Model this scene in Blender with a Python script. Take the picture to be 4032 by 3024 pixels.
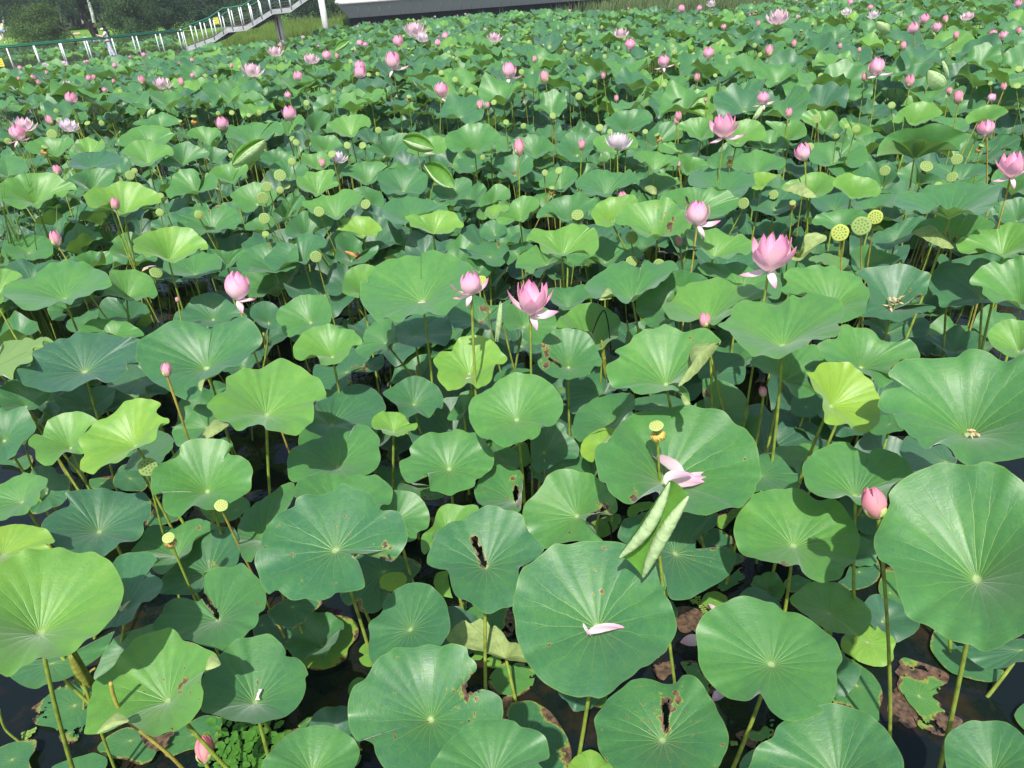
import bpy, math, random
import numpy as np
from mathutils import Vector, Matrix, noise
R = math.radians
random.seed(7); rng = np.random.default_rng(7)
for o in list(bpy.data.objects): bpy.data.objects.remove(o)
sc = bpy.context.scene; C = sc.collection
# ---------------------------------------------------------------- camera, sky, sun, exposure
F = 2795.0; PITCH = R(30.3); ROLL = R(-4.0); H = 3.9
cam = bpy.data.cameras.new('camera'); camo = bpy.data.objects.new('camera', cam); C.objects.link(camo)
cam.sensor_fit = 'HORIZONTAL'; cam.sensor_width = 36.0; cam.lens = F/4032*36; cam.clip_start = .05; cam.clip_end = 800
MC = Matrix.Rotation(math.pi/2-PITCH, 4, 'X') @ Matrix.Rotation(ROLL, 4, 'Z')
camo.matrix_world = Matrix.Translation((0, 0, H)) @ MC
sc.camera = camo
MCn = np.array(MC.to_3x3())
SUN_EL, SUN_AZ = R(56), R(8)          # shadows fall towards +Y and a little +X
w = bpy.data.worlds.new('World'); sc.world = w; w.use_nodes = True
nt = w.node_tree; bg = nt.nodes['Background']
sky = nt.nodes.new('ShaderNodeTexSky'); sky.sky_type = 'NISHITA'; sky.sun_disc = False
sky.sun_elevation = SUN_EL; sky.sun_rotation = math.pi+SUN_AZ; sky.air_density = 1.3; sky.dust_density = 2.0
nt.links.new(sky.outputs[0], bg.inputs[0]); bg.inputs[1].default_value = .135
sl = bpy.data.lights.new('sun', 'SUN'); sl.energy = 4.8; sl.angle = R(.6); sl.color = (1, .955, .88)
so = bpy.data.objects.new('sun', sl); C.objects.link(so)
sdir = Vector((math.sin(SUN_AZ)*math.cos(SUN_EL), math.cos(SUN_AZ)*math.cos(SUN_EL), -math.sin(SUN_EL)))
so.rotation_euler = sdir.to_track_quat('-Z', 'Y').to_euler()
sc.view_settings.view_transform = 'Standard'; sc.view_settings.look = 'None'
sc.view_settings.exposure = 0.42; sc.view_settings.gamma = 1; sc.view_settings.use_curve_mapping = False
sc.cycles.max_bounces = 6; sc.cycles.transparent_max_bounces = 4; sc.cycles.transmission_bounces = 3
# ---------------------------------------------------------------- picture <-> place
FR = {'A':(0,850,.49729),'B':(1000,850,.49729),'C':(2000,850,.49729),'D':(3000,850,.48224),
 'E':(0,1600,.47468),'F':(1000,1600,.47468),'G':(2000,1600,.47468),'H':(3000,1600,.46655),
 'I':(0,2280,.47468),'J':(1000,2280,.47468),'K':(2000,2280,.47468),'L':(3000,2280,.46655),
 'M':(1300,430,.45208),'N':(2200,430,.45208),'O':(3032,430,.45208),'P':(0,430,.36166),'Q':(700,430,.36166),
 'R':(0,0,.31646),'S':(650,0,.31646),'T':(1300,0,.63291),'U':(2650,0,.62477),'V':(0,200,.63291),'W':(0,0,1.0)}
CAM = np.array([0, 0, H])
def photo(f, x, y):
    a, b, s = FR[f]; return a+x*s, b+y*s
def rayp(X, Y): return MCn @ np.array([(X-2016)/F, (1512-Y)/F, -1.0])
def at(f, x, y, z):
    d = rayp(*photo(f, x, y)); return CAM+d*((z-H)/d[2])
def atY(f, x, y, Yw):
    d = rayp(*photo(f, x, y)); return CAM+d*(Yw/d[1])
def to_px(P):
    q = (np.asarray(P)-CAM) @ MCn; return np.stack([2016+F*q[...,0]/-q[...,2], 1512-F*q[...,1]/-q[...,2]], -1)
# ---------------------------------------------------------------- helpers
def link(o, parent=None):
    C.objects.link(o)
    if parent: o.parent = parent
    return o
def tag(o, label=None, cat=None, group=None, kind=None):
    if label: o['label'] = label
    if cat: o['category'] = cat
    if group: o['group'] = group
    if kind: o['kind'] = kind
    return o
def empty(name, loc, label, cat, group=None):
    o = bpy.data.objects.new(name, None); o.location = loc; o.empty_display_size = .1
    C.objects.link(o); return tag(o, label, cat, group)
class MB:
    def __init__(s): s.v = []; s.f = []; s.uv = {}
    def add(s, vs, fs):
        b = len(s.v); s.v += [tuple(map(float, q)) for q in vs]; s.f += [tuple(i+b for i in q) for q in fs]; return b
    def box(s, c, d, rot=None):
        vs = [Vector((x*d[0]/2, y*d[1]/2, z*d[2]/2)) for x in (-1,1) for y in (-1,1) for z in (-1,1)]
        if rot is not None: vs = [rot @ q for q in vs]
        s.add([q+Vector(c) for q in vs], [(0,1,3,2),(4,6,7,5),(0,4,5,1),(2,3,7,6),(0,2,6,4),(1,5,7,3)])
    def tube(s, pts, rad, n=8, cap=True):
        pts = [Vector(p) for p in pts]; rad = rad if hasattr(rad, '__len__') else [rad]*len(pts)
        t0 = (pts[1]-pts[0]).normalized(); u = t0.orthogonal().normalized(); rings = []
        for i, p in enumerate(pts):
            t = (pts[min(i+1, len(pts)-1)]-pts[max(i-1, 0)]).normalized()
            u = (u-t*u.dot(t)).normalized(); w_ = t.cross(u)
            rings.append([p+(u*math.cos(2*math.pi*k/n)+w_*math.sin(2*math.pi*k/n))*rad[i] for k in range(n)])
        fs = []
        for i in range(len(pts)-1):
            for k in range(n):
                a = i*n+k; b = i*n+(k+1)%n; fs.append((a, b, b+n, a+n))
        if cap: fs.append(tuple(range(n-1, -1, -1))); m = (len(pts)-1)*n; fs.append(tuple(m+k for k in range(n)))
        s.add([q for r in rings for q in r], fs)
    def mesh(s, name, mat, smooth=True):
        m = bpy.data.meshes.new(name); m.from_pydata(s.v, [], s.f); m.update()
        if mat: m.materials.append(mat)
        if smooth: m.polygons.foreach_set('use_smooth', [True]*len(m.polygons))
        return m
    def build(s, name, mat, parent=None, smooth=True, loc=None):
        if loc is not None:
            L = Vector(loc); s.v = [(a-L.x, b-L.y, c-L.z) for a, b, c in s.v]
        o = bpy.data.objects.new(name, s.mesh(name, mat, smooth))
        if loc is not None and parent is None: o.location = loc
        return link(o, parent)
# ---------------------------------------------------------------- materials
def mat(name, col, rough=.6, spec=.3, noise_amt=.25, nscale=8, bump=0, bscale=30, metal=0, trans=0, transcol=None):
    m = bpy.data.materials.new(name); m.use_nodes = True; n = m.node_tree; b = n.nodes['Principled BSDF']
    b.inputs['Roughness'].default_value = rough; b.inputs['Specular IOR Level'].default_value = spec; b.inputs['Metallic'].default_value = metal
    tc = n.nodes.new('ShaderNodeTexCoord'); nz = n.nodes.new('ShaderNodeTexNoise'); nz.inputs['Scale'].default_value = nscale; nz.inputs['Detail'].default_value = 6
    n.links.new(tc.outputs['Object'], nz.inputs['Vector'])
    r = n.nodes.new('ShaderNodeValToRGB'); r.color_ramp.elements[0].position = .3; r.color_ramp.elements[1].position = .7
    r.color_ramp.elements[0].color = (*[c*(1-noise_amt) for c in col], 1); r.color_ramp.elements[1].color = (*[min(1, c*(1+noise_amt)) for c in col], 1)
    n.links.new(nz.outputs['Fac'], r.inputs['Fac']); n.links.new(r.outputs[0], b.inputs['Base Color'])
    if bump:
        bz = n.nodes.new('ShaderNodeTexNoise'); bz.inputs['Scale'].default_value = bscale; n.links.new(tc.outputs['Object'], bz.inputs['Vector'])
        bp = n.nodes.new('ShaderNodeBump'); bp.inputs['Strength'].default_value = bump; bp.inputs['Distance'].default_value = .01
        n.links.new(bz.outputs['Fac'], bp.inputs['Height']); n.links.new(bp.outputs[0], b.inputs['Normal'])
    if trans:
        t = n.nodes.new('ShaderNodeBsdfTranslucent'); t.inputs[0].default_value = (*(transcol or col), 1)
        mx = n.nodes.new('ShaderNodeMixShader'); mx.inputs[0].default_value = trans; out = n.nodes['Material Output']
        n.links.new(b.outputs[0], mx.inputs[1]); n.links.new(t.outputs[0], mx.inputs[2]); n.links.new(mx.outputs[0], out.inputs[0])
    return m
def leaf_material():
    m = bpy.data.materials.new('lotus_leaf'); m.use_nodes = True; n = m.node_tree; L = n.links.new; N = n.nodes.new; b = n.nodes['Principled BSDF']
    def math_(op, a, bb=None, c=None, clamp=False):
        q = N('ShaderNodeMath'); q.operation = op; q.use_clamp = clamp
        for i, v in enumerate((a, bb, c)):
            if v is None: continue
            if isinstance(v, (int, float)): q.inputs[i].default_value = v
            else: L(v, q.inputs[i])
        return q.outputs[0]
    def mix(fac, a, bb):
        q = N('ShaderNodeMix'); q.data_type = 'RGBA'
        for i, v in ((0, fac), (6, a), (7, bb)):
            if isinstance(v, (int, float)): q.inputs[i].default_value = v
            elif isinstance(v, tuple): q.inputs[i].default_value = (*v, 1)
            else: L(v, q.inputs[i])
        return q.outputs[2]
    at_ = N('ShaderNodeAttribute'); at_.attribute_name = 'leafdata'; sp = N('ShaderNodeSeparateColor'); L(at_.outputs['Color'], sp.inputs[0])
    tone, brown, rnd = sp.outputs
    uv = N('ShaderNodeUVMap'); su = N('ShaderNodeSeparateXYZ'); L(uv.outputs[0], su.inputs[0]); u, v = su.outputs[0], su.outputs[1]
    geo = N('ShaderNodeNewGeometry'); tc = N('ShaderNodeTexCoord')
    def nz(scale, det=4, rough=.5, vec=None):
        q = N('ShaderNodeTexNoise'); q.inputs['Scale'].default_value = scale; q.inputs['Detail'].default_value = det; q.inputs['Roughness'].default_value = rough
        L(vec or geo.outputs['Position'], q.inputs['Vector']); return q.outputs['Fac']
    wob = nz(9, 2)
    fu = math_('FRACT', math_('ADD', u, math_('MULTIPLY', math_('SUBTRACT', wob, .5), .5)))
    d = math_('SUBTRACT', .5, math_('ABSOLUTE', math_('SUBTRACT', fu, .5)))
    fk = math_('MULTIPLY', math_('MAXIMUM', math_('SUBTRACT', v, .58), 0.0), .62)
    d2 = math_('ABSOLUTE', math_('SUBTRACT', d, fk))
    arc = math_('MULTIPLY', d2, v)
    wid = math_('MULTIPLY', math_('SUBTRACT', 1.12, v), .034)
    vm = math_('SUBTRACT', 1.0, math_('DIVIDE', arc, math_('MAXIMUM', wid, .004)), clamp=True)
    vm = math_('MULTIPLY', vm, math_('SUBTRACT', 1.25, v), clamp=True)
    # fine cross veins from a stretched voronoi in the leaf's own polar grid
    cmb = N('ShaderNodeCombineXYZ'); L(math_('MULTIPLY', u, .55), cmb.inputs[0]); L(math_('MULTIPLY', v, 9.0), cmb.inputs[1])
    vo = N('ShaderNodeTexVoronoi'); vo.feature = 'DISTANCE_TO_EDGE'; vo.inputs['Scale'].default_value = 2.2; L(cmb.outputs[0], vo.inputs['Vector'])
    fine = math_('SUBTRACT', 1.0, math_('MULTIPLY', vo.outputs['Distance'], 9.0), clamp=True)
    ramp = N('ShaderNodeValToRGB'); cr = ramp.color_ramp
    cols = [(0, (.033,.114,.074)), (.25, (.038,.155,.060)), (.5, (.072,.232,.050)), (.75, (.138,.325,.044)), (1, (.25,.42,.038))]
    cr.elements[0].position = 0; cr.elements[0].color = (*cols[0][1], 1); cr.elements[1].position = 1; cr.elements[1].color = (*cols[-1][1], 1)
    for p, c in cols[1:-1]: e = cr.elements.new(p); e.color = (*c, 1)
    big = nz(4.5, 5, .6); mid = nz(28, 6, .65)
    L(math_('ADD', tone, math_('ADD', math_('MULTIPLY', math_('SUBTRACT', big, .5), .42), math_('MULTIPLY', math_('SUBTRACT', mid, .5), .30))), ramp.inputs[0])
    base = ramp.outputs[0]
    base = mix(math_('MULTIPLY', fine, .30), base, mix(.5, base, (.16,.33,.07)))
    base = mix(math_('MULTIPLY', math_('MULTIPLY', vm, .62), math_('ADD', .45, nz(6, 2))), base, (.25,.43,.08))
    hub = math_('SUBTRACT', 1.0, math_('MULTIPLY', math_('ABSOLUTE', math_('SUBTRACT', v, 0.0)), 17.0), clamp=True)
    hub = math_('MULTIPLY', hub, 3.0, clamp=True)
    base = mix(math_('MULTIPLY', hub, .85), base, (.34,.46,.20))
    rim = math_('MULTIPLY', math_('SUBTRACT', v, .982), 60.0, clamp=True)
    base = mix(math_('MULTIPLY', rim, .32), base, (.26,.36,.06))
    dust = math_('MULTIPLY', math_('SUBTRACT', nz(2.6, 3), .45), 1.1, clamp=True)     # waxy bloom
    base = mix(math_('MULTIPLY', dust, .24), base, (.14,.24,.15))
    # small scars
    sc1 = math_('MULTIPLY', math_('SUBTRACT', nz(70, 2, .3), .735), 22, clamp=True)
    base = mix(math_('MULTIPLY', sc1, .55), base, (.10,.09,.03))
    # decay
    bn = math_('ADD', brown, math_('MULTIPLY', math_('SUBTRACT', nz(17, 8, .75), .5), 2.3))
    yel = math_('MULTIPLY', math_('SUBTRACT', bn, .30), 7.0, clamp=True)
    brn = math_('MULTIPLY', math_('SUBTRACT', bn, .50), 9.0, clamp=True)
    gate = math_('MULTIPLY', brown, 8.0, clamp=True)
    base = mix(math_('MULTIPLY', math_('MULTIPLY', yel, gate), .75), base, (.34,.36,.05))
    bc = N('ShaderNodeValToRGB'); L(nz(35, 5), bc.inputs[0]); bc.color_ramp.elements[0].position = .35; bc.color_ramp.elements[1].position = .68
    bc.color_ramp.elements[0].color = (.045,.028,.019, 1); bc.color_ramp.elements[1].color = (.22,.125,.072, 1)
    brm = math_('MULTIPLY', brn, gate)
    base = mix(brm, base, bc.outputs[0])
    under = mix(math_('MULTIPLY', vm, .5), mix(.5, base, (.17,.26,.085)), (.10,.17,.04))
    under = mix(brm, under, bc.outputs[0])
    fin = mix(geo.outputs['Backfacing'], base, under)
    L(fin, b.inputs['Base Color'])
    L(math_('ADD', .33, math_('MULTIPLY', nz(14, 4), .32)), b.inputs['Roughness'])
    b.inputs['Specular IOR Level'].default_value = .5
    b.inputs['Sheen Weight'].default_value = .44; b.inputs['Sheen Roughness'].default_value = .38; b.inputs['Sheen Tint'].default_value = (.86,.95,.95, 1)
    b.inputs['Coat Weight'].default_value = .28; b.inputs['Coat Roughness'].default_value = .42
    hgt = math_('ADD', math_('MULTIPLY', vm, -.5), math_('ADD', math_('MULTIPLY', nz(30, 5, .6), .55), math_('MULTIPLY', fine, -.10)))
    b.inputs['Coat Weight'].default_value = .28; b.inputs['Coat Roughness'].default_value = .42
    hgt = math_('ADD', hgt, math_('MULTIPLY', nz(8, 3), 1.6))
    bp = N('ShaderNodeBump'); bp.inputs['Strength'].default_value = .55; bp.inputs['Distance'].default_value = .006; L(hgt, bp.inputs['Height']); L(bp.outputs[0], b.inputs['Normal'])
    t = N('ShaderNodeBsdfTranslucent'); L(mix(brm, mix(.5, base, (.30,.52,.02)), bc.outputs[0]), t.inputs[0])
    mx = N('ShaderNodeMixShader'); mx.inputs[0].default_value = .28; L(b.outputs[0], mx.inputs[1]); L(t.outputs[0], mx.inputs[2])
    L(mx.outputs[0], n.nodes['Material Output'].inputs[0])
    return m
M_LEAF = leaf_material()
M_STEM = mat('lotus_stem', (.21,.28,.04), .55, .3, .35, 14, .5, 220)
M_BENT = mat('yellow_stalk', (.30,.26,.05), .55, .3, .3, 12, .4, 150)
M_DEADSTALK = mat('black_stalk', (.02,.014,.016), .7, .2)
M_PODSIDE = mat('pod_side', (.13,.20,.07), .6, .3, .2, 30)
M_PODTOP = mat('pod_top', (.21,.31,.085), .6, .3, .15, 40, .4, 90)
M_PODYEL = mat('pod_yellow', (.35,.42,.08), .6, .3, .25, 40, .3, 90)
M_PODPALE = mat('pod_pale', (.34,.46,.14), .6, .3, .12, 40, .3, 90)
M_SEED = mat('seed', (.10,.16,.05), .5, .3, .4, 60)
M_SEEDRED = mat('seed_tip', (.36,.20,.05), .5, .3)
M_STAMEN = mat('stamen', (.62,.36,.10), .7, .2, .3, 60)
M_COLLAR = mat('withered_collar', (.11,.045,.03), .8, .1, .4, 60)
M_RECEPT = mat('receptacle', (.62,.55,.12), .6, .3)
def petal_material(name, base, tip, edge=.6):
    m = mat(name, base, .5, .25, .06, 12, .25, 40, trans=.42, transcol=tuple(min(1, .35+c*.65) for c in tip)); n = m.node_tree; b = n.nodes['Principled BSDF']
    uv = n.nodes.new('ShaderNodeUVMap'); s = n.nodes.new('ShaderNodeSeparateXYZ'); n.links.new(uv.outputs[0], s.inputs[0])
    r = n.nodes.new('ShaderNodeValToRGB'); e = r.color_ramp.elements
    e[0].position = 0; e[0].color = (.62,.64,.34, 1); e[1].position = 1; e[1].color = (*tip, 1)
    q = e.new(.16); q.color = (*base, 1); q = e.new(.55); q.color = (*[(a*.72+c*.28) for a, c in zip(base, tip)], 1)
    w_ = n.nodes.new('ShaderNodeTexWave'); w_.bands_direction = 'X'; w_.inputs['Scale'].default_value = 5; w_.inputs['Distortion'].default_value = 2.5; w_.inputs['Detail'].default_value = 3
    n.links.new(uv.outputs[0], w_.inputs['Vector'])
    a = n.nodes.new('ShaderNodeMath'); a.operation = 'MULTIPLY_ADD'; a.inputs[1].default_value = .12; n.links.new(w_.outputs['Fac'], a.inputs[0]); n.links.new(s.outputs[1], a.inputs[2])
    n.links.new(a.outputs[0], r.inputs[0]); n.links.new(r.outputs[0], b.inputs['Base Color'])
    return m
M_PINK = petal_material('petal_pink', (.97,.89,.90), (.90,.28,.50))
M_PALE = petal_material('petal_pale', (.92,.84,.83), (.88,.54,.64))
M_WHITE = petal_material('petal_white', (.90,.86,.84), (.86,.66,.76))
M_BUD = petal_material('petal_bud', (.86,.62,.60), (.80,.26,.42))
M_SALMON = petal_material('petal_salmon', (.78,.44,.42), (.84,.26,.36))
M_SEPAL = mat('sepal', (.42,.46,.16), .6, .2, .2, 12)
M_FALLEN = petal_material('petal_fallen', (.80,.72,.72), (.80,.36,.56))
M_DRY = mat('dry_petal', (.52,.36,.20), .8, .1, .4, 20)
M_REED = mat('reed', (.09,.17,.035), .55, .3, .4, 3, trans=.25, transcol=(.3,.45,.05))
M_GRASS = mat('shore_grass', (.13,.215,.04), .7, .2, .4, .6, trans=.2, transcol=(.3,.4,.05))
# ---------------------------------------------------------------- lotus leaves
def catmull(P, n):
    P = np.asarray(P, float); k = len(P); Q = []
    per = 12
    for i in range(k):
        p0, p1, p2, p3 = P[i-1], P[i], P[(i+1) % k], P[(i+2) % k]
        for j in range(per):
            t = j/per
            q = .5*((2*p1)+(-p0+p2)*t+(2*p0-5*p1+4*p2-p3)*t*t+(-p0+3*p1-3*p2+p3)*t**3)
            lin = p1*(1-t)+p2*t
            Q.append(q*.8+lin*.2)
    Q = np.array(Q); d = np.linalg.norm(np.roll(Q, -1, 0)-Q, axis=1); s = np.concatenate([[0], np.cumsum(d)])
    Qc = np.vstack([Q, Q[:1]]); t = np.linspace(0, s[-1], n, endpoint=False)
    return np.stack([np.interp(t, s, Qc[:, i]) for i in (0, 1)], 1)
def gsm(x, sig):
    k = int(sig*3); w_ = np.exp(-.5*(np.arange(-k, k+1)/sig)**2); w_ /= w_.sum()
    out = np.zeros_like(x)
    for i, a in enumerate(range(-k, k+1)): out += w_[i]*np.roll(x, a, 0)
    return out
def leaf_surface(hub, n, c, wv, E, tone, nr, rnd, flat=False, nveins=None, seed=0):
    """rings of points from the hub to the rim; wv in-plane rim vectors, E extra rim displacement"""
    rg = np.random.default_rng(seed); K = len(wv); rad = np.linalg.norm(wv, axis=1); Rm = rad.mean()
    wdir = wv/np.maximum(rad, 1e-6)[:, None]; rs = gsm(rad, K/14); ws = wdir*rs[:, None]
    th = np.unwrap(np.arctan2(wdir[:, 1], wdir[:, 0])); th = th-th[0]; sgn = 1 if th[-1] > 0 else -1
    NV = nveins or int(rg.integers(19, 24)); frac = np.linspace(0, 1, K, endpoint=False); thf = np.abs(th)/(2*math.pi); thf = np.clip(.5*thf+.5*frac, 0, 1)
    ph = NV*thf+.22*np.sin(2*math.pi*2*thf+rg.uniform(0, 6))-.22*np.sin(rg.uniform(0, 6))*0
    ruf = sum(a*np.sin(2*math.pi*f*thf+rg.uniform(0, 6.28)) for f, a in ((5, .5), (8, .5), (13, .45), (21, .35), (29, .2)))
    low = sum(a*np.sin(2*math.pi*f*thf+rg.uniform(0, 6.28)) for f, a in ((2, 1), (3, .8)))
    rib = np.abs(np.sin(math.pi*ph))-.6
    crease = np.zeros(K); base_th = np.linspace(0, 1, K, endpoint=False)
    for q in range(8):
        dth = np.abs((base_th-rg.uniform(0, 1)+.5) % 1-.5); crease += rg.uniform(-1, 1)*np.exp(-(dth/rg.uniform(.012, .04))**2)
    frill = np.sin(2*math.pi*int(rg.integers(9, 14))*base_th+2*np.sin(2*math.pi*2*base_th+rg.uniform(0, 6)))*(.6+.4*np.sin(2*math.pi*3*base_th+rg.uniform(0, 6)))
    A = .22 if flat else 1.0; FR_ = A*min(1.0, max(0, hub[2]-.5)) if abs(hub[2]) > 0 else .9
    rings = np.linspace(0, 1, nr+1)[1:]**.85
    V = [hub[None]]
    for r in rings:
        g = .5*r+.5*(1-(1-r)**2.2)
        lat = ws*(r*(1-r*r))+wv*(r**3)
        P = hub+n*(c*g)+lat+E*r**3 + n*(A*Rm*(.013*ruf*r**4+(.028*low)*r*r*(1.2-r)+.010*rib*r*(1.15-r)*2.0+.046*crease*r**1.6+FR_/max(A, .01)*.030*frill*r**7))[:, None]
        V.append(P)
    V = np.vstack(V)
    UV = (rings, ph, NV)
    return V, rings, ph, NV, K
def surface_faces(K, nr):
    k = np.arange(K); k2 = (k+1) % K
    tri = np.stack([np.zeros(K, int), 1+k, 1+k2], 1)
    quads = [np.stack([1+j*K+k, 1+(j+1)*K+k, 1+(j+1)*K+k2, 1+j*K+k2], 1) for j in range(nr-1)]
    return tri, np.vstack(quads)
def np_mesh(name, V, tri, quad, uvt, uvq, col, material):
    m = bpy.data.meshes.new(name); m.vertices.add(len(V)); m.vertices.foreach_set('co', V.astype('f').ravel())
    nl = len(tri)*3+len(quad)*4; m.loops.add(nl); m.loops.foreach_set('vertex_index', np.concatenate([tri.ravel(), quad.ravel()]).astype('i'))
    m.polygons.add(len(tri)+len(quad))
    st = np.concatenate([np.arange(len(tri))*3, len(tri)*3+np.arange(len(quad))*4]); m.polygons.foreach_set('loop_start', st.astype('i'))
    m.polygons.foreach_set('use_smooth', np.ones(len(tri)+len(quad), bool))
    m.update(calc_edges=True)
    if uvt is not None:
        ul = m.uv_layers.new(name='UVMap'); ul.data.foreach_set('uv', np.concatenate([uvt.reshape(-1), uvq.reshape(-1)]).astype('f'))
    if col is not None:
        a = m.color_attributes.new('leafdata', 'FLOAT_COLOR', 'POINT'); a.data.foreach_set('color', col.astype('f').ravel())
    m.materials.append(material); return m
def uv_faces(rings, ph, NV, K, nr):
    k = np.arange(K); pn = np.append(ph, ph[0]+NV); z = np.zeros(K)
    uvt = np.stack([np.stack([(pn[k]+pn[k+1])/2, z], 1), np.stack([pn[k], z+rings[0]], 1), np.stack([pn[k+1], z+rings[0]], 1)], 1)
    q = []
    for j in range(nr-1):
        a, b = rings[j], rings[j+1]
        q.append(np.stack([np.stack([pn[k], z+a], 1), np.stack([pn[k], z+b], 1), np.stack([pn[k+1], z+b], 1), np.stack([pn[k+1], z+a], 1)], 1))
    return uvt, np.vstack(q)
GA = np.array([(a, b, c) for a in (-.45,-.3,-.15,0,.15,.3,.45) for b in (-.95,-.75,-.58,-.42,-.3,-.18,-.06,.08) for c in (.04,.12,.2,.3,.42,.56)])
def traced_leaf(f, hx, hy, z, tone, opts, pts):
    """turn a traced rim into a real leaf: find the tilt and cup depth that make it closest to round"""
    X, Y = photo(f, hx, hy)
    P = np.array([photo(f, *p) for p in pts]); wpx = np.ptp(P[:, 0])
    K = 144 if wpx > 420 else 112 if wpx > 250 else 80 if wpx > 140 else 56
    nr = 26 if wpx > 420 else 20 if wpx > 250 else 13 if wpx > 140 else 9
    if 'tear' in opts: K = max(K, 144); nr = max(nr, 28)
    Q = catmull(P, K)
    area = .5*np.sum(Q[:, 0]*np.roll(Q[:, 1], -1)-np.roll(Q[:, 0], -1)*Q[:, 1])
    if area > 0: Q = Q[::-1]
    D = np.stack([(Q[:, 0]-2016)/F, (1512-Q[:, 1])/F, -np.ones(K)], 1) @ MCn.T
    hub = at(f, hx, hy, z); flat = 'fl' in opts
    Rg = np.linalg.norm((CAM+D*((z-H)/D[:, 2:3]))-hub, axis=1).mean()
    if flat:
        n = np.array([0, 0, 1.]); c = .0; Pr = CAM+D*((z-H)/D[:, 2:3]); wv = Pr-hub; E = np.zeros_like(wv)
        wv[:, 2] = 0
    else:
        S = D[::4]
        nn = np.stack([GA[:, 0], GA[:, 1], np.ones(len(GA))], 1); tl = np.linalg.norm(nn, axis=1); nn /= tl[:, None]
        Qc = hub+nn*(GA[:, 2]*Rg*.8)[:, None]
        dn = S @ nn.T; num = np.einsum('ij,ij->i', Qc-CAM, nn)
        t = num[None]/np.where(np.abs(dn) < 1e-3, -1e-3, dn); ok = (dn < -.06).all(0)
        Pw = CAM+S[:, None]*t[..., None]-Qc[None]; r = np.linalg.norm(Pw, axis=2); mr = r.mean(0)
        cost = r.std(0)/mr+.55*np.linalg.norm(Pw.mean(0), axis=1)/mr+.16*(GA[:, 0]**2+.6*(GA[:, 1]+.12)**2)+(.05*GA[:, 2] if z < .9 else .55*(GA[:, 2]-.40)**2)+(~ok)*9
        if 'cup' in opts: cost = cost-.9*GA[:, 2]
        i = int(cost.argmin()); n = nn[i]; c = GA[i, 2]*Rg*.8; Q0 = hub+n*c
        Pr = CAM+D*(((Q0-CAM) @ n)/(D @ n))[:, None]; wv = Pr-Q0; r = np.linalg.norm(wv, axis=1); Rm = r.mean()
        dl = D/np.linalg.norm(D, axis=1)[:, None]; dp = dl-np.outer(dl @ n, n); wd = wv/r[:, None]; q = np.einsum('ij,ij->i', wd, dp)
        tgt = .45*r+.55*Rm; ds = np.where(np.abs(q) > .25, (tgt-r)/np.where(np.abs(q) > .25, q, 1), 0)
        ds = gsm(np.clip(ds, -.13*Rm, .13*Rm), 1.6); E = dl*ds[:, None]
    if not flat: Rm = np.linalg.norm(wv, axis=1).mean()
    seed = int(X*7+Y*13) % 99991
    V, rings, ph, NV, K = leaf_surface(hub, n, c, wv, E, tone, nr, 0, flat, seed=seed)
    if 'lily' in opts: ph = ph*.6; NV = NV*.6
    tri, quad = surface_faces(K, nr); uvt, uvq = uv_faces(rings, ph, NV, K, nr)
    px = to_px(V)
    brown = np.zeros(len(V)); sc_ = FR[f][2]
    for bx, by, br in opts.get('br', []):
        bX, bY = photo(f, bx, by); 
        wj = np.array([noise.noise(Vector((p[0]*.035, p[1]*.035, bx)))+.6*noise.noise(Vector((p[0]*.11, p[1]*.11, bx))) for p in px]) if len(px) < 9000 else 0
        brown = np.maximum(brown, np.clip(1.2-np.hypot((px[:, 0]-bX)*1.25, px[:, 1]-bY)/(br*sc_)*(1+1.1*wj), 0, 1))
    rv = np.concatenate([[0], np.repeat(rings, K)]); dec = opts.get('dec', 0)
    if dec:
        nzv = np.array([noise.noise(Vector(p*7)+Vector((seed*.1, 0, 0))) for p in V])
        brown = np.maximum(brown, np.clip((rv-(1-dec*(.7+1.1*nzv)))*3.2, 0, 1))
    if 'dead' in opts: brown = brown*0+1.0
    for x1, y1, x2, y2, wd_ in opts.get('tear', []):
        a = np.array(photo(f, x1, y1)); b = np.array(photo(f, x2, y2)); ab = b-a
        t = np.clip(((px-a) @ ab)/(ab @ ab), 0, 1); dd = np.linalg.norm(px-(a+t[:, None]*ab), axis=1)
        jag = np.array([noise.noise(Vector((p[0]*.06, p[1]*.06, 1.7))) for p in px])
        brown = np.maximum(brown, np.clip(1.3-(dd/(wd_*sc_)-1)*1.4, 0, 1)*(np.abs(jag) > .04)*.9)
        hole = dd < wd_*sc_*(.75+1.8*jag)
        kt = ~hole[tri].any(1); kq = ~(hole[quad].sum(1) >= 2)
        tri, uvt = tri[kt], uvt[kt]; quad, uvq = quad[kq], uvq[kq]
    if dec > .3 or 'dead' in opts:      # rotten margins are bitten away
        jag = np.array([noise.noise(Vector(p*16)) for p in V])+.45*np.array([noise.noise(Vector(p*45)) for p in V])
        hole = (jag > .30-.25*max(dec, .3)) & (rv > .80-.35*dec)
        kq = ~(hole[quad].sum(1) >= 3); quad, uvq = quad[kq], uvq[kq]
    col = np.stack([np.full(len(V), tone), brown, np.full(len(V), (seed % 97)/97), np.ones(len(V))], 1)
    return hub, n, V, tri, quad, uvt, uvq, col, px, wpx, Rm if not flat else Rg
def stem_pts(P0, P1, tang=None, k=6, sag=.04, seed=0):
    P0, P1 = Vector(P0), Vector(P1); L = (P1-P0).length; rg = random.Random(seed)
    side = Vector((rg.uniform(-1, 1), rg.uniform(-1, 1), 0))*L*sag
    mid = (P0+P1)/2+side
    if tang is not None: mid = mid*.75+(P0+Vector(tang)*L*.5)*.25
    return [P0*(1-t)**2+mid*2*t*(1-t)+P1*t*t for t in [i/k for i in range(k+1)]]
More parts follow.
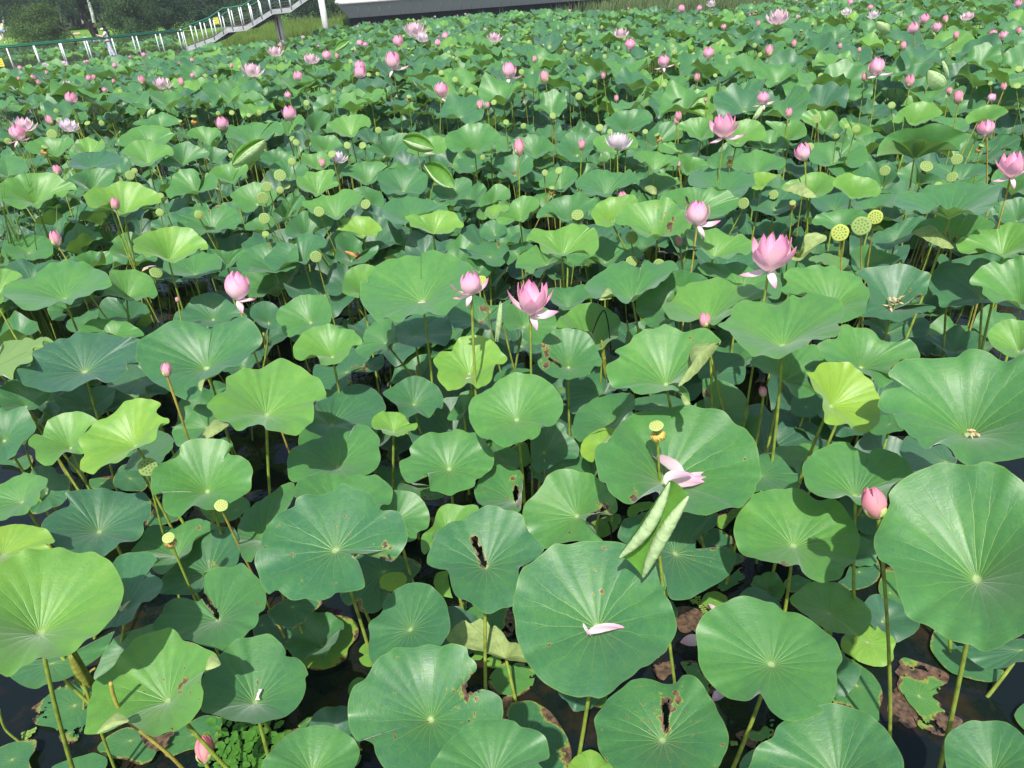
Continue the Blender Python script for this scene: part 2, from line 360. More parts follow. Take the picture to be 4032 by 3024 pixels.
def water_point(f, P0, b):
    """follow the stem seen at pixel b down to the water, in the upright plane through its top"""
    if b is None:
        return Vector((P0[0]*.93+random.uniform(-.12, .12)*P0[2], P0[1]*.97+random.uniform(-.1, .1)*P0[2], -.05))
    ff, bx, by = b; S = atY(ff, bx, by, P0[1]); dz = P0[2]-S[2]
    if dz < .02: return Vector((P0[0], P0[1], -.05))
    k = max(-.7, min(.7, (S[0]-P0[0])/dz)); return Vector((P0[0]+k*(P0[2]+.05), P0[1], -.05))
def parse_opts(s, f):
    o = {}
    for q in filter(None, s.split(';')):
        if '=' not in q: o[q] = True; continue
        k, v = q.split('=')
        if k == 'dec': o[k] = float(v)
        elif k == 'b': o['b'] = (f, *map(float, v.split(',')))
        else: o.setdefault(k, []).append(tuple(map(float, v.split(','))))
    return o
THINGS = []        # (object, kind word, photo x, photo y, descriptor, hand label)
def tone_word(t, seed=0):
    return 'dusky blue green' if t < .17 else 'blue green' if t < .31 else 'mid green' if t < .46 else 'fresh green' if t < .6 else 'light green' if t < .74 else 'yellow green' if t < .92 else 'yellow'
ROOTS = {}
M_UNDER = mat('pale_leaf_underside', (.27,.35,.13), .6, .3, .22, 18, .6, 35, trans=.2, transcol=(.4,.5,.1))
def flap(line):
    f, key, z, pts = line.split('|'); root = ROOTS[(f, key)]; P = np.array([photo(f, *map(float, q.split(','))) for q in pts.split()]); Q = catmull(P, 40)
    area = .5*np.sum(Q[:, 0]*np.roll(Q[:, 1], -1)-np.roll(Q[:, 0], -1)*Q[:, 1]); Q = Q[::-1] if area > 0 else Q
    D = np.stack([(Q[:, 0]-2016)/F, (1512-Q[:, 1])/F, -np.ones(40)], 1) @ MCn.T; W_ = CAM+D*((float(z)-H)/D[:, 2:3]); c = W_.mean(0); s = np.linalg.norm(W_-c, axis=1).mean(); V = [c+np.array([0, -.05, .28])*s]
    for r in (.25, .5, .75, .92, 1): V += list(c+(W_-c)*r+np.array([0, -.05, .28])*s*(1-r**2)*np.ones((40, 1))+np.array([0, 0, .02])*s*np.sin(np.arange(40)*1.9)[:, None]*r)
    tri, quad = surface_faces(40, 5); me = np_mesh('folded_edge', np.array(V)-np.array(root.location), tri, quad, None, None, None, M_UNDER); link(bpy.data.objects.new('folded_edge', me), root)['label'] = 'folded over edge showing the pale underside'
def build_leaf(line):
    f, hxy, z, tone, opt, pts, label = line.split('|'); z, tone = float(z), min(1, float(tone)+.03); hx, hy = map(float, hxy.split(','))
    opts = parse_opts(opt, f); pts = [tuple(map(float, q.split(','))) for q in pts.split()]
    hub, n, V, tri, quad, uvt, uvq, col, px, wpx, Rm = traced_leaf(f, hx, hy, z, tone, opts, pts)
    cx, cy = px[:, 0].mean(), px[:, 1].mean()
    if 'fl' in opts or z < .1:
        nm = 'lily_pad' if 'lily' in opts else 'floating_leaf'
        me = np_mesh(nm, V-hub, tri, quad, uvt, uvq, col, M_LEAF); o = bpy.data.objects.new(nm, me); o.location = hub; C.objects.link(o)
        desc = ('withered brown' if 'dead' in opts else 'rotting '+tone_word(tone) if opts.get('dec', 0) > .34 else tone_word(tone))+(' round lily pad' if 'lily' in opts else ' floating lotus leaf')
        tag(o, None, 'lily pad' if 'lily' in opts else 'floating leaf', 'lily pads among the lotus' if 'lily' in opts else 'lotus leaves floating on the water')
        THINGS.append((o, 'f', cx, cy, desc, label)); return
    Pb = water_point(f, hub, opts.get('b'))
    root = empty('lotus_leaf', (Pb.x, Pb.y, 0), None, 'lotus leaf', 'lotus leaves on stems')
    off = np.array([Pb.x, Pb.y, 0])
    ROOTS[(f, hxy)] = root
    me = np_mesh('blade', V-off, tri, quad, uvt, uvq, col, M_UNDER if 'under' in opts else M_LEAF); link(bpy.data.objects.new('blade', me), root)
    sb = MB(); sb.tube([q-Vector(off) for q in stem_pts(hub-n*.004, Pb, -n, 7, .03, int(cx))], [.0085]+[.0093+.0004*i for i in range(7)], 8, False); sb.build('stem', M_STEM, root)
    holes = ' torn' if 'tear' in opts else ' brown blotched' if 'br' in opts else ''
    size = 'large ' if wpx > 420 else 'small ' if wpx < 130 else ''
    THINGS.append((root, 'l', cx, cy, size+tone_word(tone)+holes+' lotus leaf', label))
LEAVES = """
I|335,468|1.45|.68|b=590,1400|0,-113 100,-190 220,-232 380,-247 500,-250 640,-217 800,-212 930,-132 1000,-12 1028,100 1000,210 960,300 880,380 790,470 700,530 620,590 560,625 470,655 400,680 330,665 250,700 190,720 120,790 60,810 0,790 -150,760 -300,650 -380,450 -380,200 -300,0 -180,-120|huge bright lotus leaf cut off by the left edge near the bottom corner
I|1400,1025|1.0|.6|b=1800,1450;br=1495,890,40;br=1530,840,25|1050,570 1110,500 1200,455 1330,420 1400,403 1470,440 1520,510 1600,535 1700,575 1780,610 1825,680 1825,720 1700,755 1690,800 1675,880 1690,940 1670,1050 1600,1150 1480,1250 1370,1275 1280,1312 1190,1270 1090,1200 1050,1190 960,1220 800,1280 700,1285 715,1180 730,1060 760,950 760,880 800,810 900,740 1000,640|lotus leaf folded at two corners behind the bent broken stalk
I|2115,1040|.85|.32|b=2207,1410;br=2140,985,22|1830,620 1880,560 1960,500 2100,470 2236,455 2326,520 2370,600 2372,645 2457,655 2527,710 2557,790 2532,820 2537,900 2507,1000 2437,1090 2337,1140 2237,1165 2147,1205 2080,1200 1970,1180 1850,1145 1760,1120 1680,1100 1640,1000 1650,900 1690,800 1740,700|green lotus leaf holding a water drop right of the folded leaf
I|1810,350|.9|.35|tear=1690,140,1800,300,16;br=1740,200,30|1340,280 1370,210 1440,160 1540,160 1640,180 1690,130 1690,30 1700,-40 1790,-90 1900,-110 2000,-130 2060,-90 2130,-20 2190,50 2210,160 2195,240 2145,280 2140,350 2060,440 2000,490 1900,540 1840,600 1780,570 1600,530 1400,480 1270,430 1290,350|lotus leaf with a brown-edged slit left of the huge torn leaf
I|1040,270|1.0|.22|b=980,460|940,-142 1000,-202 1100,-222 1220,-232 1290,-192 1300,-142 1250,-92 1250,-42 1330,-2 1350,50 1320,120 1250,180 1180,190 1140,250 1100,330 1000,380 860,425 800,400 780,200 850,0|
I|1150,600|.7|.3|b=1120,900|780,830 820,700 880,570 960,480 1080,430 1180,400 1280,370 1300,450 1250,700 1050,850 900,860|
I|430,700|.45|.3||30,700 200,690 600,600 740,550 940,430 935,470 880,580 830,640 720,720 620,790 530,840 430,870 300,910 200,890 90,820|
I|620,1050|.03|.3|fl;dec=.35|260,1080 330,1020 440,930 600,830 740,800 800,1000 720,1250 640,1340 570,1370 500,1340 460,1240 290,1200|
I|1080,1340|.04|.32|fl;dec=.3|810,1390 900,1300 1050,1230 1250,1250 1320,1350 1290,1450 1240,1520 1150,1540 1050,1500 900,1480 830,1440|
I|100,1500|.06|.25|fl;dec=.25|0,1395 120,1350 290,1330 300,1400 240,1500 260,1600 100,1650 0,1650 -100,1600 -100,1450|
I|680,1600|.12|.3|fl|430,1560 560,1500 700,1460 780,1440 880,1480 885,1550 800,1650 600,1700 450,1650|
I|1600,1290|.03|.3|fl;dec=.2|1350,1420 1400,1290 1550,1200 1700,1130 1850,1160 1810,1280 1800,1360 1700,1400 1560,1420 1400,1480|
I|1300,1320|.08|.5|fl;dead|1160,1280 1250,1320 1440,1265 1400,1370 1300,1430 1200,1370|withered orange brown leaf floating behind the bent broken stalk
J|1470,1175|.95|.3|br=1750,920,70;br=1800,800,40;tear=1780,900,1860,870,34;br=1850,1000,26|1110,610 1180,560 1330,568 1450,537 1540,560 1640,540 1760,560 1780,640 1840,690 1845,750 1800,800 1780,860 1790,930 1830,950 1880,915 1980,940 2050,990 2065,1060 2065,1140 2000,1300 1900,1450 1750,1600 1500,1680 1250,1680 1080,1567 1010,1450 990,1370 900,1330 860,1350 800,1260 775,1150 770,1060 790,970 830,890 920,830 990,710 1050,640|big lotus leaf with a bitten brown notch at the bottom of the picture
J|1980,1640|1.1|.36||1458,1567 1530,1450 1640,1320 1760,1210 1850,1170 1980,1148 2107,1165 2167,1200 2212,1235 2287,1230 2367,1260 2427,1330 2452,1450 2440,1490 2357,1520 2400,1600 2300,1750 2050,1850 1750,1850 1500,1750|
J|480,1620|.8|.4||60,1567 130,1440 240,1320 350,1250 480,1220 600,1213 720,1255 820,1320 870,1400 875,1460 830,1567 700,1700 450,1780 200,1750|
J|560,1400|.04|.35|fl;dec=.4|130,1470 200,1350 330,1240 440,1150 560,1130 640,1150 720,1210 800,1280 880,1370 900,1400 850,1550 600,1600 300,1600|
J|1300,423|.75|.2||955,380 1060,280 1070,200 1130,120 1240,50 1330,30 1450,45 1530,110 1590,190 1620,310 1630,420 1590,500 1540,560 1450,640 1330,700 1150,720 1000,720 950,620 960,470|round flat blue green lotus leaf with a pale hub above the notched leaf
J|585,523|.03|.72|fl;dec=.25|315,580 360,500 440,400 550,330 650,298 760,310 840,350 868,420 855,490 785,570 770,650 700,710 560,755 450,745 350,680 315,640|yellow green floating lotus leaf with brown lower edge on dark water
J|60,380|.05|.15|fl;dec=.2|0,350 100,290 180,330 260,400 430,360 430,420 370,500 260,590 100,520 0,480|
J|320,230|.35|.15|dec=.15|110,270 200,200 320,150 560,180 520,250 440,300 430,350 320,408 200,380 140,330|
J|1081,-62|.35|.15|dec=.2|740,-100 900,-250 1130,-240 1290,-180 1390,-110 1340,-30 1250,60 1150,80 1060,240 980,275 880,270 860,205 800,230 740,190 715,130 700,0|
F|1150,1430|.42|.97|fl;dec=.2|1040,1500 1050,1420 1120,1380 1220,1375 1275,1420 1240,1490 1150,1535 1080,1520|small yellow lotus leaf lying on a dark leaf below the huge torn leaf
J|1925,320|.05|.4|fl;dec=.45|1650,300 1730,190 1900,150 2100,230 2170,330 2150,440 2090,490 1900,480 1700,450 1640,380|
J|2112,845|.03|.5|fl;dec=.35|1945,870 1960,800 2010,740 2080,690 2212,675 2300,720 2330,800 2300,900 2200,970 2080,990 1990,950|
J|2250,1300|.04|.2|fl;dec=.3|2060,1000 2200,1010 2306,1010 2406,1060 2476,1120 2546,1220 2606,1330 2636,1450 2600,1600 2400,1650 2100,1500|
J|1845,625|.02|.7|fl;lily|1790,590 1830,575 1880,585 1905,630 1880,670 1830,672 1800,655 1830,625|round green water lily pad right above the notched leaf
J|1985,685|.02|.75|fl;lily|1925,670 1950,650 1990,632 2035,650 2052,690 2030,730 1985,740 1940,725 1928,695 1960,680|round bright water lily pad below the upturned pale leaf
J|940,630|.02|.75|fl;lily|870,600 890,560 930,530 980,560 1000,640 1000,700 960,730 900,710 872,660 915,630|
J|860,890|.02|.5|fl;lily|780,930 800,860 860,815 920,830 915,900 870,950 810,985|
K|745,410|1.25|.3|br=780,110,14;tear=780,95,790,120,9;br=715,125,10|62,380 56,320 44,280 40,230 60,80 90,-32 130,-102 190,-142 290,-222 390,-287 500,-287 620,-317 720,-322 820,-317 900,-312 1000,-277 1090,-232 1150,-172 1220,-132 1290,-52 1315,38 1305,85 1290,110 1310,150 1350,200 1380,280 1395,350 1405,400 1385,470 1330,540 1310,590 1250,650 1180,710 1100,735 1050,790 950,870 850,950 750,990 680,975 580,985 480,955 380,910 280,840 200,750 130,640 90,540 65,450|largest round lotus leaf in front with one curved white petal on it
K|1285,1350|.75|.3|tear=1318,1010,1305,1240,22;br=1290,1010,46;br=1350,1080,46;br=1275,1170,46;br=1410,1000,46;br=1385,950,34;br=1320,1250,40|715,1180 740,1120 790,1060 820,1000 870,960 950,900 1040,830 1180,820 1300,860 1400,865 1450,800 1500,790 1560,820 1620,880 1660,960 1715,1030 1740,1100 1790,1190 1830,1290 1825,1380 1790,1470 1740,1567 1600,1680 1300,1720 1000,1680 880,1567 800,1500 750,1400 740,1300|lotus leaf split by a long hole with red brown edges at bottom centre
K|2188,717|1.0|.42||1565,500 1560,430 1600,340 1640,290 1750,220 1870,155 1980,137 2107,167 2205,192 2284,251 2382,275 2480,324 2579,383 2637,442 2716,511 2755,590 2775,668 2726,757 2731,845 2716,963 2657,1061 2579,1121 2480,1170 2401,1177 2284,1160 2195,1091 2107,963 2090,945 2000,1000 1900,1000 1800,970 1700,890 1620,790 1580,680 1575,580|smooth round lotus leaf with a lower notch right of the brown dead leaf
K|1480,330|.03|.5|fl;dead|1380,250 1440,225 1540,235 1620,280 1640,330 1570,420 1480,480 1400,450 1390,330|flat tan dead leaf between the largest leaf and the notched round one
K|1720,180|.02|.75|fl;lily;dec=.3|1605,180 1640,120 1720,98 1800,130 1830,180 1780,240 1690,260 1620,220|
K|690,1600|.3|.78||500,1567 540,1490 620,1430 700,1418 760,1450 800,1500 870,1560 850,1650 700,1700 550,1650|
K|640,960|.03|.5|fl;dec=.2|480,930 520,980 600,1030 700,1055 770,1070 820,1000 800,900 600,850|
K|1580,760|.02|.4|fl;dec=.6|1430,690 1500,675 1570,690 1600,780 1680,850 1720,920 1650,960 1560,880 1480,780|
K|2080,1280|.02|.5|fl;dec=.65|1890,1285 2000,1240 2080,1270 2150,1180 2212,1170 2230,1300 2080,1390 2020,1400 1930,1340|
K|1290,760|.01|.3|fl;dead|1200,720 1290,690 1380,680 1390,760 1330,800 1290,840 1230,800|
K|2060,1540|.2|.25||1920,1567 1950,1480 2020,1420 2110,1395 2200,1450 2200,1600 2000,1650|
L|650,1700|.95|.3||-80,1500 -20,1400 90,1340 130,1250 250,1150 400,1080 560,1045 700,1060 850,1110 970,1190 1040,1260 1110,1370 1160,1450 1200,1567 1150,1750 800,1850 300,1850 -100,1700|
L|1950,1650|.8|.28||1540,1400 1560,1320 1650,1250 1750,1195 1870,1200 1980,1190 2100,1230 2212,1330 2350,1500 2300,1750 1900,1850 1650,1750 1560,1600|
L|570,295|.5|.62||235,160 320,90 400,35 500,22 640,40 760,110 860,200 915,270 925,340 890,430 820,475 700,465 580,440 480,390 380,310 270,240|oval pale green young leaf holding clear water by the dark pool
L|888,535|.1|.78||665,540 700,470 920,372 1020,440 1100,480 1130,540 1110,600 1110,680 1040,735 950,738 850,710 750,650 680,600|lime green floating leaf crossed by a stem shadow
L|800,900|.04|.35|fl;dec=.3|640,760 680,655 760,680 850,740 930,800 1000,900 1020,1000 990,1100 985,1200 900,1150 750,1080 600,1040 630,900|
L|1325,990|.02|.5|fl;dec=.55|1110,760 1190,665 1300,690 1400,720 1500,760 1580,810 1560,880 1500,900 1510,950 1430,990 1500,1040 1540,1100 1600,1140 1700,1200 1600,1290 1530,1325 1430,1300 1330,1250 1280,1160 1200,1060 1180,1000 1140,890 1160,830|ragged rotting lotus leaf with yellow and brown edges floating at bottom right
L|1700,700|.04|.32|fl;dec=.15|1420,570 1460,420 1530,470 1640,560 1700,640 1790,680 1870,750 2040,770 2000,850 1900,870 1750,840 1600,790 1500,700|
L|2195,600|.3|.15||1640,570 1760,560 2212,500 2400,600 2350,700 2160,700 2060,750 1940,760 1850,740 1720,650|
L|2250,1180|.04|.35|fl;dec=.2|2130,1150 2212,1050 2300,1100 2350,1300 2212,1270|
L|1080,120|.03|.4|fl;dec=.25|985,90 990,20 1060,-100 1180,-60 1250,50 1240,180 1205,280 1110,240 1050,190 1000,130|
L|1230,1080|.005|.5|fl;dead|1080,1000 1150,900 1220,1000 1300,1100 1340,1220 1240,1260 1160,1200 1060,1120|
E|1140,345|1.45|.82|b=1500,1000|885,96 974,33 1032,-40 1121,-56 1205,-71 1278,-50 1330,-30 1299,54 1351,86 1403,105 1400,140 1340,140 1305,195 1295,260 1250,300 1190,320 1100,375 1020,430 960,475 900,470 840,490 790,550 760,560 670,530 665,460 700,400 660,310 680,260 720,210 760,150 830,115|bright light green lotus leaf above the dark shaded seed pod
E|590,358|1.15|.65|b=745,680|290,225 350,235 365,190 400,120 470,75 560,50 640,42 740,70 800,110 830,130 760,160 700,220 670,300 700,390 620,390 540,380 470,450 430,490 370,490 300,440 290,360 235,320 240,270|
E|38,295|1.1|.25|b=160,500|0,10 60,40 200,0 270,110 300,180 250,250 190,300 140,380 120,410 0,450 -200,430 -280,250 -200,50|
E|190,800|1.1|.52|b=265,945|0,650 100,590 200,562 300,565 395,600 385,660 345,710 330,760 280,830 200,890 100,920 0,955 -150,950 -250,850 -200,720|
E|385,725|.5|.2|dec=.1|290,500 400,495 450,510 480,560 550,570 580,640 560,750 500,820 400,860 320,890 250,880 220,700 250,560|
E|820,1052|.95|.08|b=800,1500|540,720 650,695 800,690 950,705 1060,710 1190,705 1240,770 1253,850 1240,930 1190,960 1190,1040 1130,1110 1000,1130 950,1180 860,1240 760,1220 640,1215 500,1183 380,1100 340,1000 370,930 450,880 560,830 580,790|wide dark blue green lotus leaf left of the small pod with stamens
E|1722,720|1.15|.45|b=1800,1000|1310,480 1400,450 1480,360 1540,300 1640,270 1780,268 1860,280 1925,320 1895,370 1910,400 1990,405 2060,450 2098,530 2085,600 2080,690 2000,760 1920,800 1850,850 1780,865 1710,860 1650,830 1600,820 1560,860 1500,915 1420,910 1365,870 1345,790 1350,710 1280,735 1250,690 1260,560|lotus leaf crossed by a curved shadow right of the dark shaded pod
E|20,1240|1.2|.85||0,1000 100,980 200,980 330,1000 400,1040 455,1110 440,1140 360,1130 420,1190 300,1250 50,1300 0,1310 -150,1300 -250,1150 -150,1040|
E|1470,1250|.7|.4|br=1650,1010,14|1085,1215 1160,1110 1210,1020 1300,978 1400,985 1450,1010 1580,940 1680,935 1770,970 1800,1000 1620,1100 1580,1200 1500,1260 1350,1400 1250,1330 1290,1240|
E|1740,1390|.65|.18|br=1780,1330,30|1620,1100 1700,1030 1850,1000 1930,1000 1980,1080 1990,1180 1970,1300 1880,1360 1700,1380 1690,1500 1600,1560 1400,1560 1300,1540 1330,1440 1480,1280 1560,1230 1590,1150|
E|1720,180|1.0|.35||1430,190 1560,100 1600,30 1640,-20 1760,0 1780,90 1840,130 1900,150 1840,200 1720,265 1660,275 1560,295 1480,335 1440,260|
E|1120,470|.75|.3||1050,520 1090,400 1180,310 1260,230 1300,195 1400,230 1450,290 1440,330 1380,400 1340,470 1260,560 1150,520|
E|1080,600|.3|.15|dec=.15|940,600 1000,500 1100,470 1200,540 1260,600 1230,650 1180,700 1050,700 950,660|
E|850,640|.03|.3|fl;dec=.3|740,610 830,590 940,580 950,680 850,690 760,680|
E|120,460|.03|.3|fl;dec=.2|0,450 120,440 230,400 270,420 270,470 210,525 100,490 0,480|
E|640,470|.03|.3|fl;dec=.2|560,460 600,400 680,400 700,500 690,560 600,540|
E|1350,920|.08|.25|fl;dec=.3|1200,980 1250,880 1330,800 1400,830 1500,930 1400,970 1290,995|
E|1740,890|.4|.7||1650,830 1720,820 1860,830 1870,900 1860,960 1800,960 1720,930|
E|1960,860|.4|.45||1880,950 1870,850 1920,800 2000,755 2060,780 2075,840 2000,900 1950,940|
E|2200,1120|.75|.4||1970,1000 2020,890 2120,800 2240,730 2370,645 2440,640 2430,740 2330,960 2230,1100 2110,1250 2080,1290 2020,1270 1985,1180|
F|680,1203|1.25|.25|b=870,1820;tear=1120,1300,1060,1270,20;br=1080,1150,45;br=1130,1270,24;br=920,1235,26|335,820 350,770 420,740 520,735 620,720 680,700 700,660 740,640 790,655 830,690 920,695 970,730 1020,820 1060,870 1150,865 1220,890 1250,960 1272,1040 1268,1130 1220,1210 1140,1290 1110,1240 1080,1205 900,1225 800,1220 860,1280 890,1350 920,1460 915,1500 860,1520 760,1535 680,1545 640,1580 560,1605 480,1600 410,1580 310,1610 250,1570 210,1530 170,1530 120,1560 60,1480 20,1350 0,1290 20,1200 60,1160 60,1100 100,1010 150,950 230,880 300,840|huge blue green leaf with a torn brown gap on its right side
F|700,900|1.0|.42||320,720 370,610 420,590 500,565 620,558 720,570 780,575 860,555 950,570 1010,565 1070,605 1120,640 1150,700 1145,770 1120,810 1060,820 1000,900 800,900 500,850 350,760|
F|698,513|.95|.42|b=760,900|275,470 290,400 330,350 430,300 560,245 620,200 720,180 820,195 830,160 880,150 950,170 1020,230 1048,290 1035,340 1050,410 1040,470 990,550 900,580 700,600 450,640 340,640 290,600 280,540|lotus leaf darkened by a round shadow below the small bright umbrella leaf
F|1620,530|.95|.42|b=1660,1000|1210,460 1300,410 1290,350 1350,270 1450,215 1560,210 1640,215 1660,185 1720,190 1770,220 1840,220 1890,260 1930,310 1980,370 1992,450 1970,520 1890,590 1840,610 1830,660 1760,690 1700,705 1640,738 1580,730 1510,705 1460,690 1450,600 1435,550 1400,570 1340,630 1270,630 1230,580 1215,540|wide wavy lotus leaf with a brown hub right of the small bright umbrella leaf
F|1158,218|1.05|.75|b=1150,520|975,130 1000,80 1060,50 1150,45 1230,60 1270,110 1290,140 1350,135 1357,170 1330,200 1280,215 1240,240 1190,245 1120,240 1070,220 1055,195 1000,190 978,165|smallest bright umbrella shaped lotus leaf in the middle of the picture
F|637,165|.85|.18|b=660,400|503,-8 545,-50 629,-82 712,-145 817,-176 922,-171 1006,-134 1069,-61 1090,2 1090,40 1060,60 1000,100 980,180 900,150 800,190 640,195 560,240 480,220 420,180 470,100|
F|1180,950|.85|.42||1030,830 1080,820 1130,800 1150,700 1250,700 1330,720 1400,780 1440,850 1458,920 1440,1010 1360,1040 1345,1100 1280,1125 1200,1120 1100,1000|
F|1300,640|.5|.35|br=1420,755,20|1190,690 1230,620 1350,650 1480,660 1520,700 1575,740 1560,765 1500,772 1420,780 1330,720|
F|2170,800|.85|.35|tear=2175,680,2180,760,18;br=2150,600,40;br=2190,770,40;br=2180,690,24|1835,750 1830,690 1870,600 1930,530 2040,487 2140,495 2210,530 2230,600 2220,700 2212,860 2120,880 2050,860 1990,880 1900,830 1860,800|lotus leaf with a rusty brown rotten corner left of the round veined leaf
F|1925,1340|1.0|.25|tear=1830,1110,1905,1310,24;br=1950,910,14|1440,1240 1460,1180 1490,1090 1500,1050 1550,1010 1620,960 1690,950 1760,930 1800,880 1880,840 1950,818 2030,840 2080,865 2160,870 2230,900 2260,1010 2320,1080 2410,1180 2300,1280 2200,1340 2200,1450 2190,1540 2150,1650 2060,1680 1960,1720 1880,1700 1830,1650 1760,1610 1680,1580 1640,1500 1610,1370 1540,1355 1470,1330 1435,1300|blue green lotus leaf slit by a dark hole running to its hub
F|1600,1050|.75|.62||1390,1200 1385,1120 1400,1060 1480,1000 1510,900 1540,840 1610,808 1720,820 1800,815 1860,830 1850,880 1700,960 1500,1050 1450,1190 1420,1230|
F|1150,560|.4|.15|dec=.1|1010,540 1060,490 1150,510 1250,480 1280,560 1220,690 1150,700 1070,620|
F|1180,350|.3|.12|dec=.3|1030,330 1100,200 1200,230 1340,200 1320,330 1200,400 1180,480 1100,420 1110,370|
F|1560,1450|.3|.7||1490,1450 1520,1380 1620,1360 1610,1420 1640,1567 1650,1590 1560,1570 1500,1500|
F|2060,440|.5|.45||1905,270 2000,290 2100,330 2212,400 2212,500 2000,500 1980,420|
F|103,83|1.5|.65|b=155,720|-394,-9 -305,-92 -232,-145 -232,-229 -169,-281 -74,-312 -1,-291 72,-323 157,-375 241,-389 346,-354 440,-291 555,-208 602,-134 587,-82 524,-71 492,-30 498,54 490,120 450,160 400,210 350,250 290,240 220,215 160,210 100,200 80,160 30,145 -40,170 -90,200 -150,180 -200,140 -260,115 -330,80 -350,40|large light green lotus leaf on a tall stem left of the small umbrella leaf
G|1290,650|1.15|.4|br=1050,770,45;br=1130,745,22;tear=1190,750,1170,800,26|720,360 760,310 840,290 860,240 900,180 950,110 1020,50 1110,25 1180,40 1260,20 1350,0 1500,-10 1620,5 1700,20 1800,60 1900,140 1970,180 2010,240 2050,310 2090,400 2108,500 2105,590 2060,650 2050,710 1990,780 1940,835 1870,830 1780,860 1720,890 1660,912 1580,895 1480,885 1380,880 1300,830 1240,715 1160,740 1090,770 1040,808 960,800 880,750 830,700 810,650 760,620 740,530 720,450|huge lotus leaf holding fallen pink petals behind the pod with golden stamens
G|580,917|.9|.48|tear=700,895,800,850,12;br=810,850,50;br=830,910,26;br=750,880,20|125,860 160,780 240,710 290,640 330,570 420,530 520,518 610,545 690,555 750,600 810,650 870,720 905,800 905,870 850,905 780,880 700,900 640,940 700,990 740,1060 790,1120 700,1140 560,1110 400,1145 300,1180 200,1080 130,950|round veined lotus leaf with a rotten brown cleft above the largest leaf
G|1385,1230|.75|.15|br=1580,1140,40;br=1720,1170,30|910,1090 930,1000 970,930 1080,900 1160,870 1200,860 1500,885 1650,910 1740,880 1735,960 1700,1010 1620,1030 1570,1100 1540,1170 1650,1175 1800,1165 1860,1190 1900,1240 1870,1330 1840,1390 1760,1460 1660,1510 1560,1567 1500,1600 1350,1600 1300,1450 1150,1200 1000,1150|
G|1720,1150|.05|.2|fl;dec=.3|1570,1100 1700,1010 1830,1060 1865,1100 1880,1200 1980,1260 1850,1330 1700,1250|
G|1810,950|.04|.75|fl;dec=.5|1710,960 1760,880 1830,860 1940,840 1920,900 1840,960 1780,1020|
G|75,123|1.3|.5|b=110,690|-326,-9 -294,-71 -221,-113 -137,-166 -64,-229 41,-271 63,-278 157,-274 262,-250 346,-197 419,-113 456,-40 455,30 440,80 380,150 320,165 280,150 260,230 200,280 170,270 120,290 60,300 20,330 -40,340 -97,310 -147,270 -217,260 -277,200 -317,120 -327,40|evenly veined round lotus leaf directly below the pink bloom at centre
G|880,170|.85|.32||566,54 629,-9 712,-61 817,-92 911,-113 995,-119 1048,-82 1050,20 960,90 890,180 800,190 700,230 640,280 600,300 550,250 535,200|
G|780,330|.9|.9||600,350 620,290 680,230 760,190 890,178 860,240 830,300 750,340 720,390 710,460 670,455 610,410|
G|295,390|.75|.18||210,200 300,170 420,130 480,180 490,230 560,290 595,360 570,430 450,440 330,520 230,540 200,440 190,300|
G|450,480|.6|.3||210,590 260,500 350,430 430,415 500,440 590,405 640,420 690,520 660,550 440,520 330,570 290,630 240,600|
G|1110,850|.4|.72||990,880 1010,830 1100,795 1200,795 1240,810 1180,850 1080,880 1060,915 1000,915|
G|780,950|.05|.6|fl;dec=.35|690,960 900,890 940,930 920,1000 850,1060 780,1088 720,1050|
G|1830,1440|.03|.35|fl;dec=.45|1700,1500 1850,1400 1940,1330 1965,1400 1950,1450 1870,1490 1800,1530 1720,1530|
G|110,400|.4|.45|dec=.15|30,360 50,330 150,300 190,450 170,480 140,500 80,460 40,420|
H|1825,1485|1.65|.4|b=1555,2757|1130,660 1200,600 1280,555 1400,510 1520,480 1640,480 1740,495 1830,495 1860,478 1950,485 2040,515 2090,560 2150,600 2212,640 2350,800 2480,1050 2510,1350 2470,1600 2350,1800 2212,1907 2100,1987 2020,2047 1920,2067 1840,2047 1770,2002 1690,2005 1610,1987 1560,1947 1500,1897 1420,1857 1330,1837 1280,1807 1210,1747 1190,1667 1150,1587 1140,1507 1120,1400 1070,1335 1000,1310 970,1250 945,1180 945,1090 980,1010 1030,920 1080,810 1070,740|enormous lotus leaf at the right edge beside the pink bud
H|1740,270|1.7|.4|b=1600,2000|977,5 982,-36 1018,-109 1096,-150 1189,-181 1096,-222 1065,-274 1127,-346 1209,-403 1323,-403 1468,-398 1633,-419 1695,-470 1757,-488 1840,-481 1923,-450 1985,-408 2047,-388 2119,-403 2212,-424 2400,-400 2600,-250 2650,0 2550,250 2350,400 2212,435 2130,440 2000,460 1950,480 1850,500 1780,510 1720,490 1640,430 1600,370 1520,320 1450,320 1400,345 1340,310 1310,270 1240,230 1210,190 1160,170 1130,110 1110,70 1060,75 1010,50|very wide wavy lotus leaf at the right edge with dry bits at its hub
H|790,770|1.3|.45|b=790,985|340,530 360,465 430,400 520,350 600,310 700,300 742,310 780,350 850,385 915,390 925,365 1000,350 1080,365 1160,420 1230,480 1280,550 1200,600 1120,650 1060,730 1050,830 950,870 860,845 780,800 720,745 640,770 520,770 430,730 370,670 350,590|cupped notched lotus leaf above and left of the lone pink bud
H|265,1190|1.05|.52|b=200,1608;br=180,1335,40;br=300,1350,22|-12,720 80,700 200,700 260,690 350,710 420,760 500,790 600,790 700,870 770,950 820,1030 828,1110 820,1180 800,1250 780,1310 700,1370 680,1420 640,1470 540,1480 420,1470 340,1400 310,1340 200,1350 120,1325 0,1300 -47,1282 -149,1262 -210,1170 -241,1068 -220,946 -180,855 -109,763|round lotus leaf with a brown lower rim left of the lone pink bud
